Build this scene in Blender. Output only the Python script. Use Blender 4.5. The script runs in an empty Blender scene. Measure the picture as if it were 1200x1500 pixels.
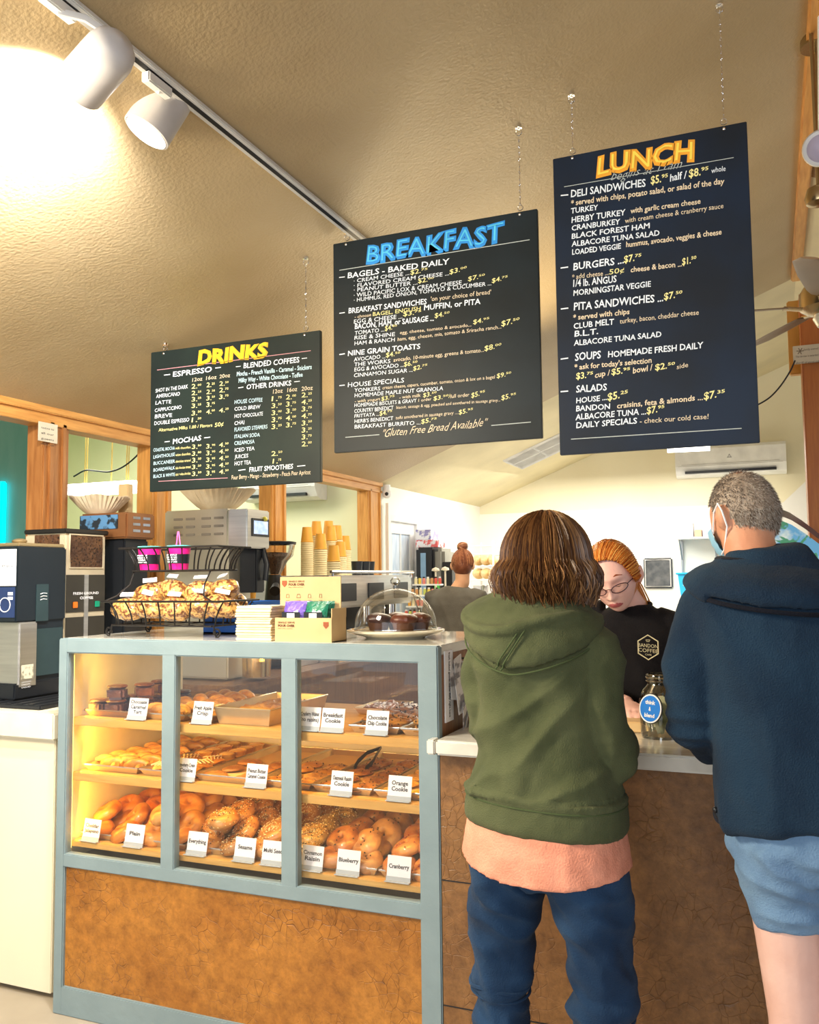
import bpy, bmesh, math, random
from mathutils import Vector, Matrix, noise, Euler
R = math.radians
SC = bpy.context.scene
COL = SC.collection
random.seed(7)

# ------------------------------------------------------------------ camera
EYE = Vector((0, 0, 1.5))
FPX = 1283.0
YAW, PITCH, ROLL = R(22.4), R(4.25), R(0.65)
fw = Vector((-math.sin(YAW)*math.cos(PITCH), math.cos(YAW)*math.cos(PITCH), math.sin(PITCH)))
rt = Vector((math.cos(YAW), math.sin(YAW), 0))
dn = fw.cross(rt)
rt2 = math.cos(ROLL)*rt + math.sin(ROLL)*dn
dn2 = -math.sin(ROLL)*rt + math.cos(ROLL)*dn
cam = bpy.data.cameras.new('camera')
camo = bpy.data.objects.new('camera', cam)
COL.objects.link(camo)
cam.sensor_fit = 'VERTICAL'
cam.sensor_height = 36.0
cam.lens = FPX/1500*36.0
cam.clip_start = 0.02
m3 = Matrix((rt2, -dn2, -fw)).transposed()
camo.matrix_world = Matrix.Translation(EYE) @ m3.to_4x4()
SC.camera = camo

def at(px, py, Y=None, Z=None, X=None):
    """point of the place seen at a pixel of the photograph, at a known depth, height or side"""
    v = fw + rt2*((px-600)/FPX) + dn2*((py-750)/FPX)
    t = Y/v.y if Y is not None else (Z-1.5)/v.z if Z is not None else X/v.x
    return EYE + v*t

# ------------------------------------------------------------------ world and exposure
SC.view_settings.view_transform = 'Standard'
SC.view_settings.look = 'None'
SC.view_settings.gamma = 1.0
SC.view_settings.use_curve_mapping = False
SC.view_settings.exposure = 0.45
W = bpy.data.worlds.new('daylight')
SC.world = W
W.use_nodes = True
bg = W.node_tree.nodes['Background']
bg.inputs[0].default_value = (0.86, 0.93, 1.0, 1)
bg.inputs[1].default_value = 0.58

def area_light(name, loc, target, sx, sy, power, color=(1, 1, 1)):
    l = bpy.data.lights.new(name, 'AREA')
    l.shape = 'RECTANGLE'; l.size = sx; l.size_y = sy; l.energy = power; l.color = color
    o = bpy.data.objects.new(name, l); COL.objects.link(o)
    o.location = loc
    o.rotation_euler = (Vector(target)-Vector(loc)).to_track_quat('-Z', 'Y').to_euler()
    return o
def point_light(name, loc, power, color=(1, 1, 1), r=0.05):
    l = bpy.data.lights.new(name, 'POINT'); l.energy = power; l.color = color; l.shadow_soft_size = r
    o = bpy.data.objects.new(name, l); COL.objects.link(o); o.location = loc
    return o
# daylight from the shop windows behind the photographer
area_light('shop_window_light', (-0.5, -3.2, 1.9), (-0.5, 3, 1.2), 4.5, 2.0, 85, (0.90, 0.95, 1.0))
# unseen warm fills added to model cloth folds and brighten the ceiling slope
area_light('added_fill_light', (-2.2, 0.9, 2.35), (-0.9, 2.1, 0.9), 0.5, 0.5, 62, (1.0, 0.86, 0.64))
area_light('added_fill_light', (-1.3, 4.7, 2.3), (-1.2, 3.6, 3.2), 1.6, 0.6, 16, (1.0, 0.80, 0.48))
# kitchen fluorescent fixtures
area_light('kitchen_light', (-1.4, 7.9, 2.5), (-1.4, 8.0, 0.0), 2.0, 1.6, 75, (1.0, 0.96, 0.86))
area_light('kitchen_light', (-1.9, 5.0, 2.5), (-2.0, 5.4, 0.0), 0.9, 2.0, 30, (1.0, 0.95, 0.84))
area_light('annex_light', (-4.6, 5.2, 2.9), (-4.6, 5.4, 0.0), 1.6, 1.2, 45, (1.0, 0.95, 0.80))

# ------------------------------------------------------------------ materials
MATS = {}
def mat(name, col, rough=0.5, metal=0.0, col2=None, nscale=8.0, detail=4.0, bump=0.0, bscale=40.0,
        emit=None, estr=0.0, coat=0.0, trans=0.0, ior=1.45, stretch=None, spec=0.5, ramp=(0.35, 0.65), sheen=0.0):
    if name in MATS: return MATS[name]
    m = bpy.data.materials.new(name); m.use_nodes = True
    nt = m.node_tree; N = nt.nodes; L = nt.links
    b = N['Principled BSDF']
    b.inputs['Base Color'].default_value = (*col, 1)
    b.inputs['Roughness'].default_value = rough
    b.inputs['Metallic'].default_value = metal
    b.inputs['Coat Weight'].default_value = coat
    b.inputs['Transmission Weight'].default_value = trans
    b.inputs['IOR'].default_value = ior
    b.inputs['Specular IOR Level'].default_value = spec
    b.inputs['Sheen Weight'].default_value = sheen
    if emit:
        b.inputs['Emission Color'].default_value = (*emit, 1); b.inputs['Emission Strength'].default_value = estr
    tc = N.new('ShaderNodeTexCoord'); mp = N.new('ShaderNodeMapping')
    L.new(tc.outputs['Object'], mp.inputs['Vector'])
    if stretch: mp.inputs['Scale'].default_value = stretch
    n = N.new('ShaderNodeTexNoise'); n.inputs['Scale'].default_value = nscale; n.inputs['Detail'].default_value = detail
    L.new(mp.outputs[0], n.inputs['Vector'])
    r = N.new('ShaderNodeValToRGB')
    c2 = col2 if col2 else tuple(c*0.86 for c in col)
    r.color_ramp.elements[0].position = ramp[0]; r.color_ramp.elements[1].position = ramp[1]
    r.color_ramp.elements[0].color = (*c2, 1); r.color_ramp.elements[1].color = (*col, 1)
    L.new(n.outputs['Fac'], r.inputs['Fac']); L.new(r.outputs['Color'], b.inputs['Base Color'])
    if bump > 0:
        n2 = N.new('ShaderNodeTexNoise'); n2.inputs['Scale'].default_value = bscale; n2.inputs['Detail'].default_value = 5
        L.new(mp.outputs[0], n2.inputs['Vector'])
        bp = N.new('ShaderNodeBump'); bp.inputs['Strength'].default_value = bump; bp.inputs['Distance'].default_value = 0.01
        L.new(n2.outputs['Fac'], bp.inputs['Height']); L.new(bp.outputs['Normal'], b.inputs['Normal'])
    MATS[name] = m
    return m

def speckle(name, base, base2, specks, scale=90.0, thr=0.35, rough=0.6, bump=0.5):
    """crust or crumb with seeds: each entry of specks is a colour of seed"""
    if name in MATS: return MATS[name]
    m = mat(name, base, rough, col2=base2, nscale=14, bump=bump, bscale=60)
    nt = m.node_tree; N = nt.nodes; L = nt.links; b = N['Principled BSDF']
    prev = b.inputs['Base Color'].links[0].from_socket
    tc = N.new('ShaderNodeTexCoord')
    for i, c in enumerate(specks):
        v = N.new('ShaderNodeTexVoronoi'); v.inputs['Scale'].default_value = scale*(1+0.23*i)
        mp = N.new('ShaderNodeMapping'); mp.inputs['Location'].default_value = (3.1*i, 1.7*i, 0.4*i)
        mp.inputs['Scale'].default_value = (1, 1, 1.0)
        L.new(tc.outputs['Object'], mp.inputs[0]); L.new(mp.outputs[0], v.inputs['Vector'])
        mt = N.new('ShaderNodeMath'); mt.operation = 'LESS_THAN'; mt.inputs[1].default_value = thr
        L.new(v.outputs['Distance'], mt.inputs[0])
        mx = N.new('ShaderNodeMix'); mx.data_type = 'RGBA'
        L.new(mt.outputs[0], mx.inputs[0]); L.new(prev, mx.inputs[6]); mx.inputs[7].default_value = (*c, 1)
        prev = mx.outputs[2]
    L.new(prev, b.inputs['Base Color'])
    return m

def glass(name, tint=(1, 1, 1), refl=0.12):
    """thin clear sheet: lets light through, mirrors more at a grazing angle"""
    if name in MATS: return MATS[name]
    m = bpy.data.materials.new(name); m.use_nodes = True
    nt = m.node_tree; N = nt.nodes; L = nt.links
    for x in list(N):
        if x.type == 'BSDF_PRINCIPLED': N.remove(x)
    t = N.new('ShaderNodeBsdfTransparent'); t.inputs[0].default_value = (*tint, 1)
    g = N.new('ShaderNodeBsdfGlossy'); g.inputs['Roughness'].default_value = 0.02
    f = N.new('ShaderNodeLayerWeight'); f.inputs[0].default_value = 0.25
    mm = N.new('ShaderNodeMath'); mm.operation = 'MULTIPLY_ADD'; mm.inputs[1].default_value = refl*4; mm.inputs[2].default_value = refl*0.35
    mix = N.new('ShaderNodeMixShader')
    L.new(f.outputs['Fresnel'], mm.inputs[0]); L.new(mm.outputs[0], mix.inputs[0])
    L.new(t.outputs[0], mix.inputs[1]); L.new(g.outputs[0], mix.inputs[2])
    L.new(mix.outputs[0], N['Material Output'].inputs['Surface'])
    MATS[name] = m
    return m

def wood(name, c1, c2, axis=2, rough=0.45, scale=7.0):
    s = [9.0, 9.0, 9.0]; s[axis] = 0.8
    return mat(name, c1, rough, col2=c2, nscale=scale, detail=8, bump=0.15, bscale=14, stretch=tuple(s), ramp=(0.3, 0.7))

def fabric(name, c, c2=None, rough=0.9, nscale=6.0, bump=0.35, bscale=220.0):
    return mat(name, c, rough, col2=c2, nscale=nscale, bump=bump, bscale=bscale, spec=0.15, sheen=0.04)

# ------------------------------------------------------------------ mesh builder
class MB:
    def __init__(s): s.v = []; s.f = []; s.mi = []; s.cur = 0
    def add(s, vs, fs, M=None):
        o = len(s.v)
        s.v += [(M @ Vector(v)) if M is not None else Vector(v) for v in vs]
        s.f += [tuple(i+o for i in f) for f in fs]
        s.mi += [s.cur]*len(fs)
        return s
    def box(s, x0, x1, y0, y1, z0, z1, M=None, c=0.0):
        if c <= 0:
            vs = [(x, y, z) for z in (z0, z1) for y in (y0, y1) for x in (x0, x1)]
            return s.add(vs, [(0, 2, 3, 1), (4, 5, 7, 6), (0, 1, 5, 4), (2, 6, 7, 3), (0, 4, 6, 2), (1, 3, 7, 5)], M)
        bm = bmesh.new(); bmesh.ops.create_cube(bm, size=1.0)
        for v in bm.verts:
            v.co = Vector(((x0+x1)/2+v.co.x*(x1-x0), (y0+y1)/2+v.co.y*(y1-y0), (z0+z1)/2+v.co.z*(z1-z0)))
        bmesh.ops.bevel(bm, geom=bm.edges[:], offset=c, segments=2, affect='EDGES')
        bm.verts.index_update()
        s.add([v.co.copy() for v in bm.verts], [tuple(v.index for v in f.verts) for f in bm.faces], M)
        bm.free(); return s
    def cbox(s, c, sx, sy, sz, M=None, b=0.0):
        return s.box(c[0]-sx/2, c[0]+sx/2, c[1]-sy/2, c[1]+sy/2, c[2]-sz/2, c[2]+sz/2, M, b)
    def lathe(s, prof, c=(0, 0, 0), n=24, M=None, cap=True):
        vs = []; fs = []
        for r, z in prof:
            for i in range(n):
                a = 2*math.pi*i/n; vs.append((c[0]+r*math.cos(a), c[1]+r*math.sin(a), c[2]+z))
        for k in range(len(prof)-1):
            for i in range(n):
                j = (i+1) % n; fs.append((k*n+i, k*n+j, (k+1)*n+j, (k+1)*n+i))
        if cap:
            fs.append(tuple(range(n-1, -1, -1))); fs.append(tuple((len(prof)-1)*n+i for i in range(n)))
        return s.add(vs, fs, M)
    def cyl(s, c, r, h, n=20, M=None, r2=None):
        return s.lathe([(r, 0), (r if r2 is None else r2, h)], c, n, M)
    def ball(s, c, rad, u=20, w=14, M=None, fn=None):
        if not hasattr(rad, '__len__'): rad = (rad, rad, rad)
        vs = [Vector((0, 0, -1))]; fs = []
        for k in range(1, w):
            t = -math.pi/2+math.pi*k/w
            for i in range(u):
                a = 2*math.pi*i/u; vs.append(Vector((math.cos(t)*math.cos(a), math.cos(t)*math.sin(a), math.sin(t))))
        vs.append(Vector((0, 0, 1)))
        for i in range(u):
            fs.append((0, 1+(i+1) % u, 1+i)); T = len(vs)-1; b0 = 1+(w-2)*u
            fs.append((T, b0+i, b0+(i+1) % u))
        for k in range(w-2):
            for i in range(u):
                j = (i+1) % u; fs.append((1+k*u+i, 1+k*u+j, 1+(k+1)*u+j, 1+(k+1)*u+i))
        out = []
        for v in vs:
            p = Vector((v.x*rad[0], v.y*rad[1], v.z*rad[2]))
            if fn: p = fn(p, v)
            out.append(p+Vector(c))
        return s.add(out, fs, M)
    def tube(s, pts, rad, n=8, closed=False, side=None, caps=True):
        """rad: number, or per point number / (a, b); side: direction of the first half-axis"""
        pts = [Vector(p) for p in pts]; m = len(pts); vs = []; fs = []
        def rr(i):
            r = rad[i] if isinstance(rad, list) else rad
            return (r[0], r[1]) if hasattr(r, '__len__') else (r, r)
        prevU = Vector(side) if side else None
        for i, p in enumerate(pts):
            if closed: t = pts[(i+1) % m]-pts[i-1]
            else: t = pts[min(i+1, m-1)]-pts[max(i-1, 0)]
            if t.length < 1e-9: t = Vector((0, 0, 1))
            t.normalize()
            if side: U = Vector(side)
            else: U = prevU if prevU is not None else (Vector((0, 0, 1)) if abs(t.z) < 0.9 else Vector((1, 0, 0)))
            U = U - t*U.dot(t)
            if U.length < 1e-6: U = t.orthogonal()
            U.normalize(); V = t.cross(U); prevU = U
            a, b = rr(i)
            for k in range(n):
                an = 2*math.pi*k/n; vs.append(p+U*(a*math.cos(an))+V*(b*math.sin(an)))
        for i in range(m if closed else m-1):
            i2 = (i+1) % m
            for k in range(n):
                k2 = (k+1) % n; fs.append((i*n+k, i*n+k2, i2*n+k2, i2*n+k))
        if not closed and caps:
            fs.append(tuple(range(n-1, -1, -1))); fs.append(tuple((m-1)*n+k for k in range(n)))
        return s.add(vs, fs)
    def prism(s, poly, y0, y1, M=None):
        """polygon in x,z pushed from y0 to y1"""
        n = len(poly)
        vs = [(x, y0, z) for x, z in poly]+[(x, y1, z) for x, z in poly]
        fs = [tuple(range(n)), tuple(range(2*n-1, n-1, -1))]+[(i, i+n, (i+1) % n+n, (i+1) % n) for i in range(n)]
        return s.add(vs, fs, M)
    def torus(s, c, Rr, r, nu=24, nv=10, M=None, sz=1.0):
        vs = []; fs = []
        for i in range(nu):
            a = 2*math.pi*i/nu
            for j in range(nv):
                b = 2*math.pi*j/nv; q = Rr+r*math.cos(b)
                vs.append((c[0]+q*math.cos(a), c[1]+q*math.sin(a), c[2]+r*sz*math.sin(b)))
        for i in range(nu):
            for j in range(nv):
                fs.append((i*nv+j, ((i+1) % nu)*nv+j, ((i+1) % nu)*nv+(j+1) % nv, i*nv+(j+1) % nv))
        return s.add(vs, fs, M)
    def build(s, name, m=None, parent=None, smooth=35, world=True, fix=True):
        me = bpy.data.meshes.new(name)
        vs = s.v
        if parent is not None and world:
            inv = Mw(parent).inverted(); vs = [inv @ v for v in vs]
        me.from_pydata([tuple(v) for v in vs], [], s.f)
        if fix:
            bm = bmesh.new(); bm.from_mesh(me); bmesh.ops.recalc_face_normals(bm, faces=bm.faces[:]); bm.to_mesh(me); bm.free()
        ms = m if isinstance(m, (list, tuple)) else [m]
        for x in ms:
            if x: me.materials.append(x)
        if len(ms) > 1: me.polygons.foreach_set('material_index', s.mi)
        if smooth:
            me.polygons.foreach_set('use_smooth', [True]*len(me.polygons))
            if smooth < 170: me.set_sharp_from_angle(angle=R(smooth))
        me.update()
        o = bpy.data.objects.new(name, me); COL.objects.link(o)
        if parent is not None: o.parent = parent
        return o

def Mw(o):
    m = Matrix.LocRotScale(o.location, o.rotation_euler, o.scale)
    return Mw(o.parent) @ m if o.parent else m

def tag(o, label=None, cat=None, group=None, kind=None):
    if label: o['label'] = label
    if cat: o['category'] = cat
    if group: o['group'] = group
    if kind: o['kind'] = kind
    return o
def thing(name, label, cat, loc=(0, 0, 0), rot=(0, 0, 0), group=None):
    o = bpy.data.objects.new(name, None); COL.objects.link(o)
    o.empty_display_size = 0.05
    o.location = loc; o.rotation_euler = rot if hasattr(rot, '__len__') else (0, 0, rot)
    return tag(o, label, cat, group)
def dup(root, loc, rot=None, label=None, group=None, scale=None):
    r = root.copy(); COL.objects.link(r); r.location = loc
    if rot is not None: r.rotation_euler = rot if hasattr(rot, '__len__') else (0, 0, rot)
    if scale: r.scale = scale
    if label: r['label'] = label
    if group: r['group'] = group
    for ch in list(root.children):
        c = ch.copy(); COL.objects.link(c); c.parent = r
        for g in list(ch.children):
            d = g.copy(); COL.objects.link(d); d.parent = c
    return r
def struct(o): o['kind'] = 'structure'; return o

def text_geo(s, w, h, bold=0.0, shear=0.0, wob=0.0):
    """flat lettering as vertices and faces in x,y with its baseline at y=0, w wide, capitals h high"""
    cu = bpy.data.curves.new('t', 'FONT'); cu.body = s; cu.size = 1.0; cu.offset = bold; cu.shear = shear
    cu.resolution_u = 2
    ob = bpy.data.objects.new('t', cu); COL.objects.link(ob)
    dg = bpy.context.evaluated_depsgraph_get()
    me = bpy.data.meshes.new_from_object(ob.evaluated_get(dg))
    vs = [v.co.copy() for v in me.vertices]; fs = [tuple(p.vertices) for p in me.polygons]
    bpy.data.objects.remove(ob); bpy.data.curves.remove(cu); bpy.data.meshes.remove(me)
    if not vs: return [], []
    x0 = min(v.x for v in vs); x1 = max(v.x for v in vs)
    sx = w/(x1-x0); sy = h/0.729
    out = []
    for v in vs:
        x = (v.x-x0)*sx; y = v.y*sy
        if wob: 
            q = noise.noise(Vector((x*9/h*0.05+len(s), 0.3, 0)))
            y = y*(1+wob*1.6*q)+wob*h*math.sin(x/h*2.3+len(s)); x += wob*0.7*(y)*math.sin(x/h*3.1+1)
        out.append((x, y))
    return out, fs
def letters(mb, s, org, ux, uy, w, h, **k):
    """write s on a plane: org is the left end of the baseline"""
    vs, fs = text_geo(s, w, h, **k)
    ux = Vector(ux); uy = Vector(uy); org = Vector(org)
    mb.add([org+ux*x+uy*y for x, y in vs], fs)

def sm(pts, n=6):
    """a smooth curve through points"""
    P = [Vector(p) for p in pts]; P = [P[0]*2-P[1]]+P+[P[-1]*2-P[-2]]; out = []
    for i in range(1, len(P)-2):
        for k in range(n):
            t = k/n; a, b, c, d = P[i-1:i+3]
            out.append(0.5*((2*b)+(c-a)*t+(2*a-5*b+4*c-d)*t*t+(3*b-a-3*c+d)*t**3))
    return out+[P[-2]]
def remesh(name, mb, m, parent=None, voxel=0.006, smooth_it=4, disp=None, matfn=None, smooth_f=0.5):
    """fuse closed pieces into one continuous skin"""
    me = bpy.data.meshes.new(name); me.from_pydata([tuple(v) for v in mb.v], [], mb.f)
    bm = bmesh.new(); bm.from_mesh(me); bmesh.ops.recalc_face_normals(bm, faces=bm.faces[:])
    bm.to_mesh(me); bm.free()
    ob = bpy.data.objects.new(name, me); COL.objects.link(ob)
    md = ob.modifiers.new('r', 'REMESH'); md.mode = 'VOXEL'; md.voxel_size = voxel
    if smooth_it:
        sm = ob.modifiers.new('s', 'SMOOTH'); sm.iterations = smooth_it; sm.factor = smooth_f
    dg = bpy.context.evaluated_depsgraph_get()
    me2 = bpy.data.meshes.new_from_object(ob.evaluated_get(dg))
    bpy.data.objects.remove(ob)
    if disp:
        ns = [v.normal.copy() for v in me2.vertices]
        for v, n in zip(me2.vertices, ns): v.co = v.co + n*disp(v.co, n)
    me2.materials.clear()
    ms = m if isinstance(m, (list, tuple)) else [m]
    for x in ms: me2.materials.append(x)
    if matfn:
        for p in me2.polygons: p.material_index = matfn(p.center)
    else:
        me2.polygons.foreach_set('material_index', [0]*len(me2.polygons))
    me2.polygons.foreach_set('use_smooth', [True]*len(me2.polygons))
    o = bpy.data.objects.new(name, me2)
    if parent is not None:
        inv = Mw(parent).inverted()
        me2.transform(inv); o.parent = parent
    me2.update(); COL.objects.link(o)
    return o

# ------------------------------------------------------------------ common materials
M_ceil = mat('ceiling_tan', (0.54, 0.42, 0.25), 0.42, col2=(0.46, 0.345, 0.19), nscale=1.6, bump=0.28, bscale=85, spec=0.4)
M_kceil = mat('kitchen_ceiling', (0.80, 0.70, 0.44), 0.6, nscale=2, bump=0.2, bscale=60)
M_brown = mat('brown_ceiling', (0.42, 0.22, 0.06), 0.5, col2=(0.30, 0.15, 0.04), nscale=9, bump=0.6, bscale=50)
M_white = mat('white_wall', (0.90, 0.88, 0.80), 0.6, col2=(0.86, 0.84, 0.76), nscale=2)
M_cream = mat('cream_wall', (0.86, 0.80, 0.60), 0.6, col2=(0.82, 0.75, 0.54), nscale=1.5, bump=0.1)
M_annex = mat('annex_wall', (0.82, 0.82, 0.56), 0.6, col2=(0.78, 0.77, 0.50), nscale=1.5)
M_fir = wood('fir_wood', (0.72, 0.36, 0.09), (0.50, 0.21, 0.04), 2)
M_firy = wood('fir_trim', (0.72, 0.37, 0.10), (0.52, 0.23, 0.05), 1)
M_post = wood('orange_post', (0.56, 0.19, 0.03), (0.45, 0.13, 0.02), 2)
M_black = mat('black_plastic', (0.012, 0.014, 0.018), 0.35, nscale=5)
M_dark = mat('dark_metal', (0.02, 0.018, 0.016), 0.4, metal=0.3)
M_steel = mat('brushed_steel', (0.72, 0.70, 0.66), 0.28, metal=0.9, col2=(0.62, 0.60, 0.57), nscale=3, stretch=(1, 1, 20))
M_chrome = mat('chrome', (0.85, 0.85, 0.85), 0.1, metal=1.0)
M_whitep = mat('white_plastic', (0.86, 0.86, 0.84), 0.35)
M_paper = mat('paper_white', (0.86, 0.87, 0.90), 0.7, col2=(0.82, 0.84, 0.88))
M_ink = mat('black_ink', (0.015, 0.015, 0.02), 0.7)
M_glass = glass('clear_glass')
M_dome = glass('dome_glass', (0.97, 0.97, 0.95), 0.2)

# ------------------------------------------------------------------ room
XW, ZW, SL, XR = -3.0, 2.277, 0.4, 0.235       # left wall, its height, roof slope, ridge
YS, YB = 6.6, 9.35                             # end of the wooden screen, kitchen back wall
def zc(x): return ZW+SL*(x-XW) if x <= XR else ZW+SL*(XR-XW)-SL*(x-XR)
b = MB(); b.box(-6.6, 3.6, -4, YB+0.1, -0.06, 0)
struct(b.build('floor', mat('floor_tile', (0.42, 0.36, 0.28), 0.45, col2=(0.34, 0.29, 0.22), nscale=3)))
def slope(name, x0, x1, y0, y1, m):
    b = MB()
    b.prism([(x0, zc(x0)), (x1, zc(x1)), (x1, zc(x1)+0.08), (x0, zc(x0)+0.08)], y0, y1)
    return struct(b.build(name, m, smooth=0))
slope('ceiling', XW-0.1, XR, -2.2, YS, M_ceil)
slope('ceiling', XW-0.1, XR, YS, YB+0.1, M_kceil)
slope('ceiling', XR, 3.5, -2.2, 4.9, M_brown)
slope('ceiling', XR, 3.5, 4.9, YB+0.1, M_kceil)
b = MB(); b.box(XR-0.035, XR+0.03, -2.2, 6.55, zc(XR)-0.05, zc(XR)+0.01, c=0.008)
struct(b.build('trim_1', M_firy))
# back wall: cream gable above a white lower part with a cap line
b = MB(); b.prism([(XW-0.1, 0), (3.5, 0), (3.5, zc(3.5)), (XR, zc(XR)), (XW-0.1, zc(XW-0.1))], YB, YB+0.1)
bw = struct(b.build('wall_back', M_cream, smooth=0))
b = MB(); b.box(XW, 3.5, YB-0.015, YB, 0, 2.19)
b.build('wall_panel', M_white, bw, smooth=0)
# left wall beyond the wooden screen
b = MB(); b.box(XW-0.1, XW, YS+0.06, 6.75, 0, ZW-0.001); b.box(XW-0.1, XW, 7.46, YB, 0, ZW-0.001); b.box(XW-0.1, XW, 6.75, 7.46, 2.03, ZW-0.001)
struct(b.build('wall_left', M_white, smooth=0))
# wooden screen: sill wall, header and posts
b = MB(); b.box(XW-0.08, XW-0.01, 3.14, YS, 0, 0.98)
struct(b.build('wall_screen', M_cream, smooth=0))
b = MB(); b.box(XW-0.09, XW+0.0, -2.2, YS+0.06, ZW-0.06, ZW+0.03); b.box(XW-0.09, XW+0.02, -2.2, YS+0.06, ZW-0.022, ZW+0.02, c=0.004); b.box(XW-0.09, XW+0.012, -2.2, YS+0.06, ZW-0.075, ZW-0.055, c=0.003)
struct(b.build('trim_2', M_firy))
k = 3
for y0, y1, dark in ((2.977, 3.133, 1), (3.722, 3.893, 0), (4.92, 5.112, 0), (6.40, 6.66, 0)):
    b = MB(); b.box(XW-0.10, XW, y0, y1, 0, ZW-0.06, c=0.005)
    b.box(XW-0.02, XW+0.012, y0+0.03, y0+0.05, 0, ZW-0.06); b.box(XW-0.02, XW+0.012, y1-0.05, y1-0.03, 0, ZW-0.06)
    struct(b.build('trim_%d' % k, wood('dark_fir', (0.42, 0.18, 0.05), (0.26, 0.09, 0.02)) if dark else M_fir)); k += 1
b = MB(); b.box(-2.965, -2.94, YS+0.07, YS+0.12, 0, 2.12); struct(b.build('trim_%d' % k, M_white)); k += 1
# annex behind the screen
b = MB(); b.box(-6.6, XW-0.1, YS, YS+0.1, 0, 3.4); b.box(-6.7, -6.6, -2.2, YS, 0, 3.4)
struct(b.build('wall_annex', M_annex, smooth=0))
b = MB(); b.box(-6.7, XW-0.1, -2.2, YS+0.1, 3.4, 3.45); struct(b.build('ceiling', M_white, smooth=0))
b = MB(); b.box(-6.6, at(66, 740, Y=4.5).x, 4.5, 4.56, 0, 3.4)
struct(b.build('wall_teal', mat('teal_wall', (0.20, 0.42, 0.32), 0.5, col2=(0.15, 0.37, 0.28), nscale=2.5, stretch=(4, 1, 1)), smooth=0))
# bright back door of the kitchen, with its glass
d = thing('door_1', None, None, (XW, 6.75, 0)); struct(d)
b = MB(); b.box(XW-0.05, XW+0.02, 6.75, 6.80, 0, 2.03, c=0.004); b.box(XW-0.05, XW+0.02, 7.41, 7.46, 0, 2.03, c=0.004); b.box(XW-0.05, XW+0.02, 6.80, 7.41, 1.98, 2.03, c=0.004)
b.build('door_frame', M_whitep, d)
b = MB(); b.box(XW-0.04, XW-0.01, 6.80, 6.90, 0.02, 1.98); b.box(XW-0.04, XW-0.01, 7.31, 7.41, 0.02, 1.98); b.box(XW-0.04, XW-0.01, 6.90, 7.31, 0.02, 0.95); b.box(XW-0.04, XW-0.01, 6.90, 7.31, 1.88, 1.98); b.box(XW-0.035, XW-0.012, 7.09, 7.11, 0.95, 1.88)
b.build('door_leaf', M_whitep, d)
b = MB(); b.box(XW-0.03, XW-0.024, 6.9, 7.31, 0.95, 1.88)
b.build('pane', mat('daylit_pane', (0.72, 0.80, 0.90), 0.3, col2=(0.50, 0.62, 0.76), nscale=6, stretch=(1, 5, 1)), d)  # daylight behind the glass is put into this pale opaque colour
b = MB(); b.ball((XW+0.02, 6.85, 1.0), 0.022); b.build('door_handle', M_chrome, d)
# right hand post and the timber it meets
b = MB(); b.box(0.188, 0.46, 5.0, 5.22, 0, 2.98, c=0.006); struct(b.build('trim_%d' % k, M_post)); k += 1
b = MB(); b.box(at(1157, 548, Y=5.24).x, at(1178, 548, Y=5.24).x, 5.24, 5.30, at(1165, 548, Y=5.24).z, at(1165, 440, Y=5.24).z, c=0.006); struct(b.build('trim_%d' % k, mat('lit_fir', (0.80, 0.48, 0.12), 0.5, col2=(0.70, 0.38, 0.07), nscale=5))); k += 1
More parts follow.
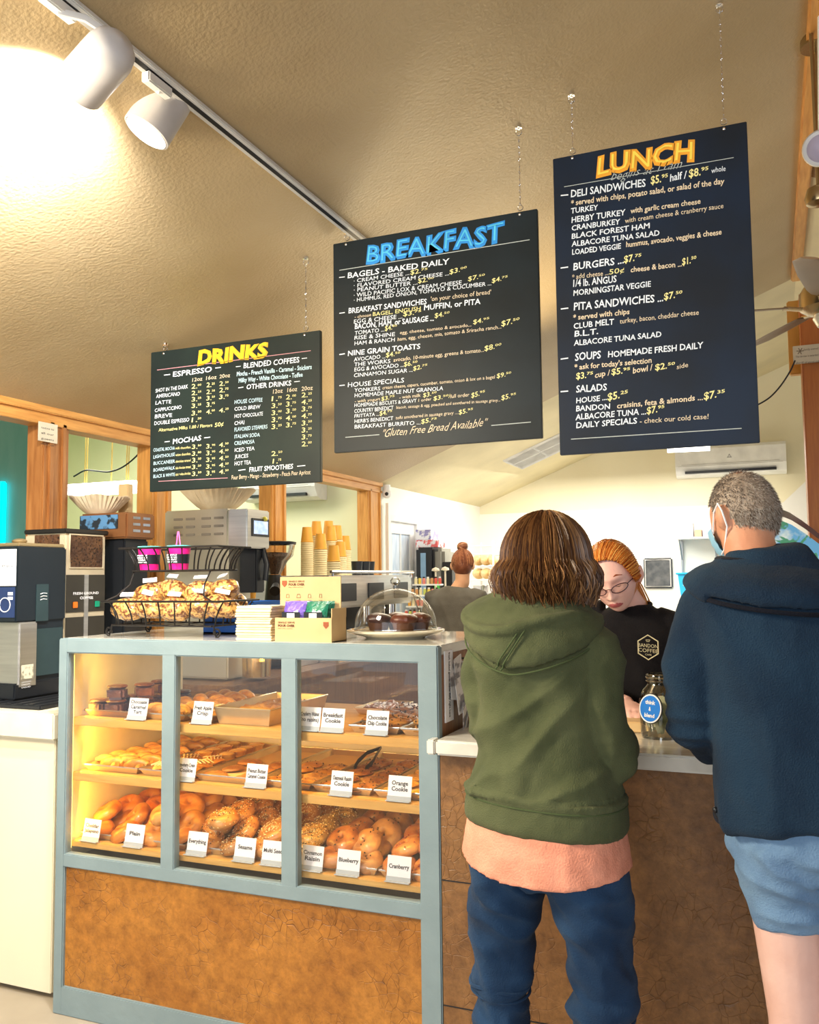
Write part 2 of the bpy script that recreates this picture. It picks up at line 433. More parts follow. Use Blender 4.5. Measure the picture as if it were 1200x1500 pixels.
# soffit and duct on the right of the kitchen
b = MB(); b.prism([(-0.02, 2.0), (0.35, 2.35), (1.6, 2.35), (1.6, 1.72), (0.02, 1.72)], 8.5, YB-0.02)
struct(b.build('wall_soffit', M_white, smooth=0))
BOARD_TEXT = {
 'breakfast': [
  ('BREAKFAST', -1.422, 2.731, 0.558, 0.001, 0.07, 'title'),
  ('BAGELS - BAKED DAILY', -1.506, 2.68, 0.428, -0.005, 0.023, 'white'),
  ('· CREAM CHEESE ...', -1.479, 2.658, 0.237, -0.002, 0.016, 'white'),
  ('$2.75', -1.238, 2.656, 0.071, 0.001, 0.017, 'yellow'),
  ('· FLAVORED CREAM CHEESE ...', -1.479, 2.639, 0.399, -0.008, 0.016, 'white'),
  ('$3.00', -1.079, 2.635, 0.069, 0.005, 0.017, 'yellow'),
  ('· PEANUT BUTTER ...', -1.479, 2.621, 0.27, -0.007, 0.016, 'white'),
  ('$2.00', -1.207, 2.619, 0.065, -0.001, 0.017, 'yellow'),
  ('· WILD PACIFIC LOX & CREAM CHEESE ...', -1.479, 2.6, 0.471, -0.012, 0.017, 'white'),
  ('$7.50', -1.006, 2.598, 0.066, 0.004, 0.016, 'yellow'),
  ('· HUMMUS, RED ONION, TOMATO & CUCUMBER ...', -1.479, 2.581, 0.563, -0.011, 0.016, 'white'),
  ('$4.75', -0.914, 2.578, 0.061, 0.005, 0.016, 'yellow'),
  ('BREAKFAST SANDWICHES', -1.503, 2.538, 0.331, -0.005, 0.022, 'white'),
  ("'on your choice of bread'", -1.155, 2.541, 0.238, -0.004, 0.014, 'tan'),
  ('- choose', -1.476, 2.515, 0.071, 0.0, 0.01, 'tan'),
  ('BAGEL, ENGLISH', -1.398, 2.514, 0.201, -0.002, 0.016, 'yellow'),
  ('MUFFIN, or PITA', -1.184, 2.51, 0.225, -0.005, 0.017, 'white'),
  ('EGG & CHEESE ...', -1.48, 2.495, 0.207, -0.005, 0.017, 'white'),
  ('$3.75', -1.27, 2.498, 0.075, -0.001, 0.017, 'yellow'),
  ('BACON, HAM, or SAUSAGE ...', -1.476, 2.472, 0.332, -0.007, 0.017, 'white'),
  ('$4.50', -1.141, 2.475, 0.06, 0.002, 0.017, 'yellow'),
  ('TOMATO ...', -1.476, 2.449, 0.127, -0.001, 0.016, 'white'),
  ('$4.85', -1.347, 2.45, 0.051, 0.003, 0.018, 'yellow'),
  ('RISE & SHINE', -1.478, 2.43, 0.174, -0.005, 0.016, 'white'),
  ('egg, cheese, tomato & avocado...', -1.284, 2.429, 0.288, -0.004, 0.01, 'tan'),
  ('$4.95', -0.989, 2.432, 0.063, 0.004, 0.016, 'yellow'),
  ('HAM & RANCH', -1.478, 2.408, 0.173, -0.004, 0.016, 'white'),
  ('ham, egg, cheese, mia, tomato & Sriracha ranch...', -1.294, 2.404, 0.413, -0.001, 0.011, 'tan'),
  ('$7.50', -0.881, 2.411, 0.069, 0.007, 0.019, 'yellow'),
  ('NINE GRAIN TOASTS', -1.507, 2.369, 0.306, -0.005, 0.021, 'white'),
  ('AVOCADO ...', -1.481, 2.344, 0.135, -0.001, 0.016, 'white'),
  ('$4.50', -1.344, 2.346, 0.061, 0.0, 0.017, 'yellow'),
  ('THE WORKS', -1.479, 2.324, 0.154, -0.002, 0.016, 'white'),
  ('avocado, 10-minute egg, greens & tomato...', -1.312, 2.325, 0.363, -0.001, 0.012, 'tan'),
  ('$8.00', -0.947, 2.327, 0.065, 0.005, 0.018, 'yellow'),
  ('EGG & AVOCADO ...', -1.479, 2.304, 0.209, -0.003, 0.016, 'white'),
  ('$6.50', -1.269, 2.302, 0.056, 0.001, 0.017, 'yellow'),
  ('CINNAMON SUGAR ...', -1.481, 2.281, 0.248, -0.003, 0.016, 'white'),
  ('$2.75', -1.231, 2.282, 0.058, 0.006, 0.016, 'yellow'),
  ('HOUSE SPECIALS', -1.508, 2.244, 0.239, -0.003, 0.019, 'white'),
  ('YONKERS', -1.479, 2.222, 0.11, -0.002, 0.015, 'white'),
  ('cream cheese, capers, cucumber, tomato, onion & lox on a bagel', -1.359, 2.222, 0.45, -0.002, 0.01, 'tan'),
  ('$9.50', -0.902, 2.221, 0.055, 0.004, 0.016, 'yellow'),
  ('HOMEMADE MAPLE NUT GRANOLA', -1.479, 2.201, 0.368, -0.005, 0.016, 'white'),
  ('- with yogurt', -1.478, 2.18, 0.109, 0.0, 0.009, 'tan'),
  ('$3.75', -1.365, 2.178, 0.056, 0.003, 0.015, 'yellow'),
  ('- with milk', -1.289, 2.178, 0.087, 0.001, 0.01, 'tan'),
  ('$3.50', -1.192, 2.176, 0.055, 0.004, 0.015, 'yellow'),
  ('HOMEMADE BISCUITS & GRAVY', -1.48, 2.163, 0.262, -0.004, 0.015, 'white'),
  ('1 order', -1.211, 2.16, 0.053, 0.002, 0.009, 'tan'),
  ('$3.50/', -1.15, 2.16, 0.06, 0.004, 0.015, 'yellow'),
  ('full order', -1.083, 2.163, 0.075, 0.0, 0.011, 'tan'),
  ('$5.95', -1.001, 2.157, 0.053, 0.008, 0.017, 'yellow'),
  ('COUNTRY BENEDICT', -1.48, 2.14, 0.166, -0.001, 0.016, 'white'),
  ('biscuit, sausage & egg, poached and smothered in sausage gravy...', -1.302, 2.141, 0.412, -0.007, 0.009, 'tan'),
  ('$5.95', -0.886, 2.138, 0.055, 0.007, 0.017, 'yellow'),
  ('FRITTATA ...', -1.48, 2.121, 0.105, 0.0, 0.014, 'white'),
  ('$4.75', -1.373, 2.121, 0.053, 0.003, 0.016, 'yellow'),
  ("HERB'S BENEDICT", -1.48, 2.1, 0.165, -0.001, 0.015, 'white'),
  ('tofu smothered in sausage gravy ...', -1.305, 2.101, 0.25, 0.0, 0.01, 'tan'),
  ('$5.95', -1.051, 2.099, 0.056, 0.005, 0.016, 'yellow'),
  ('BREAKFAST BURRITO ...', -1.48, 2.078, 0.276, -0.004, 0.016, 'white'),
  ('$5.75', -1.201, 2.076, 0.063, 0.004, 0.016, 'yellow'),
  ('"Gluten Free Bread Available"', -1.359, 2.037, 0.423, 0.01, 0.024, 'script'),
  ('RULE', -1.542, 2.718, 0.774, 0.0, 0.003, 'grey'),
  ('RULE', -1.52, 2.047, 0.146, 0.0, 0.003, 'grey'),
  ('RULE', -0.926, 2.048, 0.148, 0.001, 0.003, 'grey'),
  ('RULE', -1.543, 2.689, 0.025, -0.001, 0.004, 'white'),
  ('RULE', -1.543, 2.544, 0.024, 0.0, 0.004, 'white'),
  ('RULE', -1.544, 2.378, 0.024, 0.001, 0.005, 'white'),
  ('RULE', -1.545, 2.254, 0.024, 0.0, 0.004, 'white'),
 ],
 'lunch': [
  ('LUNCH', -0.519, 2.915, 0.329, -0.006, 0.064, 'title'),
  ('RULE', -0.637, 2.892, 0.572, -0.005, 0.002, 'grey'),
  ('begins at 11am', -0.472, 2.883, 0.243, 0.003, 0.025, 'script2'),
  ('DELI SANDWICHES', -0.614, 2.849, 0.261, -0.007, 0.028, 'white'),
  ('$5.95', -0.336, 2.846, 0.058, 0.002, 0.026, 'yellow'),
  ('half /', -0.272, 2.843, 0.056, 0.003, 0.02, 'white'),
  ('$8.95', -0.21, 2.846, 0.064, 0.002, 0.026, 'yellow'),
  ('whole', -0.137, 2.847, 0.045, 0.0, 0.014, 'white'),
  ('* served with chips, potato salad, or salad of the day', -0.614, 2.818, 0.517, -0.015, 0.016, 'tan'),
  ('TURKEY', -0.615, 2.789, 0.097, -0.002, 0.02, 'white'),
  ('HERBY TURKEY', -0.614, 2.755, 0.19, -0.003, 0.022, 'white'),
  ('with garlic cream cheese', -0.407, 2.754, 0.232, -0.006, 0.015, 'tan'),
  ('CRANBURKEY', -0.614, 2.727, 0.171, -0.005, 0.02, 'white'),
  ('with cream cheese & cranberry sauce', -0.427, 2.723, 0.324, -0.003, 0.014, 'tan'),
  ('BLACK FOREST HAM', -0.615, 2.697, 0.272, -0.006, 0.02, 'white'),
  ('ALBACORE TUNA SALAD', -0.616, 2.668, 0.304, -0.008, 0.02, 'white'),
  ('LOADED VEGGIE', -0.615, 2.638, 0.172, -0.004, 0.02, 'white'),
  ('hummus, avocado, veggies & cheese', -0.426, 2.636, 0.314, -0.005, 0.015, 'tan'),
  ('BURGERS ...', -0.612, 2.582, 0.177, -0.002, 0.026, 'white'),
  ('$7.75', -0.435, 2.582, 0.06, 0.003, 0.023, 'yellow'),
  ('* add cheese ...', -0.617, 2.549, 0.128, -0.002, 0.014, 'tan'),
  ('50¢', -0.487, 2.548, 0.053, 0.0, 0.019, 'yellow'),
  ('cheese & bacon ...', -0.413, 2.545, 0.171, -0.004, 0.015, 'tan'),
  ('$1.50', -0.242, 2.545, 0.047, 0.005, 0.022, 'yellow'),
  ('1/4 lb. ANGUS', -0.614, 2.521, 0.152, -0.004, 0.02, 'white'),
  ('MORNINGSTAR VEGGIE', -0.614, 2.489, 0.268, -0.004, 0.021, 'white'),
  ('PITA SANDWICHES ...', -0.614, 2.436, 0.307, -0.007, 0.028, 'white'),
  ('$7.50', -0.305, 2.433, 0.061, 0.004, 0.022, 'yellow'),
  ('* served with chips', -0.617, 2.401, 0.196, -0.002, 0.015, 'tan'),
  ('CLUB MELT', -0.616, 2.37, 0.142, -0.001, 0.021, 'white'),
  ('turkey, bacon, cheddar cheese', -0.455, 2.369, 0.261, -0.001, 0.014, 'tan'),
  ('B.L.T.', -0.614, 2.341, 0.084, 0.0, 0.021, 'white'),
  ('ALBACORE TUNA SALAD', -0.617, 2.309, 0.3, -0.003, 0.02, 'white'),
  ('SOUPS', -0.614, 2.255, 0.091, 0.0, 0.027, 'white'),
  ('HOMEMADE FRESH DAILY', -0.499, 2.254, 0.316, -0.002, 0.022, 'white'),
  ("* ask for today's selection", -0.617, 2.223, 0.265, -0.003, 0.015, 'tan'),
  ('$3.75', -0.612, 2.189, 0.06, 0.001, 0.021, 'yellow'),
  ('cup /', -0.546, 2.187, 0.053, 0.005, 0.015, 'tan'),
  ('$5.95', -0.489, 2.192, 0.064, 0.001, 0.02, 'yellow'),
  ('bowl /', -0.416, 2.189, 0.067, 0.006, 0.016, 'tan'),
  ('$2.50', -0.342, 2.193, 0.066, 0.003, 0.02, 'yellow'),
  ('side', -0.271, 2.19, 0.037, 0.003, 0.013, 'tan'),
  ('SALADS', -0.613, 2.141, 0.107, -0.002, 0.025, 'white'),
  ('HOUSE ...', -0.614, 2.103, 0.107, 0.002, 0.02, 'white'),
  ('$5.25', -0.505, 2.103, 0.07, 0.008, 0.024, 'yellow'),
  ('BANDON', -0.615, 2.074, 0.119, -0.001, 0.02, 'white'),
  ('craisins, feta & almonds ...', -0.473, 2.073, 0.282, 0.005, 0.015, 'tan'),
  ('$7.35', -0.188, 2.078, 0.067, 0.007, 0.023, 'yellow'),
  ('ALBACORE TUNA ...', -0.618, 2.044, 0.242, 0.001, 0.021, 'white'),
  ('$7.95', -0.374, 2.045, 0.059, 0.006, 0.022, 'yellow'),
  ('DAILY SPECIALS', -0.616, 2.014, 0.209, 0.002, 0.021, 'white'),
  ('- check our cold case!', -0.398, 2.014, 0.223, -0.001, 0.014, 'tan'),
  ('RULE', -0.635, 1.977, 0.561, -0.004, 0.003, 'grey'),
  ('RULE', -0.65, 2.862, 0.027, -0.002, 0.005, 'white'),
  ('RULE', -0.657, 2.596, 0.027, 0.0, 0.005, 'white'),
  ('RULE', -0.66, 2.447, 0.027, 0.0, 0.005, 'white'),
  ('RULE', -0.665, 2.266, 0.027, 0.001, 0.005, 'white'),
  ('RULE', -0.668, 2.149, 0.027, 0.0, 0.005, 'white'),
 ],
 'drinks': [
  ('DRINKS', -2.214, 2.41, 0.338, 0.001, 0.056, 'title'),
  ('RULE', -2.427, 2.406, 0.755, 0.002, 0.003, 'pink'),
  ('ESPRESSO', -2.344, 2.368, 0.2, 0.002, 0.023, 'white'),
  ('RULE', -2.39, 2.38, 0.032, 0.0, 0.004, 'white'),
  ('RULE', -2.127, 2.384, 0.028, 0.0, 0.004, 'white'),
  ('12oz', -2.243, 2.337, 0.052, 0.001, 0.013, 'tan'),
  ('16oz', -2.173, 2.338, 0.053, 0.0, 0.013, 'tan'),
  ('20oz', -2.106, 2.338, 0.053, 0.001, 0.013, 'tan'),
  ('2.00', -2.247, 2.307, 0.05, 0.0, 0.018, 'yellow'),
  ('2.25', -2.247, 2.279, 0.05, 0.0, 0.017, 'yellow'),
  ('3.25', -2.246, 2.252, 0.049, 0.0, 0.017, 'yellow'),
  ('3.25', -2.246, 2.224, 0.049, 0.0, 0.017, 'yellow'),
  ('3.50', -2.246, 2.192, 0.05, 0.001, 0.018, 'yellow'),
  ('1.50', -2.246, 2.163, 0.05, 0.001, 0.018, 'yellow'),
  ('2.25', -2.171, 2.306, 0.042, 0.0, 0.018, 'yellow'),
  ('2.50', -2.171, 2.277, 0.043, 0.0, 0.017, 'yellow'),
  ('3.50', -2.171, 2.25, 0.043, 0.001, 0.017, 'yellow'),
  ('3.75', -2.171, 2.222, 0.043, 0.001, 0.018, 'yellow'),
  ('4.00', -2.171, 2.192, 0.043, 0.001, 0.017, 'yellow'),
  ('2.50', -2.107, 2.306, 0.046, 0.0, 0.017, 'yellow'),
  ('2.75', -2.107, 2.278, 0.046, 0.0, 0.018, 'yellow'),
  ('3.75', -2.107, 2.25, 0.046, 0.0, 0.017, 'yellow'),
  ('4.25', -2.107, 2.193, 0.047, 0.001, 0.017, 'yellow'),
  ('SHOT IN THE DARK', -2.434, 2.308, 0.169, 0.003, 0.017, 'white'),
  ('AMERICANO', -2.431, 2.283, 0.125, 0.001, 0.017, 'white'),
  ('LATTE', -2.434, 2.255, 0.084, -0.001, 0.016, 'white'),
  ('CAPPUCCINO', -2.437, 2.223, 0.14, 0.003, 0.016, 'white'),
  ('BREVE', -2.437, 2.195, 0.092, 0.0, 0.017, 'white'),
  ('DOUBLE ESPRESSO', -2.439, 2.166, 0.182, 0.002, 0.017, 'white'),
  ('Alternative Milks 1.00 / Flavors', -2.416, 2.136, 0.276, 0.001, 0.011, 'yellow'),
  ('50¢', -2.128, 2.134, 0.044, 0.003, 0.018, 'yellow'),
  ('MOCHAS', -2.341, 2.077, 0.145, 0.006, 0.022, 'white'),
  ('RULE', -2.384, 2.089, 0.027, 0.001, 0.004, 'white'),
  ('RULE', -2.181, 2.092, 0.031, 0.001, 0.004, 'white'),
  ('RULE', -2.414, 1.921, 0.351, -0.004, 0.003, 'pink'),
  ('COASTAL MOCHA', -2.442, 2.05, 0.112, 0.003, 0.015, 'blue'),
  ('milk chocolate', -2.326, 2.053, 0.077, 0.0, 0.008, 'yellow'),
  ('3.50', -2.243, 2.049, 0.048, 0.001, 0.017, 'yellow'),
  ('3.95', -2.171, 2.046, 0.046, 0.001, 0.017, 'yellow'),
  ('4.50', -2.106, 2.048, 0.046, 0.001, 0.017, 'yellow'),
  ('LIGHTHOUSE', -2.442, 2.021, 0.113, 0.004, 0.015, 'blue'),
  ('white chocolate', -2.326, 2.024, 0.077, 0.001, 0.009, 'yellow'),
  ('3.50', -2.243, 2.02, 0.048, 0.001, 0.017, 'yellow'),
  ('3.95', -2.171, 2.017, 0.046, 0.002, 0.018, 'yellow'),
  ('4.50', -2.106, 2.02, 0.046, 0.001, 0.017, 'yellow'),
  ('BUCCANEER', -2.441, 1.993, 0.112, 0.003, 0.015, 'blue'),
  ('chocolate caramel', -2.325, 1.996, 0.077, 0.001, 0.009, 'yellow'),
  ('3.50', -2.242, 1.991, 0.047, 0.002, 0.018, 'yellow'),
  ('3.95', -2.171, 1.989, 0.046, 0.002, 0.017, 'yellow'),
  ('4.50', -2.106, 1.992, 0.047, 0.001, 0.017, 'yellow'),
  ('BOARDWALK', -2.441, 1.964, 0.112, 0.004, 0.015, 'blue'),
  ('dark chocolate caramel', -2.325, 1.968, 0.077, 0.001, 0.009, 'yellow'),
  ('3.50', -2.242, 1.963, 0.047, 0.001, 0.017, 'yellow'),
  ('3.95', -2.171, 1.961, 0.046, 0.001, 0.017, 'yellow'),
  ('4.50', -2.105, 1.963, 0.046, 0.002, 0.017, 'yellow'),
  ('BLACK & WHITE', -2.441, 1.936, 0.113, 0.004, 0.015, 'blue'),
  ('dark + white chocolate', -2.325, 1.94, 0.077, 0.002, 0.009, 'yellow'),
  ('3.50', -2.242, 1.934, 0.048, 0.002, 0.017, 'yellow'),
  ('3.95', -2.17, 1.932, 0.045, 0.002, 0.018, 'yellow'),
  ('4.50', -2.105, 1.935, 0.046, 0.002, 0.017, 'yellow'),
  ('BLENDED COFFEES', -1.988, 2.369, 0.264, -0.003, 0.023, 'white'),
  ('RULE', -2.025, 2.379, 0.024, 0.0, 0.003, 'white'),
  ('RULE', -1.713, 2.38, 0.024, 0.0, 0.003, 'white'),
  ('Mocha - French Vanilla - Caramel - Snickers', -2.021, 2.339, 0.353, -0.006, 0.015, 'blue'),
  ('Milky Way - White Chocolate - Toffee', -2.012, 2.311, 0.303, -0.005, 0.015, 'blue'),
  ('OTHER DRINKS', -1.973, 2.279, 0.211, -0.003, 0.021, 'white'),
  ('RULE', -2.013, 2.289, 0.025, 0.001, 0.004, 'white'),
  ('RULE', -1.748, 2.289, 0.026, 0.0, 0.003, 'white'),
  ('12oz', -1.847, 2.25, 0.046, 0.0, 0.014, 'tan'),
  ('16oz', -1.78, 2.25, 0.046, 0.0, 0.014, 'tan'),
  ('20oz', -1.715, 2.249, 0.052, 0.0, 0.014, 'tan'),
  ('HOUSE COFFEE', -2.031, 2.223, 0.135, -0.001, 0.017, 'blue'),
  ('COLD BREW', -2.031, 2.195, 0.125, -0.001, 0.016, 'white'),
  ('HOT CHOCOLATE', -2.031, 2.164, 0.137, 0.0, 0.016, 'white'),
  ('CHAI', -2.031, 2.135, 0.048, 0.0, 0.017, 'white'),
  ('FLAVORED STEAMERS', -2.031, 2.108, 0.158, 0.001, 0.017, 'blue'),
  ('ITALIAN SODA', -2.031, 2.079, 0.122, 0.0, 0.016, 'blue'),
  ('CREAMOSA', -2.031, 2.051, 0.097, 0.001, 0.017, 'blue'),
  ('ICED TEA', -2.03, 2.023, 0.096, 0.001, 0.016, 'white'),
  ('JUICES', -2.03, 1.995, 0.066, 0.001, 0.016, 'white'),
  ('HOT TEA', -2.03, 1.966, 0.079, 0.002, 0.017, 'white'),
  ('1.75', -1.854, 2.219, 0.048, 0.0, 0.018, 'yellow'),
  ('3.50', -1.854, 2.19, 0.048, 0.001, 0.018, 'yellow'),
  ('3.00', -1.854, 2.161, 0.048, 0.001, 0.018, 'yellow'),
  ('3.75', -1.854, 2.132, 0.048, 0.001, 0.019, 'yellow'),
  ('3.25', -1.854, 2.104, 0.048, 0.001, 0.018, 'yellow'),
  ('2.00', -1.787, 2.22, 0.047, 0.0, 0.018, 'yellow'),
  ('3.75', -1.787, 2.191, 0.047, 0.001, 0.018, 'yellow'),
  ('3.50', -1.787, 2.163, 0.047, 0.0, 0.018, 'yellow'),
  ('4.00', -1.787, 2.134, 0.047, 0.001, 0.018, 'yellow'),
  ('3.75', -1.787, 2.106, 0.047, 0.001, 0.018, 'yellow'),
  ('2.25', -1.715, 2.222, 0.047, 0.0, 0.018, 'yellow'),
  ('4.25', -1.715, 2.193, 0.047, 0.001, 0.018, 'yellow'),
  ('3.75', -1.715, 2.165, 0.047, 0.001, 0.018, 'yellow'),
  ('4.75', -1.715, 2.137, 0.047, 0.001, 0.018, 'yellow'),
  ('3.50', -1.715, 2.108, 0.047, 0.002, 0.018, 'yellow'),
  ('3.25', -1.715, 2.08, 0.046, 0.001, 0.018, 'yellow'),
  ('3.75', -1.715, 2.052, 0.046, 0.001, 0.018, 'yellow'),
  ('2.00', -1.715, 2.024, 0.046, 0.001, 0.018, 'yellow'),
  ('2.50', -1.855, 1.994, 0.051, 0.002, 0.018, 'yellow'),
  ('1.75', -1.849, 1.963, 0.041, 0.002, 0.018, 'yellow'),
  ('FRUIT SMOOTHIES', -1.959, 1.936, 0.205, 0.002, 0.02, 'white'),
  ('RULE', -2.011, 1.945, 0.034, 0.002, 0.004, 'white'),
  ('RULE', -1.735, 1.946, 0.037, 0.001, 0.004, 'white'),
  ('Four Berry - Mango - Strawberry - Peach Pear Apricot', -2.044, 1.909, 0.369, 0.002, 0.014, 'tan'),
 ],
}

# ------------------------------------------------------------------ menu boards
M_board = {'drinks': mat('board_green', (0.018, 0.030, 0.026), 0.45, spec=0.22, col2=(0.012, 0.018, 0.018), nscale=3),
           'breakfast': mat('board_black', (0.012, 0.020, 0.026), 0.45, spec=0.22, col2=(0.008, 0.012, 0.014), nscale=3),
           'lunch': mat('board_blue', (0.010, 0.020, 0.044), 0.45, spec=0.22, col2=(0.010, 0.014, 0.022), nscale=3)}
def chalk(n, c, e=0.0): return mat('paint_'+n, c, 0.6, col2=tuple(x*0.93 for x in c))
INK = {'white': chalk('white', (0.80, 0.88, 0.98)), 'yellow': chalk('yellow', (0.88, 0.82, 0.36)), 'tan': chalk('tan', (0.78, 0.66, 0.48)),
       'pink': chalk('pink', (0.62, 0.30, 0.34)), 'blue': chalk('pale_blue', (0.58, 0.80, 0.92)), 'grey': chalk('grey', (0.50, 0.56, 0.56))}
TITLE = {'drinks': ((0.90, 0.50, 0.02), (0.70, 0.84, 0.02)), 'breakfast': ((0.02, 0.30, 0.85), (0.10, 0.62, 0.95)), 'lunch': ((0.90, 0.40, 0.03), (0.95, 0.75, 0.10))}
YBD = 3.04
LBL = {'drinks': 'smaller dark green hanging menu board headed DRINKS in yellow lettering', 'breakfast': 'black hanging menu board headed BREAKFAST in blue lettering, in the middle', 'lunch': 'tall blue-black hanging menu board headed LUNCH in orange lettering'}
RECT = {'drinks': (-2.462, -1.630, 1.878, 2.487), 'breakfast': (-1.570, -0.738, 1.989, 2.830), 'lunch': (-0.676, -0.020, 1.923, 3.004)}
HOOK = {'drinks': (-2.393, -1.70), 'breakfast': (-1.512, -0.803), 'lunch': (-0.605, -0.092)}
for key in ('drinks', 'breakfast', 'lunch'):
    x0, x1, z0, z1 = RECT[key]
    t = thing('menu_board', LBL[key], 'menu board', (x0, YBD, z0))
    b = MB(); b.box(x0, x1, YBD, YBD+0.018, z0, z1, c=0.002)
    pn = b.build('panel', M_board[key], t)
    for s, x, z, w, dz, h, c in BOARD_TEXT[key]:
        yy = YBD-0.0012
        ln = math.hypot(w, dz); ux = Vector((w/ln, 0, dz/ln)); uy = Vector((0, 0, 1))
        o = Vector((x, yy, z))
        if s == 'RULE':
            b = MB(); hh = max(h*0.45, 0.0011)
            b.add([o-uy*hh, o+ux*ln-uy*hh, o+ux*ln+uy*hh, o+uy*hh], [(0, 1, 2, 3)]); b.build('rule', INK[c], pn, smooth=0, fix=False)
        elif c == 'title':
            cA, cB = TITLE[key]
            b = MB(); letters(b, s, o+Vector((-0.004, 0, -0.004)), ux, uy, ln+0.010, h*1.06, bold=0.075 if key == 'lunch' else 0.055, shear=0.08, wob=0.05)
            b.build('title_outline', mat('title_a_'+key, cA, 0.5, col2=tuple(v*0.8 for v in cA), nscale=12), pn, smooth=0, fix=False)
            b = MB(); letters(b, s, o+Vector((0.002, -0.0012, 0)), ux, uy, ln-0.004, h, bold={'lunch': -0.005, 'breakfast': -0.018, 'drinks': 0.012}[key], shear=0.08, wob=0.05)
            b.build('title', mat('title_b_'+key, cB, 0.5), pn, smooth=0, fix=False)
        else:
            h *= 1.3 if s.upper() != s else 1.0
            b = MB(); kw = dict(bold=0.018 if h > 0.019 else 0.004, wob=0.035, shear=0.06)
            if c.startswith('script'): kw = dict(bold=-0.004 if c == 'script' else -0.012, wob=0.06, shear=0.55)
            ink = INK['tan' if c.startswith('script') else c]
            if c.startswith('script2'): ink = INK['grey']
            i = s.find('.')
            if i > 0 and s[i+1:i+3].isdigit() and (s[0] == '$' or s[0].isdigit()) and c == 'yellow':
                letters(b, s[:i+1], o, ux, uy, ln*0.60, h*1.12, **kw)
                letters(b, s[i+1:i+3], o+ux*(ln*0.64)+uy*(h*0.5), ux, uy, ln*0.36, h*0.5, **kw)
                if len(s) > i+3: letters(b, s[i+3:], o+ux*(ln*1.0), ux, uy, ln*0.12, h, **kw)
            else:
                letters(b, s, o, ux, uy, ln, h, **kw)
            b.build('lettering', ink, pn, smooth=0, fix=False)
    for hx in HOOK[key]:
        zt = zc(hx)
        c = thing('hanging_chain', None, 'chain', (hx, YBD+0.009, zt))
        side = 'left' if hx == HOOK[key][0] else 'right'
        tag(c, 'thin wire chain from the ceiling to the %s end of the %s board' % (side, key.upper()), group='chains of the menu boards')
        b = MB(); b.tube([(hx, YBD+0.009, zt-0.03), (hx, YBD+0.009, z1+0.03)], 0.0013, 6)
        zz = zt-0.03
        while zz > z1+0.028:
            Mt = Matrix.Translation((hx, YBD+0.009, zz)) @ Euler((R(90), 0, random.uniform(0, 3))).to_matrix().to_4x4() @ Matrix.Diagonal((0.6, 1, 1, 1))
            b.torus((0, 0, 0), 0.006, 0.0012, 8, 4, Mt); zz -= 0.024
        b.build('links', M_chrome, c)
        b = MB(); b.cyl((hx, YBD+0.009, zt-0.006), 0.012, 0.008, 12); b.torus((0, 0, 0), 0.012, 0.0022, 12, 6, Matrix.Translation((hx, YBD+0.009, zt-0.02)) @ Matrix.Rotation(R(90), 4, 'X'))
        b.build('ceiling_hook', M_chrome, c)
        b = MB(); b.torus((0, 0, 0), 0.010, 0.002, 12, 6, Matrix.Translation((hx, YBD+0.009, z1+0.018)) @ Matrix.Rotation(R(90), 4, 'X')); b.ball((hx, YBD-0.002, z1-0.012), (0.006, 0.004, 0.006), 10, 6)
        b.build('screw_eye', M_chrome, c)

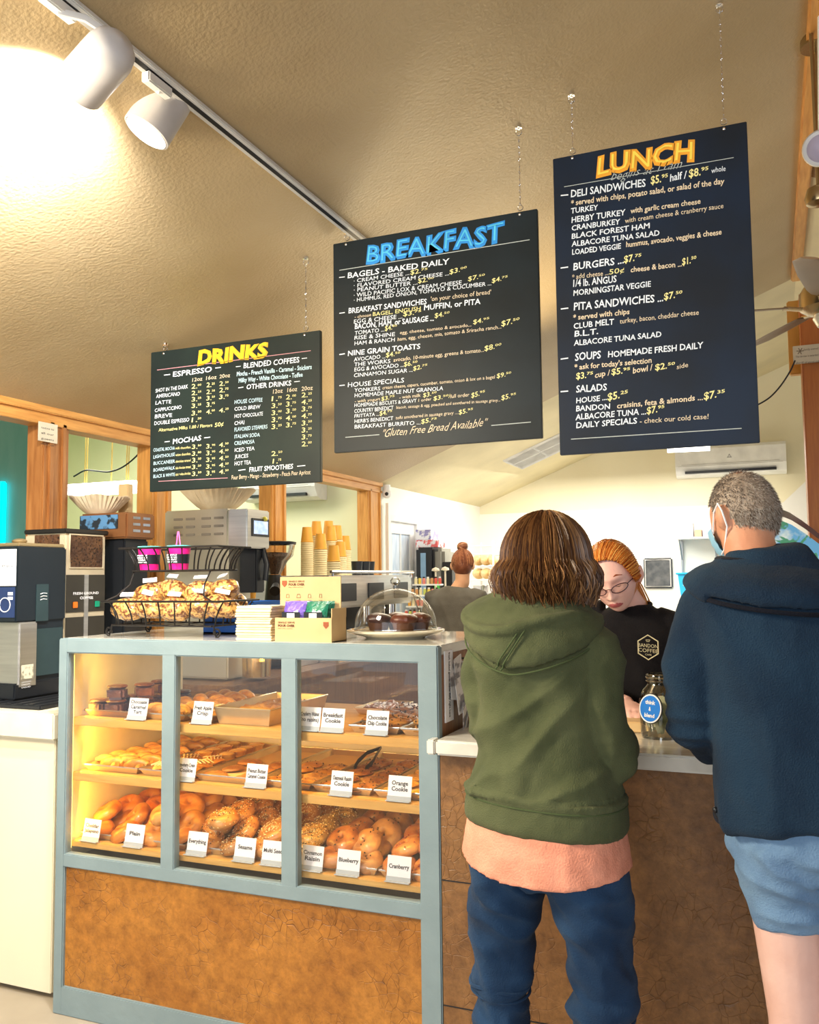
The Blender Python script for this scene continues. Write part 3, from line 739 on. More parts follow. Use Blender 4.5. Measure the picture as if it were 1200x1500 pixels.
# ------------------------------------------------------------------ track and spot lamps
tx = -1.495; tz = zc(tx)
t = thing('lighting_track', 'white lighting track with a black slot running along the sloped ceiling', 'track', (tx, 1.0, tz))
b = MB(); b.box(-0.018, 0.018, 0.6, 3.6, -0.022, 0.0, Matrix.Translation((tx, 0, tz-0.001)) @ Matrix.Rotation(-math.atan(SL), 4, 'Y'), c=0.003)
b.build('rail', M_whitep, t)
b = MB(); b.box(-0.006, 0.006, 0.6, 3.6, -0.0235, -0.0215, Matrix.Translation((tx, 0, tz-0.001)) @ Matrix.Rotation(-math.atan(SL), 4, 'Y'))
b.build('slot', M_black, t)
M_lamp = mat('lamp_shade_grey', (0.62, 0.60, 0.60), 0.35)
M_glow = mat('lamp_glow', (1, 1, 1), 0.5, emit=(1.0, 0.97, 0.90), estr=22)
def spot(center, axis, ytrack, label, k=1.0, tail=None):
    """a rounded can, open at the mouth; axis points where the light goes"""
    ax = Vector(axis).normalized()
    t = thing('spot_lamp', label, 'lamp', (tx, ytrack, tz-0.02), group='spot lamps on the ceiling track')
    q = Vector((0, 0, 1)).rotation_difference(-ax).to_matrix().to_4x4()
    Mt = Matrix.Translation(center) @ q @ Matrix.Scale(k, 4)
    b = MB(); b.lathe([(0.052, -0.092), (0.056, -0.09), (0.055, 0.0), (0.054, 0.03), (0.046, 0.055), (0.030, 0.070), (0.0, 0.075)], n=32, M=Mt, cap=False)
    b.lathe([(0.0, 0.06), (0.045, 0.03), (0.050, -0.092)], n=32, M=Mt, cap=False)
    b.build('shade', M_lamp, t, smooth=60)
    b = MB(); b.lathe([(0.0, -0.058), (0.047, -0.060), (0.047, -0.045), (0.0, -0.044)], n=28, M=Mt, cap=False); b.build('bulb', M_glow, t)
    top = Vector((tx, ytrack, tz-0.03)); c = Vector(center)
    b = MB(); b.box(-0.014, 0.014, -0.05, 0.05, -0.03, -0.0, Matrix.Translation((tx, ytrack, tz-0.022)), c=0.004); b.build('adapter', M_whitep, t)
    b = MB(); jt = c-ax*0.02*k+Vector((0.0, 0.0, 0.055)); b.tube([top-Vector((0, 0, 0.02)), top.lerp(jt, 0.5)+Vector((0.005, 0, 0)), jt], [(0.011, 0.006)]*3, 8); b.build('stem', M_whitep, t)
    l = bpy.data.lights.new('spot_lamp_light', 'SPOT'); l.energy = 125; l.color = (1.0, 0.97, 0.92); l.spot_size = R(130); l.spot_blend = 0.6; l.shadow_soft_size = 0.05
    o = bpy.data.objects.new('spot_lamp_light', l); COL.objects.link(o); o.location = c+ax*0.085*k
    o.rotation_euler = ax.to_track_quat('-Z', 'Y').to_euler()
spot(at(150, 90, Y=1.60), at(112, 133, Y=1.625)-at(150, 90, Y=1.60), 1.50, 'nearest white spot lamp on the track, aimed left', 1.10)
spot(at(243, 150, Y=1.98), at(212, 198, Y=1.945)-at(243, 150, Y=1.98), 1.86, 'second white spot lamp on the track, its glowing mouth showing', 1.22)

# ------------------------------------------------------------------ display case
M_frame = mat('blue_grey_paint', (0.215, 0.285, 0.305), 0.45, col2=(0.19, 0.255, 0.275), nscale=6, bump=0.15, bscale=30)
def leather(name, c1, c2, c3):
    """hammered copper-brown laminate with creases"""
    m = mat(name, c1, 0.42, col2=c2, nscale=3.5, detail=8)
    nt = m.node_tree; N = nt.nodes; L = nt.links; b = N['Principled BSDF']
    prev = b.inputs['Base Color'].links[0].from_socket
    tc = N.new('ShaderNodeTexCoord'); nz = N.new('ShaderNodeTexNoise'); nz.inputs['Scale'].default_value = 5; nz.inputs['Detail'].default_value = 3
    mx0 = N.new('ShaderNodeMix'); mx0.data_type = 'VECTOR'; mx0.inputs[0].default_value = 0.10
    L.new(tc.outputs['Object'], nz.inputs['Vector']); L.new(tc.outputs['Object'], mx0.inputs[4]); L.new(nz.outputs['Color'], mx0.inputs[5])
    v = N.new('ShaderNodeTexVoronoi'); v.feature = 'DISTANCE_TO_EDGE'; v.inputs['Scale'].default_value = 34; L.new(mx0.outputs[1], v.inputs['Vector'])
    v2 = N.new('ShaderNodeTexNoise'); v2.inputs['Scale'].default_value = 26; v2.inputs['Detail'].default_value = 12; v2.inputs['Roughness'].default_value = 0.75; L.new(tc.outputs['Object'], v2.inputs['Vector'])
    r = N.new('ShaderNodeValToRGB'); r.color_ramp.elements[0].position = 0.0; r.color_ramp.elements[1].position = 0.035
    r.color_ramp.elements[0].color = (1, 1, 1, 1); r.color_ramp.elements[1].color = (0, 0, 0, 1); L.new(v.outputs['Distance'], r.inputs['Fac'])
    gate = N.new('ShaderNodeMath'); gate.operation = 'MULTIPLY'
    n3 = N.new('ShaderNodeTexNoise'); n3.inputs['Scale'].default_value = 6; L.new(tc.outputs['Object'], n3.inputs['Vector'])
    r3 = N.new('ShaderNodeValToRGB'); r3.color_ramp.elements[0].position = 0.44; r3.color_ramp.elements[1].position = 0.66; L.new(n3.outputs['Fac'], r3.inputs['Fac'])
    L.new(r.outputs['Color'], gate.inputs[0]); L.new(r3.outputs['Color'], gate.inputs[1])
    mx = N.new('ShaderNodeMix'); mx.data_type = 'RGBA'; L.new(gate.outputs[0], mx.inputs[0]); L.new(prev, mx.inputs[6]); mx.inputs[7].default_value = (*c3, 1)
    r4 = N.new('ShaderNodeValToRGB'); r4.color_ramp.elements[0].position = 0.34; r4.color_ramp.elements[1].position = 0.66
    r4.color_ramp.elements[0].color = (0.66, 0.62, 0.58, 1); r4.color_ramp.elements[1].color = (1.3, 1.28, 1.2, 1); L.new(v2.outputs['Fac'], r4.inputs['Fac'])
    ml = N.new('ShaderNodeMix'); ml.data_type = 'RGBA'; ml.blend_type = 'MULTIPLY'; ml.inputs[0].default_value = 1.0
    L.new(mx.outputs[2], ml.inputs[6]); L.new(r4.outputs['Color'], ml.inputs[7]); L.new(ml.outputs[2], b.inputs['Base Color'])
    hs = N.new('ShaderNodeMath'); hs.operation = 'SUBTRACT'; L.new(v2.outputs['Fac'], hs.inputs[0]); L.new(gate.outputs[0], hs.inputs[1])
    bp = N.new('ShaderNodeBump'); bp.inputs['Strength'].default_value = 0.5; bp.inputs['Distance'].default_value = 0.006; L.new(hs.outputs[0], bp.inputs['Height']); L.new(bp.outputs[0], b.inputs['Normal'])
    return m
M_lea = leather('copper_laminate', (0.42, 0.180, 0.032), (0.30, 0.115, 0.018), (0.20, 0.075, 0.018))
M_lea2 = leather('brown_laminate', (0.25, 0.125, 0.045), (0.165, 0.075, 0.026), (0.15, 0.07, 0.03))
M_shelf = wood('shelf_maple', (0.72, 0.42, 0.12), (0.60, 0.32, 0.08), 0, rough=0.3)
M_inner = mat('case_white_lining', (0.82, 0.76, 0.58), 0.45)
CX0, CX1, CY0, CY1, CZ = -2.378, -0.925, 2.45, 3.13, 1.295
case = thing('display_case', 'blue-grey framed glass bakery case full of bagels, cookies and pastries', 'display case', ((CX0+CX1)/2, CY0, 0))
b = MB()
zt0, zg0, zp1, zp0 = 1.243, 0.545, 0.500, 0.095
b.box(CX0+.001, CX1-.001, CY0, CY0+0.035, zt0, CZ, c=0.004)
b.box(CX0+.001, CX1-.001, CY0, CY0+0.035, zp1, zg0, c=0.003)
b.box(CX0+.001, CX1-.001, CY0, CY0+0.035, 0.0, zp0, c=0.003)
for xa, xb in ((CX0, -2.336), (-0.990, CX1)): b.box(xa, xb, CY0-0.0008, CY0+0.0358, -0.0005, CZ-0.0005, c=0.004)
for xa, xb in ((-1.925, -1.870), (-1.460, -1.403)): b.box(xa, xb, CY0+0.0005, CY0+0.034, zg0-0.01, zt0+0.01, c=0.003)
b.build('frame', M_frame, case)
b = MB(); b.box(CX0+0.02, CX1-0.02, CY0+0.012, CY0+0.03, zp0-0.01, zp1+0.01); b.build('front_panel', M_lea, case)
b = MB(); b.box(CX0+0.001, CX1-0.001, CY0+0.036, CY1, CZ-0.03, CZ, c=0.003); b.build('top_slab', mat('white_laminate', (0.70, 0.68, 0.60), 0.12, col2=(0.64, 0.62, 0.55), nscale=20, coat=0.4), case)
b = MB(); b.box(CX0+0.004, CX0+0.03, CY0+0.036, CY1, 0.0, CZ-0.03); b.build('side_panel', M_inner, case)
b = MB(); b.box(CX1-0.03, CX1-0.002, CY0+0.036, CY1, 0.0, CZ-0.03); b.build('side_panel', wood('walnut_side', (0.30, 0.13, 0.045), (0.18, 0.07, 0.02), 2), case)
b = MB(); b.box(CX1-0.036, CX1-0.0305, CY0+0.04, CY1-0.01, zg0, CZ-0.035); b.build('lining', M_inner, case)
b = MB(); b.box(CX0+0.03, CX1-0.03, CY1-0.03, CY1-0.012, 0.52, 1.00); b.build('back_panel', M_inner, case)
b = MB(); b.box(CX0+0.03, CX1-0.03, CY1-0.025, CY1-0.02, 1.02, CZ-0.04); b.build('back_glass', M_glass, case)
b = MB(); b.box(CX0+0.03, CX1-0.03, CY0+0.036, CY1-0.03, 0.49, 0.515); b.build('deck', mat('deck_grey', (0.12, 0.12, 0.12), 0.3), case)
SH = (1.012, 0.818, 0.578)
for z in SH:
    b = MB(); b.box(CX0+0.031, CX1-0.037, CY0+0.045, CY1-0.035, z-0.02, z, c=0.002); z < .6 or b.box(CX0+0.031, CX1-0.037, CY0+0.040, CY0+0.0449, z-0.028, z-.001, c=0.001); b.build('shelf', M_shelf, case)
for xa, xb in ((-2.336, -1.925), (-1.870, -1.460), (-1.403, -0.990)):
    b = MB(); b.box(xa-0.004, xb+0.004, CY0+0.014, CY0+0.019, zg0-0.004, zt0+0.004); b.build('pane', M_glass, case, smooth=0)
# warm strip up the left corner; strips under top and shelves are added fill
M_strip = mat('strip_glow', (1, 0.8, 0.4), 0.5, emit=(1.0, 0.66, 0.16), estr=3.0)
for z in (CZ-0.034, SH[0]-0.0215, SH[1]-0.0215):
    b = MB(); b.box(CX0+0.05, CX1-0.06, CY0+0.052, CY0+0.062, z-0.007, z); b.build('light_strip', M_strip, case)
b = MB(); b.box(CX0+0.031, CX0+0.037, CY0+0.037, CY0+0.039, zg0+0.01, zt0-0.01); b.build('light_strip', M_strip, case)
for z, p in ((CZ-0.06, 1.0), (SH[0]-0.045, 1.3), (SH[1]-0.045, .9)):
    o = area_light('case_light', (-1.66, CY0+0.075, z), (-1.66, CY0+0.35, z-0.2), 1.3, 0.02, p*1.7, (1.0, 0.55, 0.07))
o = area_light('case_light', (CX0+0.06, CY0+0.06, 0.89), (-1.9, 2.9, 0.85), 0.02, 0.6, 2.0, (1.0, 0.55, 0.05))

# ------------------------------------------------------------------ sheet pans
M_pan = mat('pan_aluminium', (0.72, 0.62, 0.44), 0.28, metal=0.75, col2=(0.55, 0.45, 0.30), nscale=5)
M_pand = mat('pan_dark', (0.30, 0.20, 0.11), 0.35, metal=0.6)
M_lin = mat('baking_paper', (0.74, 0.55, 0.28), 0.7, col2=(0.66, 0.46, 0.22), nscale=3)
def pan(x0, x1, y0, y1, z, label, h=0.022, m=None, lin=None):
    t = thing('sheet_pan', label, 'tray', ((x0+x1)/2, y0, z), group='sheet pans in the bakery case')
    w = 0.012
    b = MB()
    o = [(x0, y0), (x1, y0), (x1, y1), (x0, y1)]; i = [(x0+w, y0+w), (x1-w, y0+w), (x1-w, y1-w), (x0+w, y1-w)]
    ii = [(x0+w*1.3, y0+w*1.3), (x1-w*1.3, y0+w*1.3), (x1-w*1.3, y1-w*1.3), (x0+w*1.3, y1-w*1.3)]
    vs = [(a, c, z+h) for a, c in o]+[(a, c, z+0.001) for a, c in i]+[(a, c, z+0.004) for a, c in ii]+[(a+(0.003 if k in (0, 3) else -0.003), c+(0.003 if k < 2 else -0.003), z+h) for k, (a, c) in enumerate(o)]
    fs = [(4, 5, 6, 7), (8, 11, 10, 9)]
    for k in range(4):
        j = (k+1) % 4; fs += [(k, j, 4+j, 4+k), (12+k, 8+k, 8+j, 12+j), (k, 12+k, 12+j, j)]
    b.add(vs, fs); b.build('pan', m or M_pan, t, smooth=0, fix=True)
    rim = MB(); rim.tube([(x0, y0, z+h), (x1, y0, z+h), (x1, y1, z+h), (x0, y1, z+h)], 0.003, 6, closed=True); rim.build('rim', m or M_steel, t)
    if lin:
        b = MB(); b.box(x0+w*1.4, x1-w*1.4, y0+w*1.4, y1-w*1.4, z+0.0045, z+0.0055); b.build('paper_liner', lin, t, smooth=0)
    return t
# ------------------------------------------------------------------ baked goods
def bread_fn(sd, amp):
    def f(p, v):
        return p*(1+amp*noise.noise(p*22+Vector((sd*3.1, 0, 0))))
    return f
def bagel_mesh(sd):
    b = MB(); nu, nv = 26, 14; Rr, r = 0.0265, 0.0265
    vs = []; fs = []
    for i in range(nu):
        a = 2*math.pi*i/nu
        for j in range(nv):
            c = 2*math.pi*j/nv
            n1 = noise.noise(Vector((math.cos(a)*1.3+sd*5, math.sin(a)*1.3, math.sin(c)*0.6)))
            q = Rr*(1+0.05*n1)+r*math.cos(c)*(1.06+0.10*n1)
            if q < 0.004: q = 0.004
            z = r*0.95*math.sin(c)*(1+0.10*n1)
            if z < -0.012: z = -0.012+(z+0.012)*0.3
            vs.append((q*math.cos(a), q*math.sin(a), z+0.015))
    for i in range(nu):
        for j in range(nv): fs.append((i*nv+j, ((i+1) % nu)*nv+j, ((i+1) % nu)*nv+(j+1) % nv, i*nv+(j+1) % nv))
    return vs, fs
def seeds(mb, vs, n, sz, zmin=0.012, seed=0, lift=0.0008):
    rnd = random.Random(seed)
    top = [Vector(v) for v in vs if v[2] > zmin]
    for _ in range(n):
        p = rnd.choice(top)+Vector((rnd.uniform(-1, 1), rnd.uniform(-1, 1), 0))*0.003
        p.z += lift
        a = rnd.uniform(0, 3.14); d = Vector((math.cos(a), math.sin(a), rnd.uniform(-.3, .3)))*sz; e = Vector((-math.sin(a), math.cos(a), 0))*sz*0.6
        mb.add([p-d, p+e, p+d, p-e, p+Vector((0, 0, sz*0.7)), p-Vector((0, 0, sz*0.7))], [(0, 1, 4), (1, 2, 4), (2, 3, 4), (3, 0, 4), (1, 0, 5), (2, 1, 5), (3, 2, 5), (0, 3, 5)])
def crust(n, a, c, bump=0.3):
    a = (a[0]*.86, a[1]*.74, a[2]*.6); c = (c[0]*.72, c[1]*.6, c[2]*.5)
    m = mat('crust_'+n, a, 0.38, col2=c, nscale=16, detail=5, bump=bump, bscale=50, coat=0.35, ramp=(0.40, 0.60))
    if 'tinted' not in m:
        m['tinted'] = 1; nt = m.node_tree; bs = nt.nodes['Principled BSDF']; pv = bs.inputs['Base Color'].links[0].from_socket
        oi = nt.nodes.new('ShaderNodeObjectInfo'); mr = nt.nodes.new('ShaderNodeMapRange'); mr.inputs[3].default_value = 0.62; mr.inputs[4].default_value = 1.18; nt.links.new(oi.outputs['Random'], mr.inputs[0])
        mx = nt.nodes.new('ShaderNodeMix'); mx.data_type = 'RGBA'; mx.blend_type = 'MULTIPLY'; mx.inputs[0].default_value = 1; nt.links.new(pv, mx.inputs[6]); nt.links.new(mr.outputs[0], mx.inputs[7]); nt.links.new(mx.outputs[2], bs.inputs['Base Color'])
    return m
M_dseed = mat('dark_seed', (0.02, 0.016, 0.012), 0.5); M_lseed = mat('pale_seed', (0.80, 0.66, 0.38), 0.5)
KINDS = {
    'cheddar': (crust('cheddar', (0.80, 0.36, 0.05), (0.62, 0.20, 0.02)), None),
    'plain': (crust('plain', (0.78, 0.42, 0.12), (0.62, 0.28, 0.06)), None),
    'everything': (crust('everything', (0.62, 0.33, 0.10), (0.45, 0.20, 0.05)), (240, (M_dseed, M_lseed))),
    'sesame': (crust('sesame', (0.60, 0.34, 0.12), (0.45, 0.22, 0.06)), (230, (M_lseed,))),
    'multi_seed': (crust('multi', (0.50, 0.36, 0.14), (0.36, 0.22, 0.08)), (300, (M_dseed, M_lseed))),
    'cinnamon': (crust('cinnamon', (0.48, 0.23, 0.08), (0.26, 0.10, 0.035)), (14, (M_dseed,))),
    'blueberry': (crust('blueberry', (0.58, 0.36, 0.17), (0.38, 0.22, 0.12)), (12, (M_dseed,))),
    'cranberry': (crust('cranberry', (0.66, 0.38, 0.15), (0.48, 0.20, 0.07)), (16, (mat('cranberry_red', (0.30, 0.03, 0.01), 0.4),))),
}
BAG = {}
def bagel_proto(kind):
    out = []
    for sd in range(3):
        vs, fs = bagel_mesh(sd+len(kind)*0.7)
        b = MB(); b.add(vs, fs)
        sp = KINDS[kind][1]; ms = [KINDS[kind][0]]
        if sp:
            for i, mm in enumerate(sp[1]):
                b.cur = i+1; ms.append(mm)
                seeds(b, vs, sp[0]//len(sp[1]), 0.0027 if sp[0] > 50 else 0.0042, seed=sd*7+i)
        o = b.build('bagel', ms, None, smooth=60); out.append(o.data)
        bpy.data.objects.remove(o)
    return out
def place(name, me, loc, rot, label, cat, group, sc=1.0):
    o = bpy.data.objects.new(name, me); COL.objects.link(o)
    o.location = loc; o.rotation_euler = rot; o.scale = (sc, sc, sc)
    return tag(o, label, cat, group)
BL = {'cheddar': 'cheese-topped bagel behind the Cheddar card', 'plain': 'smooth golden bagel behind the Plain card',
      'everything': 'seeded bagel behind the Everything card', 'sesame': 'pale-seeded bagel behind the Sesame card',
      'multi_seed': 'seed-crusted bagel behind the Multi Seed card', 'cinnamon': 'dark glossy bagel behind the Cinnamon card',
      'blueberry': 'speckled brown bagel behind the Blueberry card', 'cranberry': 'tan bagel behind the Cranberry card'}
ROW = ['front row', 'second row', 'third row', 'fourth row', 'fifth row', 'sixth row']
LAY = ['bottom layer', 'second layer', 'top layer']
def heap(kind, x0, x1, y0, y1, z, cols=2, rows=4, layers=2, seed=1):
    rnd = random.Random(seed); pr = BAG.setdefault(kind, bagel_proto(kind)) if kind not in BAG else BAG[kind]
    w = (x1-x0-0.10)/(max(cols-1, 1)); d = (y1-y0-0.10)/(max(rows-1, 1))
    for L in range(layers):
        for r in range(rows-(L and 1)):
            for c in range(cols-(1 if L == 2 else 0)):
                x = x0+0.05+c*w+rnd.uniform(-.010, .010)+(w/2 if L == 2 else 0); y = y0+0.05+(r+0.5*(L % 2))*d+rnd.uniform(-.006, .006)
                zz = z+0.012+L*0.040+rnd.uniform(0, .004)
                tilt = rnd.uniform(-.15, .15) if L == 0 else rnd.uniform(-.45, .45)
                place('bagel', rnd.choice(pr), (x, y, zz), (rnd.uniform(.25, .85) if L else rnd.uniform(.10, .5), rnd.uniform(-.35, .35), rnd.uniform(-.6, .6)), BL[kind]+', '+(ROW[r] if r < rows-1-(L and 1) else 'back row')+(', left' if cols > 1 and c == 0 else ', right' if cols > 1 else '')+(', '+LAY[L] if layers > 1 else ''), 'bagel', kind.replace('_', ' ')+' bagels', rnd.uniform(0.98, 1.10))
def cookie_mesh(sd, rr=0.042, h=0.011, rough=0.10):
    b = MB()
    def fn(p, v):
        a = noise.noise(Vector((v.x*1.6+sd*4, v.y*1.6, 0)))
        k = 1+rough*a
        t = noise.noise(p*90+Vector((sd, 0, 0)))*0.0035+noise.noise(p*220+Vector((sd, 0, 0)))*0.0015
        return Vector((p.x*k, p.y*k, max(p.z, -h*0.35)+(t if v.z > 0.1 else 0)))
    b.ball((0, 0, h*0.4), (rr, rr, h), 30, 18, fn=fn)
    return b
def cookie_proto(kind, col, col2, chip=None, nchip=0, rr=0.042, sz=0.004):
    out = []
    for sd in range(3):
        b = cookie_mesh(sd+len(kind), rr); vs = list(b.v); ms = [crust('cookie_'+kind, col, col2, 0.6)]
        if chip: b.cur = 1; ms.append(chip); seeds(b, vs, nchip, sz, zmin=0.008, seed=sd)
        o = b.build('cookie', ms, None, smooth=60); out.append(o.data); bpy.data.objects.remove(o)
    return out
M_choc = mat('chocolate', (0.035, 0.014, 0.008), 0.35)
CK = {'breakfast': cookie_proto('breakfast', (0.50, 0.27, 0.08), (0.30, 0.14, 0.035), M_dseed, 12),
      'chip': cookie_proto('chip', (0.70, 0.46, 0.16), (0.55, 0.32, 0.09), M_choc, 26, sz=0.0055),
      'oat': cookie_proto('oat', (0.46, 0.25, 0.08), (0.28, 0.12, 0.035), M_dseed, 8, rr=0.046),
      'orange': cookie_proto('orange', (0.86, 0.62, 0.14), (0.78, 0.50, 0.08)),
      'peanut': cookie_proto('peanut', (0.62, 0.38, 0.12), (0.48, 0.25, 0.07), M_choc, 6),
      'straw': cookie_proto('straw', (0.66, 0.36, 0.12), (0.50, 0.24, 0.07))}
def cookies(kind, x0, x1, y0, y1, z, label, cols=2, rows=4, layers=1, seed=3):
    rnd = random.Random(seed); w = (x1-x0-0.1)/max(cols-1, 1); d = (y1-y0-0.1)/max(rows-1, 1)
    for L in range(layers):
        for r in range(rows-L):
            for c in range(cols-(L if cols > 2 else 0)):
                place('cookie', rnd.choice(CK[kind]), (x0+.05+c*w+rnd.uniform(-.006, .006), y0+.05+(r+L*.5)*d+rnd.uniform(-.006, .006), z+0.010+L*0.014), (rnd.uniform(-.07, .07)+(0.12 if L else 0), rnd.uniform(-.07, .07), rnd.uniform(0, 6)), label+', '+(ROW[r] if r < rows-1-L else 'back row')+(', left' if cols > 1 and c == 0 else ', right' if cols > 1 else '')+(', upper' if L else ', lower' if layers > 1 else ''), 'cookie', label.split(' behind ')[0].split(' right ')[0]+'s', rnd.uniform(.95, 1.06))
YP0, YP1 = 2.525, 3.07
# bottom shelf
Z3 = SH[2]
for (xa, xb), kind, ly, txt in (((-2.338, -2.105), 'cheddar', 2, 'Cheddar Jalapeno'), ((-2.095, -1.880), 'plain', 3, 'Plain'), ((-1.865, -1.650), 'everything', 3, 'Everything'), ((-1.640, -1.500), 'sesame', 3, 'Sesame'), ((-1.492, -1.375), 'multi_seed', 3, 'Multi Seed'), ((-1.368, -1.165), 'cinnamon', 2, 'Cinnamon Raisin'), ((-1.155, -0.968), 'cranberry', 2, 'Cranberry')):
    pan(xa, xb, YP0, YP1, Z3, 'aluminium sheet pan under the bagels behind the %s card' % txt)
    if kind == 'cinnamon':
        heap('cinnamon', xa, (xa+xb)/2+0.012, YP0, YP1, Z3, 1, 5, 2, 4); heap('blueberry', (xa+xb)/2-0.012, xb, YP0, YP1, Z3, 1, 5, 2, 5)
    else: heap(kind, xa, xb, YP0, YP1, Z3, 1 if xb-xa < 0.15 else 2, 5, ly, len(kind))
# middle shelf
Z2 = SH[1]
def pastry(name, mb, m, loc, rz, label, cat, group):
    o = mb.build(name, m, None, smooth=60, world=False); o.location = loc; o.rotation_euler = (0, 0, rz); return tag(o, label, cat, group)
M_past = crust('pastry', (0.86, 0.58, 0.20), (0.66, 0.34, 0.08), 0.5); M_ice = mat('white_icing', (0.88, 0.80, 0.62), 0.3)
def twist_proto(sd=0):
    b = MB()
    for s in (0, math.pi):
        pts = []; rad = []
        for i in range(22):
            t = i/21; a = t*6.0+s; pts.append((0.013*math.cos(a), (t-.5)*0.13, 0.018+0.009*math.sin(a))); rad.append(0.006+0.011*math.sin(math.pi*min(max(t, .04), .96))**0.6)
        b.tube(pts, rad, 8)
    return b
tw = twist_proto().build('p', [M_past], None, smooth=70).data
def roll_mesh():
    b = MB(); pts = []; rad = []
    for i in range(46):
        t = i/45; a = t*2*math.pi*2.6; r = 0.006+0.028*t; pts.append((r*math.cos(a), r*math.sin(a), 0.016+0.004*math.sin(3*a))); rad.append((0.0075, 0.015))
    b.tube(pts, rad, 8, side=(0, 0, 1)); b.cur = 1
    for q in range(5):
        b.tube([(-0.034+0.004*q, -0.028+q*0.013, 0.026), (0, -0.024+q*0.014, 0.034), (0.034-0.003*q, -0.030+q*0.013, 0.027)], 0.0022, 5)
    return b
rl = roll_mesh().build('p', [M_past, M_ice], None, smooth=70).data
def tart_mesh():
    b = MB(); b.lathe([(0.026, 0), (0.033, 0.022), (0.036, 0.026), (0.033, 0.027), (0.031, 0.021)], n=22, cap=False); b.cyl((0, 0, 0.0), 0.028, 0.019, 22, r2=0.031); b.cur = 1
    b.ball((0, 0, 0.021), (0.030, 0.030, 0.009), 18, 10); return b
trt = tart_mesh().build('p', [M_past, mat('custard', (0.84, 0.62, 0.28), 0.3, col2=(0.7, 0.42, 0.12), nscale=30)], None, smooth=60).data
for n in ('p', 'p.001', 'p.002'):
    if n in bpy.data.objects: bpy.data.objects.remove(bpy.data.objects[n])
def grid(name, me, xa, xb, ya, yb, z, cols, rows, label, cat, group, rz=None, seed=1):
    rnd = random.Random(seed)
    for r in range(rows):
        for c in range(cols):
            x = xa+(xb-xa)*(c+.5)/cols; y = ya+(yb-ya)*(r+.5)/rows
            place(name, me, (x+rnd.uniform(-.004, .004), y+rnd.uniform(-.004, .004), z), (0, 0, (rnd.uniform(0, 6) if rz is None else rz+rnd.uniform(-.2, .2))), label+', '+('front row' if r == 0 else 'back row' if r == rows-1 else ['', 'second row', 'third row', 'fourth row', 'fifth row'][r])+(', left' if cols > 1 and c == 0 else ', right' if cols > 1 else ''), cat, group, rnd.uniform(.95, 1.07))
pan(-2.325, -2.085, YP0, YP1, Z2, 'sheet pan of twists at the left end of the middle shelf', lin=M_lin)
grid('pastry_twist', tw, -2.315, -2.095, YP0+.02, YP1-.02, Z2+.005, 2, 6, 'braided pastry at middle shelf left end', 'pastry', 'braided pastries', 1.2)
pan(-2.075, -1.850, YP0, YP1, Z2, 'sheet pan of iced rolls on the middle shelf, behind the left stile', lin=M_lin)
grid('iced_roll', rl, -2.065, -1.860, YP0+.02, YP0+.25, Z2+.005, 2, 3, 'white-iced coiled roll on the middle shelf', 'pastry', 'iced rolls')
grid('custard_tart', trt, -2.065, -1.860, YP0+.26, YP1-.02, Z2+.005, 2, 4, 'round custard tart behind the iced rolls', 'pastry', 'custard tarts')
pan(-1.840, -1.610, YP0, YP1, Z2, 'sheet pan of thin cookies on the middle shelf, behind the Strawberry Cream card', lin=M_lin)
cookies('straw', -1.84, -1.61, YP0, YP0+.30, Z2, 'flat cookie right of the Strawberry card', 2, 3)
pan(-1.600, -1.395, YP0, YP1, Z2, 'sheet pan of cookies behind the Peanut Butter Caramel card', lin=M_lin)
cookies('peanut', -1.60, -1.395, YP0, YP0+.34, Z2, 'chunky cookie behind the Peanut Butter card', 2, 4)
pan(-1.388, -1.180, YP0+.0, YP1, Z2, 'sheet pan of large cookies behind the Oatmeal Raisin card', lin=M_lin)
cookies('oat', -1.388, -1.18, YP0, YP1-.08, Z2, 'rough brown cookie behind the Oatmeal Raisin card', 2, 5)
pan(-1.170, -0.968, YP0, YP1, Z2, 'sheet pan of yellow cookies behind the Orange Cookie card', lin=M_lin)
cookies('orange', -1.17, -0.968, YP0, YP1, Z2, 'pale yellow cookie behind the Orange card', 2, 6)
# top shelf
Z1 = SH[0]
pan(-2.325, -2.115, YP0, YP1, Z1, 'sheet pan of chocolate cakes at the left end of the top shelf', m=M_pand)
M_cake = crust('chocolate_cake', (0.20, 0.075, 0.03), (0.10, 0.03, 0.012), 0.8)
for i, (x, y, dz) in enumerate(((-2.285, 2.56, 0), (-2.215, 2.565, 0), (-2.213, 2.567, 0.052), (-2.155, 2.64, 0), (-2.153, 2.642, 0.052), (-2.24, 2.70, 0), (-2.16, 2.74, 0), (-2.158, 2.742, 0.052), (-2.27, 2.66, 0), (-2.22, 2.82, 0), (-2.15, 2.86, 0))):
    b = MB(); b.cbox((0, 0, 0.023), 0.064, 0.062, 0.046, b=0.010)
    for j, v in enumerate(b.v): b.v[j] = v*(1+0.08*noise.noise(v*60+Vector((i, 0, 0))))
    b.lathe([(0.030, 0.040), (0.037, 0.046), (0.034, 0.051), (0.02, 0.053)], n=18)
    pastry('chocolate_cake', b, M_cake, (x, y, Z1+.006+dz), 0.2*i, 'dark chocolate cake, top left shelf, '+('front left', 'front middle, lower', 'front middle, upper', 'second row right, lower', 'second row right, upper', 'third row middle', 'third row right, lower', 'third row right, upper', 'left side, second row', 'back middle', 'back right corner')[i], 'cake', 'chocolate cakes on the top shelf')
pan(-2.105, -1.885, YP0, YP1, Z1, 'sheet pan of golden twists on the top shelf behind the left stile', lin=M_lin)
grid('pastry_twist', tw, -2.095, -1.895, YP0+.02, YP1-.02, Z1+.005, 2, 6, 'braided pastry on the second top-shelf pan', 'pastry', 'braided pastries, top shelf', 0.9, 5)
pan(-1.870, -1.775, YP0, YP1, Z1, 'narrow sheet pan of iced rolls on the top shelf', lin=M_lin)
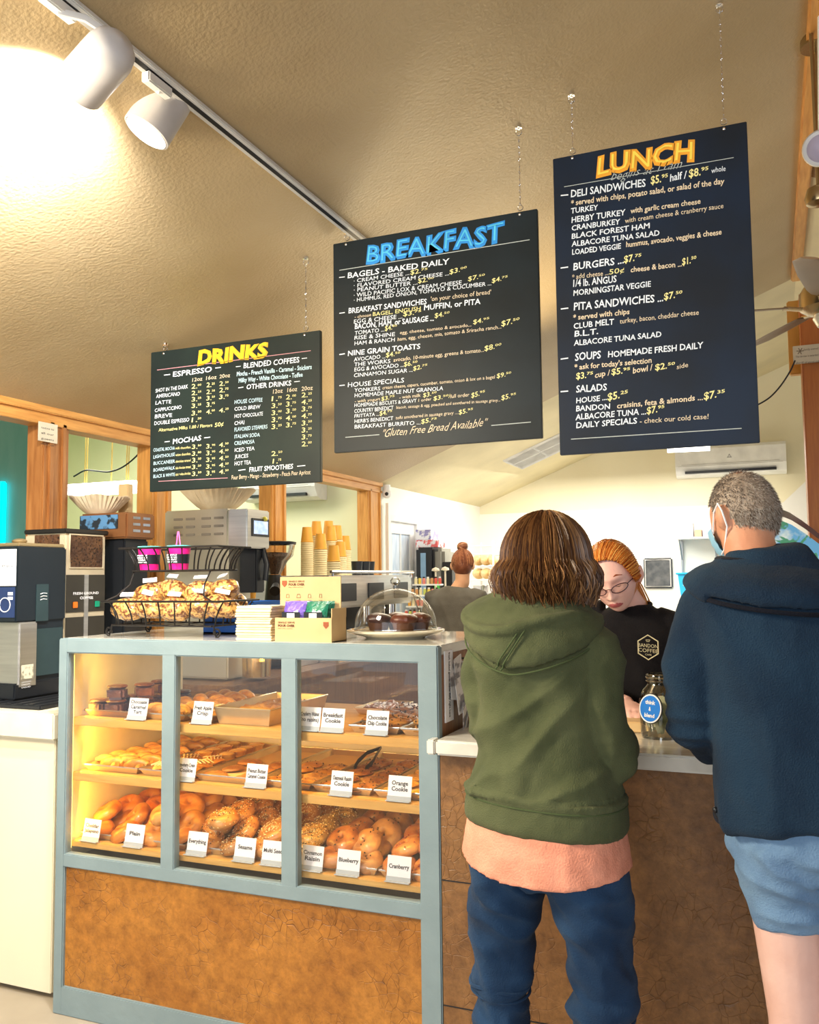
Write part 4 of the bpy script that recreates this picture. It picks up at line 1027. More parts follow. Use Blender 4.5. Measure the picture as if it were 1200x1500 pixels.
grid('iced_roll', rl, -1.870, -1.775, YP0+.01, YP1-.02, Z1+.006, 1, 6, 'coiled iced roll in the single row on the top shelf', 'pastry', 'iced rolls, top shelf')
pan(-1.765, -1.545, YP0, 2.93, Z1, 'deep baking pan of crumbly apple crisp on the top shelf', h=0.055, m=M_pan)
def crumble(x0, x1, y0, y1, z, h, label, name, m, n=26, amp=0.012):
    b = MB(); vs = []; fs = []
    for i in range(n+1):
        for j in range(n+1):
            x = x0+(x1-x0)*i/n; y = y0+(y1-y0)*j/n
            e = 0 if i in (0, n) or j in (0, n) else 1
            vs.append((x, y, z+e*(h+amp*noise.noise(Vector((x*60, y*60, z)))+amp*.6*noise.noise(Vector((x*140, y*140, z))))))
    for i in range(n):
        for j in range(n): fs.append((i*(n+1)+j, (i+1)*(n+1)+j, (i+1)*(n+1)+j+1, i*(n+1)+j+1))
    fs.append(tuple([i*(n+1) for i in range(n+1)]+[n*(n+1)+j for j in range(1, n+1)]+[i*(n+1)+n for i in range(n-1, -1, -1)]+[j for j in range(n-1, 0, -1)]))
    b.add(vs, fs); o = b.build(name, m, None, smooth=80); return tag(o, label, 'pastry')
crumble(-1.750, -1.560, YP0+.018, 2.91, Z1+.004, .034, 'crumbly golden apple crisp filling the deep baking pan', 'apple_crisp', crust('crisp', (0.80, 0.52, 0.16), (0.60, 0.32, 0.08), .8))
pan(-1.400, -1.260, 2.86, YP1, Z1, 'small sheet pan of granola bars at the back of the top shelf', lin=None, m=M_pan)
crumble(-1.388, -1.272, 2.875, YP1-.015, Z1+.004, .018, 'reddish granola bar slab on the small pan at the back of the top shelf', 'granola_slab', crust('granola', (0.50, 0.22, 0.06), (0.25, 0.09, 0.02), .8), 20)
pan(-1.255, -1.085, YP0, YP1-.05, Z1, 'sheet pan of lumpy cookies behind the Breakfast Cookie card', lin=M_lin)
cookies('breakfast', -1.262, -1.078, YP0, YP1-.05, Z1, 'lumpy cookie behind the Breakfast Cookie card', 2, 6, 2)
pan(-1.078, -0.968, YP0, YP1-.05, Z1, 'sheet pan of pale cookies behind the Chocolate Chip card', lin=M_lin)
cookies('chip', -1.078, -0.968, YP0, YP1-.05, Z1, 'dark-chipped cookie behind the Chocolate Chip card', 1, 6, 2)
# serving tongs
t = thing('serving_tongs', 'dark serving tongs lying over the Oatmeal Raisin pan', 'tongs', (-1.35, 2.9, Z2+0.03))
for s in (-1, 1):
    b = MB(); b.tube([(-1.37+.0*s, 3.02, Z2+.05), (-1.36+s*.02, 2.92, Z2+.05), (-1.35+s*.028, 2.84, Z2+.035), (-1.35+s*.022, 2.80, Z2+.02)], [(.006, .003), (.007, .003), (.009, .003), (.012, .003)], 6); b.build('arm', M_dark, t)
# ------------------------------------------------------------------ price cards
M_acr = glass('acrylic_holder', (0.95, 0.96, 0.98), 0.5)
def card(cx, cy, z, lines, label, w=0.078, h=0.062, ls=0.0150):
    c = at(cx, cy, Y=2.503); x = c.x; y = 2.503
    t = thing('price_card', label, 'card', (x, y, z), group='cards of the bakery case')
    Mt = Matrix.Translation((x, y, z)) @ Matrix.Rotation(R(-12), 4, 'X') @ Matrix.Rotation(R(random.uniform(-4, 4)), 4, 'Z')
    b = MB(); b.box(-w/2, w/2, 0.0, 0.0015, 0.014, h+.014, Mt); cd_ = b.build('card', M_paper, t, smooth=0)
    b = MB(); b.box(-w/2-.001, w/2+.001, -.002, -.0008, 0.0, 0.016, Mt); b.box(-w/2-.001, w/2+.001, -.014, 0.012, 0.0, 0.003, Mt); b.build('holder', mat('holder_grey', (0.50, 0.54, 0.56), 0.2), t, smooth=0)
    n = len(lines); b = MB()
    for i, s in enumerate(lines):
        lw = min(len(s)*ls*0.60, w*0.86); p = Vector((-lw/2, -.0008, 0.014+h*(0.5 + (n/2-i-0.8)*0.28)))
        letters(b, s, Mt @ p, (Mt.to_3x3() @ Vector((1, 0, 0))), (Mt.to_3x3() @ Vector((0, 0, 1))), lw, ls*0.85, bold=.022, wob=.03)
    b.build('lettering', M_ink, cd_, smooth=0, fix=False)
for a in ((200, 1035, Z1, ['Chocolate', 'Caramel', 'Tart'], 'white card reading Chocolate Caramel Tart on the top left shelf'),
          (295, 1042, Z1, ['Fresh Apple', 'Crisp'], 'white card reading Fresh Apple Crisp on the top shelf'),
          (452, 1050, Z1, ['Cranberry Walnut', '(no raisins)'], 'white card reading Cranberry Walnut, left of the Breakfast Cookie card'),
          (486, 1048, Z1, ['Breakfast', 'Cookie'], 'white card reading Breakfast Cookie on the top shelf'),
          (551, 1048, Z1, ['Chocolate', 'Chip Cookie'], 'white card reading Chocolate Chip Cookie on the top shelf'),
          (271, 1129, Z2, ['Strawberry Cream', 'Cookie'], 'white card reading Strawberry Cream Cookie on the middle shelf'),
          (374, 1136, Z2, ['Peanut Butter', 'Caramel Cookie'], 'white card reading Peanut Butter Caramel Cookie'),
          (499, 1137, Z2, ['Oatmeal Raisin', 'Cookie'], 'white card reading Oatmeal Raisin Cookie'),
          (584, 1143, Z2, ['Orange', 'Cookie'], 'white card reading Orange Cookie'),
          (132, 1222, Z3, ['Cheddar', 'Jalapeno'], 'white card reading Cheddar Jalapeno on the bottom shelf'),
          (195, 1228, Z3, ['Plain'], 'white card reading Plain on the bottom shelf'),
          (287, 1242, Z3, ['Everything'], 'white card reading Everything on the bottom shelf'),
          (357, 1252, Z3, ['Sesame'], 'white card reading Sesame on the bottom shelf'),
          (398, 1258, Z3, ['Multi Seed'], 'white card reading Multi Seed on the bottom shelf'),
          (456, 1263, Z3, ['Cinnamon', 'Raisin'], 'white card reading Cinnamon Raisin on the bottom shelf'),
          (509, 1270, Z3, ['Blueberry'], 'white card reading Blueberry on the bottom shelf'),
          (583, 1277, Z3, ['Cranberry'], 'white card reading Cranberry on the bottom shelf')):
    card(a[0], a[1], a[2], a[3], a[4])

# ------------------------------------------------------------------ ordering counter, left cabinet
M_slab = mat('counter_slab', (0.72, 0.70, 0.63), 0.16, col2=(0.60, 0.57, 0.50), nscale=9, stretch=(1, 6, 1), coat=0.5)
t = thing('order_counter', 'ordering counter with a white top and brown textured front', 'counter', (0.2, 2.45, 0))
b = MB(); b.box(-0.918, 0.9, 2.40, 2.98, 0.987, 1.03, c=0.006); b.box(-0.945, -0.92, 2.4002, 2.446, 0.9872, 1.0298, c=0.004); b.build('worktop', M_slab, t)
b = MB(); b.box(-0.922, 0.9, 2.452, 2.95, 0.0, 0.987); b.build('body', M_lea2, t)
for z in (0.27, 0.62):
    b = MB(); b.box(-0.922, -0.60, 2.4505, 2.453, z, z+0.003); b.build('seam', M_black, t)
t = thing('side_cabinet', 'cream cabinet with a pale worktop, left of the bakery case', 'cabinet', (-2.8, 2.5, 0))
b = MB(); b.box(-3.6, -2.455, 2.52, 3.10, 0.02, 0.921, c=0.003); b.build('body', mat('cream_laminate', (0.80, 0.73, 0.55), 0.4, col2=(0.77, 0.70, 0.52), nscale=2), t)
b = MB(); b.box(-3.6, -2.44, 2.495, 3.12, 0.921, 1.016, c=0.005); b.build('worktop', mat('cream_top', (0.82, 0.76, 0.60), 0.3), t)
# shelf board with hanging cards on the side of the case
t = thing('price_strip', 'long narrow white printed strip on the brown side of the bakery case', 'strip', (CX1, 2.53, 1.1))
b = MB(); b.box(CX1-0.001, CX1+0.003, 2.505, 2.575, 1.062, 1.275); cd_ = b.build('strip', M_paper, t, smooth=0)
b = MB()
letters(b, 'fresh baked goods made daily right here', (CX1+.0036, 2.535, 1.27), (0, 0, -1), (0, 1, 0), 0.195, 0.014, bold=.02); b.build('lettering', M_ink, cd_, smooth=0, fix=False)
cy0_ = at(662, 990, X=CX1).y
t = thing('card_bunch', 'bunch of folded white and grey cards hanging from the side of the case', 'cards', (CX1, 2.80, 1.22))
b = MB(); b.tube([(CX1, cy0_+.05, 1.245), (CX1+.03, cy0_+.05, 1.245)], .003, 6); b.build('peg', M_dark, t)
rnd = random.Random(4)
for i in range(9):
    b = MB(); y = cy0_+0.026*(i % 5)+rnd.uniform(-.01, .01); z = 1.19-0.055*(i//3)+rnd.uniform(-.015, .015)
    Mt = Matrix.Translation((CX1+.010+.004*i, y, z)) @ Euler((rnd.uniform(-.6, .6), rnd.uniform(-.25, .25), rnd.uniform(-.3, .3))).to_matrix().to_4x4()
    b.box(-.001, .001, -.022, .022, -.055, .055, Mt); b.build('card', mat('card_grey', (0.62, 0.60, 0.58), 0.6, col2=(0.25, 0.24, 0.24), nscale=28, ramp=(.45, .52)), t, smooth=0)

# ------------------------------------------------------------------ on top of the bakery case
TZ = CZ
M_wire = mat('black_wire', (0.015, 0.013, 0.012), 0.45, metal=0.4)
# two-tier wire basket
bx0, bx1 = at(178, 930, Y=2.60).x, at(322, 930, Y=2.60).x      # lower bed
t = thing('wire_basket', 'two-tier black wire basket filled with snack bags on the bakery case', 'basket', ((bx0+bx1)/2, 2.60, TZ))
def basket_tier(x0, x1, y0, y1, z0, z1, fl, n, nm):
    b = MB()
    def loop(e, z, r): b.tube([(x0-e, y0-e*.5, z), (x1+e, y0-e*.5, z), (x1+e, y1+e*.5, z), (x0-e, y1+e*.5, z)], r, 6, closed=True)
    loop(0, z0, .0032); loop(fl, z1, .0038)
    def sl(xa, ya, xb, yb):
        pts = []
        for k in range(6):
            q = k/5; c = q**1.9
            pts.append((xa+(xb-xa)*c, ya+(yb-ya)*c, z0+(z1-z0)*q))
        b.tube(pts, (.0045, .0016) if 0 else .0030, 5)
    for i in range(n):
        f = (i+.5)/n; xa = x0+(x1-x0)*f; xb = x0-fl+(x1-x0+2*fl)*f
        sl(xa, y0, xb, y0-fl*.5); sl(xa, y1, xb, y1+fl*.5)
    for i in range(5):
        f = (i+.5)/5; ya = y0+(y1-y0)*f
        sl(x0, ya, x0-fl, ya); sl(x1, ya, x1+fl, ya)
    for i in range(8):
        x = x0+(x1-x0)*(i+.5)/8; b.tube([(x, y0, z0), (x, y1, z0)], .0016, 5)
    b.build(nm, M_wire, t)
lz0, lz1 = at(240, 916, Y=2.58).z, at(240, 881, Y=2.56).z
uz0, uz1 = at(240, 836, Y=2.62).z, at(240, 802, Y=2.60).z
basket_tier(bx0, bx1, 2.55, 2.78, lz0, lz1, 0.035, 7, 'lower_tier')
basket_tier(bx0+.03, bx1-.05, 2.62, 2.78, uz0, uz1, 0.045, 7, 'upper_tier')
b = MB()
for x in (bx0-.005, bx1+.005):
    for y in (2.555, 2.775):
        d = -1 if x < (bx0+bx1)/2 else 1
        pts = [(x, y, lz0+.002)]
        for k in range(20):
            a = k/19*2*math.pi*1.25; r = 0.017*(1-k/19*.65); pts.append((x+d*(.012-.0+r*math.sin(a)*1.0), y, TZ+.021-r*math.cos(a)))
        b = MB(); b.tube(pts, .0034, 6); b.build('scroll_foot', M_wire, t)
for x in (bx0+.0, bx1-.03):
    b = MB(); d = 1 if x < (bx0+bx1)/2 else -1
    b.tube([(x-d*.035, 2.545, lz1), (x+d*.01, 2.56, lz1+.02), (x+d*.035, 2.60, lz1+.06), (x+d*.03, 2.63, uz0)], .0032, 6); b.build('support', M_wire, t)
# snack bags
M_snack = mat('snack_bag', (0.66, 0.36, 0.10), 0.18, col2=(0.17, 0.055, 0.015), nscale=62, detail=2, bump=1.0, bscale=70, coat=1.0, ramp=(.44, .54))
def bag_mesh(sd):
    b = MB()
    def fn(p, v):
        k = 1+0.16*noise.noise(p*26+Vector((sd*9, 0, 0)))+.05*noise.noise(p*80+Vector((sd*9, 0, 0)))
        pin = 1-0.45*max(0, abs(v.x)-.55)
        return Vector((p.x*k, p.y*k*pin, p.z*k*(1-.5*max(0, abs(v.x)-.6))))
    b.ball((0, 0, 0), (.075, .05, .042), 30, 20, fn=fn); return b
bm_ = [bag_mesh(i) for i in range(3)]
spots = [(-2.34, 2.62, .02, .2), (-2.23, 2.60, .03, -.15), (-2.13, 2.61, .02, .1), (-2.04, 2.62, .03, -.3), (-1.96, 2.64, .03, .4), (-2.30, 2.70, .075, .5), (-2.19, 2.68, .085, -.2), (-2.08, 2.69, .08, .25), (-1.99, 2.70, .085, -.4), (-2.32, 2.74, .03, 0), (-2.14, 2.74, .03, 0), (-2.0, 2.75, .04, 0)]
bagn = ['front left', 'front, second from left', 'front middle', 'front right of middle', 'front right end', 'upper left', 'upper, second from left', 'upper, right of middle', 'upper right end', 'back left, underneath', 'back middle, underneath', 'back right, underneath']
for i, (x, y, dz, rz) in enumerate(spots):
    x = bx0+(x+2.36)/(.42)*(bx1-bx0)
    q = thing('snack_bag', 'clear bag of brown toasted chips in the basket, '+bagn[i], 'bag', (x, y, lz0+.035+dz), (random.uniform(-.3, .3), random.uniform(-.2, .2), rz), group='bags of toasted chips in the wire basket')
    o = bpy.data.objects.new('bag', None) if 0 else None
    b = MB(); b.v = [v.copy() for v in bm_[i % 3].v]; b.f = bm_[i % 3].f; b.mi = bm_[i % 3].mi
    b.build('bag', M_snack, q, world=False, smooth=70)
    b = MB(); b.box(-.03, .022, -.034, -.031, .016, .034, Matrix.Rotation(R(-38), 4, 'X') @ Matrix.Translation((0, -.010, .012))); b.build('label', M_paper, q, world=False, smooth=0)
# pink cups of snacks in the upper tier
M_pink = mat('hot_pink', (0.85, 0.01, 0.25), 0.4); M_teal = mat('teal_lid', (0.10, 0.62, 0.62), 0.3)
for i, px in enumerate((219, 262)):
    c = at(px, 836, Y=2.68); c.z = uz0+.004
    q = thing('snack_tub', 'pink and black printed snack tub, %s one in the upper basket' % ('left' if i == 0 else 'right'), 'tub', c, group='pink snack tubs')
    b = MB(); b.lathe([(.034, 0), (.037, .025), (.0375, .026)], c, 24); b.build('base_band', M_pink, q)
    b = MB(); b.lathe([(.0372, .022), (.040, .058)], c, 24); b.build('black_band', M_black, q)
    b = MB(); b.lathe([(.040, .057), (.043, .082)], c, 24); b.build('top_band', M_pink, q)
    b = MB(); b.lathe([(.045, .081), (.045, .087), (.042, .089), (0, .089)], c, 24, cap=False); b.build('lid', M_teal, q)
    b = MB()
    for k, s in enumerate(('PEOPLE', 'PICK US', 'TODAY', 'TRY ME')):
        letters(b, s, c+Vector((-.022, -.0400-.0006*(3-k), .051-.0085*k)), (1, 0, 0), (0, 0.05, 1), .044, .0055, bold=.03)
    b.build('lettering', M_paper, q, smooth=0, fix=False)
c = at(261, 800, Y=2.72)
q = thing('pink_ribbon', 'pink looped ribbon standing up from the right snack tub', 'ribbon', c)
b = MB(); b.tube([c+Vector((-.012, 0, -.03)), c+Vector((-.002, 0, .055)), c+Vector((.002, 0, .055)), c+Vector((.014, 0, -.03))], (.003, .001), 6); b.tube([c+Vector((-.008, .0, .0)), c+Vector((.009, 0, .0))], .002, 6); b.build('ribbon', mat('pink_ribbon', (0.85, 0.12, 0.40), 0.5), q)
# blue tray behind the basket
c = at(345, 935, Z=TZ); 
q = thing('blue_bin', 'bright blue plastic bin between the wire basket and the napkins', 'bin', (-1.88, 2.84, TZ))
b = MB(); x0, x1 = at(298, 900, Y=2.80).x, at(370, 900, Y=2.80).x
b.box(x0, x1, 2.80, 2.806, TZ, TZ+.115); b.box(x0, x0+.006, 2.806, 3.0, TZ, TZ+.10); b.box(x1-.006, x1, 2.806, 3.0, TZ, TZ+.12); b.box(x0, x1, 3.0, 3.006, TZ, TZ+.12); b.box(x0, x1, 2.80, 3.0, TZ, TZ+.006)
b.build('bin', mat('blue_plastic', (0.01, 0.12, 0.50), 0.3), q)
# napkins
nx0, nx1 = at(347, 935, Y=2.52).x, at(402, 935, Y=2.52).x
q = thing('napkin_stack', 'stack of cream paper napkins left of the pour-over box', 'napkins', ((nx0+nx1)/2, 2.52, TZ))
b = MB(); rnd = random.Random(2); z = TZ+.0005
while z < TZ+.112:
    h = rnd.uniform(.006, .011); dx = rnd.uniform(-.003, .003); dy = rnd.uniform(-.003, .003)
    b.box(nx0+.004+dx, nx1-.004+dx, 2.505+dy, 2.64+dy, z, z+h-.0008, c=.0022); z += h
b.build('napkins', mat('napkin_cream', (0.80, 0.70, 0.48), 0.85, col2=(0.74, 0.62, 0.40), nscale=30), q)
# pour-over cartons
M_card = mat('kraft_board', (0.62, 0.44, 0.22), 0.75, col2=(0.54, 0.36, 0.17), nscale=5)
M_cardi = mat('brown_print', (0.14, 0.05, 0.02), 0.7)
px0, px1 = at(404, 935, Y=2.50).x, at(487, 935, Y=2.50).x; pz = TZ+.0; hz = at(440, 905, Y=2.50).z-TZ; bz = at(440, 845, Y=2.60).z
q = thing('pour_over_box', 'kraft card display box printed POUR OVER, holding coffee sachets', 'box', ((px0+px1)/2, 2.50, TZ))
b = MB(); e = .003
b.box(px0, px1, 2.495, 2.495+e, TZ, TZ+hz); b.box(px0, px0+e, 2.498, 2.60, TZ, TZ+hz); b.box(px1-e, px1, 2.498, 2.60, TZ, TZ+hz+.03); b.box(px0, px1, 2.498, 2.60, TZ, TZ+e); b.box(px0, px1, 2.597, 2.60, TZ, TZ+hz)
b.build('tray', M_card, q, smooth=0)
b = MB(); b.box(px0-.045, px1-.022, 2.604, 2.608, TZ, bz); b.build('back_board', M_card, q, smooth=0)
def shield(b, x, y, z, s):
    b.prism([(x-s, z+s), (x+s, z+s), (x+s, z-.3*s), (x, z-s*1.3), (x-s, z-.3*s)], y-.0006, y)
for (yy, zz, nm) in ((2.495, TZ+hz, 'front'), (2.604, bz, 'back')):
    b = MB(); xl = px0+.012 if nm == 'front' else px0-.012
    letters(b, 'SINGLE SERVE', (xl, yy-.0008, zz-.018), (1, 0, 0), (0, 0, 1), .062, .006, bold=.02); letters(b, 'POUR OVER', (xl, yy-.0008, zz-.029), (1, 0, 0), (0, 0, 1), .062, .0075, bold=.05)
    letters(b, 'drip coffee sachets', (xl, yy-.0008, zz-.036), (1, 0, 0), (0, 0, 1), .055, .003)
    if nm == 'back':
        for k, w in enumerate((.006, .008, .006, .005)):
            xx = px0-.015+k*.042; b.tube([(xx-w, yy-.001, zz-.070), (xx-w*.6, yy-.001, zz-.058), (xx+w*.6, yy-.001, zz-.058), (xx+w, yy-.001, zz-.070)], .0007, 4, closed=True); letters(b, 'step', (xx-.008, yy-.0008, zz-.080), (1, 0, 0), (0, 0, 1), .015, .003)
    b.build('lettering', M_cardi, q, smooth=0, fix=False)
    b = MB(); xs = px1-.02 if nm == 'front' else px0-.028
    shield(b, xs, yy-.0005, zz-.022, .0095); b.build('shield_mark', mat('shield_brown', (0.30, 0.07, 0.02), 0.5), q, smooth=0)
def sachet(x, y, col, nm, label):
    t = thing('coffee_sachet', label, 'sachet', (x, y, TZ+hz-.02), group='coffee sachets in the pour-over box')
    b = MB(); n = 12; vs = []; fs = []
    w, h = .080, .075
    for s in (0, 1):
        for i in range(n+1):
            for j in range(n+1):
                u = i/n-.5; v = j/n; th = .010*(1-abs(2*u)**3)*math.sin(math.pi*min(max(v, .02), .98))
                cr = .005*noise.noise(Vector((u*9+x*30, v*9, nm)))
                vs.append((x+u*w, y+(th if s else -th)+cr+.022*v, TZ+hz-.018+v*h*.93))
    N1 = (n+1)*(n+1)
    for s in (0, 1):
        for i in range(n):
            for j in range(n):
                a = s*N1+i*(n+1)+j; fs.append((a, a+n+1, a+n+2, a+1))
    b.add(vs, fs); b.build('foil', col, t, smooth=60)
    b = MB(); b.box(x-.034, x+.034, y-.014, y-.0135, TZ+hz-.02, TZ+hz+.018, Matrix.Identity(4)); b.build('black_band', M_black, t, smooth=0)
    b = MB(); b.box(x-.014, x+.014, y-.0152, y-.0148, TZ+hz-.008, TZ+hz+.014); b.build('label', M_paper, t, smooth=0)
M_pur = mat('purple_foil', (0.20, 0.12, 0.55), 0.3, col2=(0.12, 0.07, 0.38), nscale=20, bump=.6, bscale=30, coat=.5); M_grn = mat('green_foil', (0.01, 0.20, 0.12), 0.3, col2=(0.005, 0.12, 0.07), nscale=20, bump=.6, bscale=30, coat=.5)
for k in range(3):
    sachet(px0+.050, 2.525+.022*k, M_pur, 1+k, 'purple foil coffee sachet in the pour-over box, '+('front', 'middle', 'back')[k])
    sachet(px0+.132, 2.525+.022*k, M_grn, 7+k, 'green foil coffee sachet in the pour-over box, '+('front', 'middle', 'back')[k])
# cake dome
dc = Vector((at(580, 935, Y=2.76).x, 2.76, TZ))
q = thing('cake_stand', 'low cream cake stand under the clear dome', 'cake stand', dc)
b = MB(); b.lathe([(.10, 0), (.11, .006), (.150, .016), (.166, .022), (.168, .028), (.160, .030), (.14, .024), (0, .024)], dc, 48, cap=False); b.build('plate', mat('cream_glaze', (0.78, 0.70, 0.52), 0.15, coat=.6), q)
q = thing('cake_dome', 'clear dome with a knob covering dark cakes on the bakery case', 'dome', dc+Vector((0, 0, .03)))
prof = [(.140, .0)]+[(.140*math.cos(a), .012+.128*math.sin(a)) for a in [i*math.pi/2/14 for i in range(15)]]
b = MB(); b.lathe(prof, dc+Vector((0, 0, .028)), 48, cap=False); b.build('dome', glass('cake_dome_glass', (.99, .99, .97), .09), q, smooth=170)
b = MB(); b.lathe([(.138, .0), (.143, .0), (.143, .006), (.138, .006)], dc+Vector((0, 0, .028)), 48, cap=False); b.build('rim', glass('dome_rim', (.9, .88, .8), .6), q)
b = MB(); b.lathe([(.006, .138), (.006, .150), (.016, .156), (.018, .166), (.012, .175), (0, .178)], dc+Vector((0, 0, .028)), 20, cap=False); b.build('knob', M_dome, q)
for i, (x, y, r, m) in enumerate(((-.055, -.02, .043, mat('blackberry_cake', (0.05, 0.02, 0.02), 0.3, nscale=30, bump=.5)), (.045, -.035, .046, mat('redbrown_cake', (0.12, 0.035, 0.02), 0.3, nscale=30, bump=.6)), (-.01, .05, .044, M_cake), (.075, .03, .04, mat('redbrown_cake', (0, 0, 0))))):
    q = thing('muffin', 'dark muffin under the cake dome, '+('front left', 'front right', 'back', 'back right')[i], 'muffin', dc+Vector((x, y, .025)), group='muffins under the dome')
    b = MB(); b.lathe([(r*.72, 0), (r*.95, .04)], dc+Vector((x, y, .025)), 20); b.build('wrapper', mat('brown_wrapper', (0.10, 0.04, 0.02), 0.6, nscale=20), q)
    b = MB(); b.ball(dc+Vector((x, y, .063)), (r*1.02, r*1.02, .022), 20, 12, fn=lambda p, v: p*(1+.12*noise.noise(p*50))); b.build('top', m, q)

# ------------------------------------------------------------------ machines at the left
# black drip brewer on its mat
dz = 1.074
q = thing('rubber_mat', 'black mat under the coffee brewer on the left cabinet', 'mat', (-2.95, 2.57, 1.016))
b = MB(); b.box(-3.35, -2.56, 2.55, 2.88, 1.0165, 1.034, c=.004)
for i in range(14): b.box(-3.34+i*.055, -3.315+i*.055, 2.552, 2.878, 1.034, 1.0375)
b.build('mat', M_black, q)
q = thing('coffee_dispenser', 'tall black coffee dispenser with a steel front at the left edge', 'coffee machine', (-2.9, 2.61, 1.0375))
X1, Y0_, Y1_ = -2.755, 2.61, 2.875; ztop = at(40, 797, Y=2.68).z; zmid = at(20, 905, X=X1).z
b = MB(); b.box(-3.05, X1, Y0_, Y1_, zmid-.02, ztop-.01, c=.006); b.box(-3.05, X1-.01, Y0_+.09, Y1_, 1.09, zmid, c=.004); b.build('body', mat('brewer_black', (0.012, 0.018, 0.024), 0.25, nscale=3), q)
b = MB(); b.box(-3.05, X1, Y0_, Y1_, 1.0375, 1.10, c=.005); b.build('base', M_black, q)
b = MB(); b.box(-3.05, X1+.004, Y0_+.015, Y0_+.11, 1.08, zmid-.02, c=.006); b.build('urn', M_steel, q)
b = MB(); b.box(X1, X1+.003, Y0_+.10, Y1_-.10, zmid-.02, zmid+.13, c=.001); b.box(X1, X1+.002, Y0_+.1, Y1_-.02, 1.12, zmid-.05); b.build('side_panel', mat('panel_teal_black', (0.03, 0.055, 0.06), 0.2), q)
b = MB(); b.box(-3.04, X1-.004, Y0_+.01, Y1_-.01, ztop-.01, ztop+.004, c=.003); b.ball((-2.87, 2.73, ztop+.015), (.03, .03, .012), 14, 8); b.build('lid', mat('brass_lid', (0.45, 0.34, 0.18), 0.3, metal=.6), q)
b = MB(); b.box(-3.05, X1-.003, Y0_-.004, Y0_, zmid+.125, zmid+.27); b.build('notice', M_paper, q, smooth=0)
b = MB(); letters(b, 'enjoy', (-2.83, Y0_-.0048, zmid+.2), (1, 0, 0), (0, 0, 1), .06, .012); b.build('lettering', M_ink, q, smooth=0, fix=False)
b = MB(); b.box(-3.05, X1-.006, Y0_-.003, Y0_, zmid, zmid+.12); b.build('front_badge', mat('navy_badge', (0.02, 0.04, 0.12), 0.3), q, smooth=0)
b = MB(); b.torus((-2.81, Y0_-.004, zmid+.05), .028, .002, 20, 6, Matrix.Translation((-2.81, Y0_-.004, zmid+.05)) @ Matrix.Rotation(R(90), 4, 'X') @ Matrix.Translation((2.81, -Y0_+.004, -zmid-.05)))
for k in range(2): b.box(-2.795, -2.770, Y0_-.0045, Y0_-.003, zmid+.088-k*.018, zmid+.1-k*.018)
b.build('badge_ring', M_paper, q, smooth=0)
b = MB(); b.box(X1+.0035, X1+.0045, Y0_+.03, Y0_+.09, 1.115, 1.17, c=0); b.build('sticker', mat('sticker_cream', (0.7, 0.66, 0.5), .6, col2=(.3, .28, .2), nscale=40, ramp=(.4, .5)), q, smooth=0)
b = MB()
for k in range(3): letters(b, ('CAUTION', 'HOT', 'LIQUID')[k], (X1+.0048, Y0_+.032, 1.100-.010*k), (0, 1, 0), (0, 0, 1), .045, .006)
for k in range(3): b.tube([(X1+.004, Y0_+.12, zmid+.09-.012*k), (X1+.004, Y0_+.135, zmid+.094-.012*k), (X1+.004, Y0_+.155, zmid+.092-.012*k)], .0016, 4)
b.build('side_marks', M_paper, q, smooth=0, fix=False)
# bulk coffee grinder
gx0, gx1, gy0, gy1 = -3.02, -2.79, 2.90, 3.15; gzt = 1.725
q = thing('bulk_grinder', 'cream steel coffee grinder with bean windows, labelled FRESH GROUND COFFEE', 'grinder', ((gx0+gx1)/2, gy0, 0.98))
M_gr = mat('cream_steel', (0.72, 0.62, 0.44), 0.3, metal=.3, col2=(0.62, 0.52, 0.36), nscale=10)
b = MB(); b.box(gx0, gx1, gy0, gy1, 1.0165, gzt-.02, c=.008); b.build('body', M_gr, q)
b = MB(); b.box(gx0, gx1+.006, gy0-.006, gy1+.01, gzt-.02, gzt, c=.004); b.build('lid', M_dark, q)
def beans_mat(): return speckle('beans', (0.13, 0.06, 0.025), (0.05, 0.02, 0.01), [(0.02, 0.008, 0.004)], scale=75, thr=.30, bump=.9)
zA = at(125, 784, X=gx1).z; zB = at(125, 832, X=gx1).z
b = MB(); b.box(gx1, gx1+.004, gy0+.025, gy1-.025, zB, zA, c=.0015); b.build('bean_window', beans_mat(), q)
b = MB(); b.tube([(gx1+.002, gy0+.025, zB), (gx1+.002, gy1-.025, zB), (gx1+.002, gy1-.025, zA), (gx1+.002, gy0+.025, zA)], .005, 6, closed=True); b.build('window_bezel', M_gr, q)
b = MB(); b.box(gx0+.06, gx1-.03, gy0-.003, gy0, zB+.02, zA, c=.001); b.build('bean_window', beans_mat(), q)
zC = at(125, 842, X=gx1).z; zD = at(125, 896, X=gx1).z; zE = at(125, 903, X=gx1).z; zF = 1.15
M_pan2 = mat('panel_olive_black', (0.045, 0.040, 0.030), .3)
b = MB(); b.box(gx1, gx1+.003, gy0+.008, gy1-.008, zD, zC); b.box(gx1, gx1+.003, gy0+.008, gy1-.008, zF, zE); b.build('front_panel', M_pan2, q, smooth=0)
b = MB(); b.box(gx1+.003, gx1+.0055, (gy0+gy1)/2-.012, (gy0+gy1)/2+.012, zF, zC); b.build('centre_strip', M_steel, q, smooth=0)
b = MB(); letters(b, 'FRESH GROUND', (gx1+.0062, gy0+.045, (zC+zD)/2-.005), (0, 1, 0), (0, 0, 1), .155, .011, bold=.03); letters(b, 'COFFEE', (gx1+.0062, gy0+.085, (zC+zD)/2-.025), (0, 1, 0), (0, 0, 1), .08, .011, bold=.03)
b.build('lettering', M_paper, q, smooth=0, fix=False)
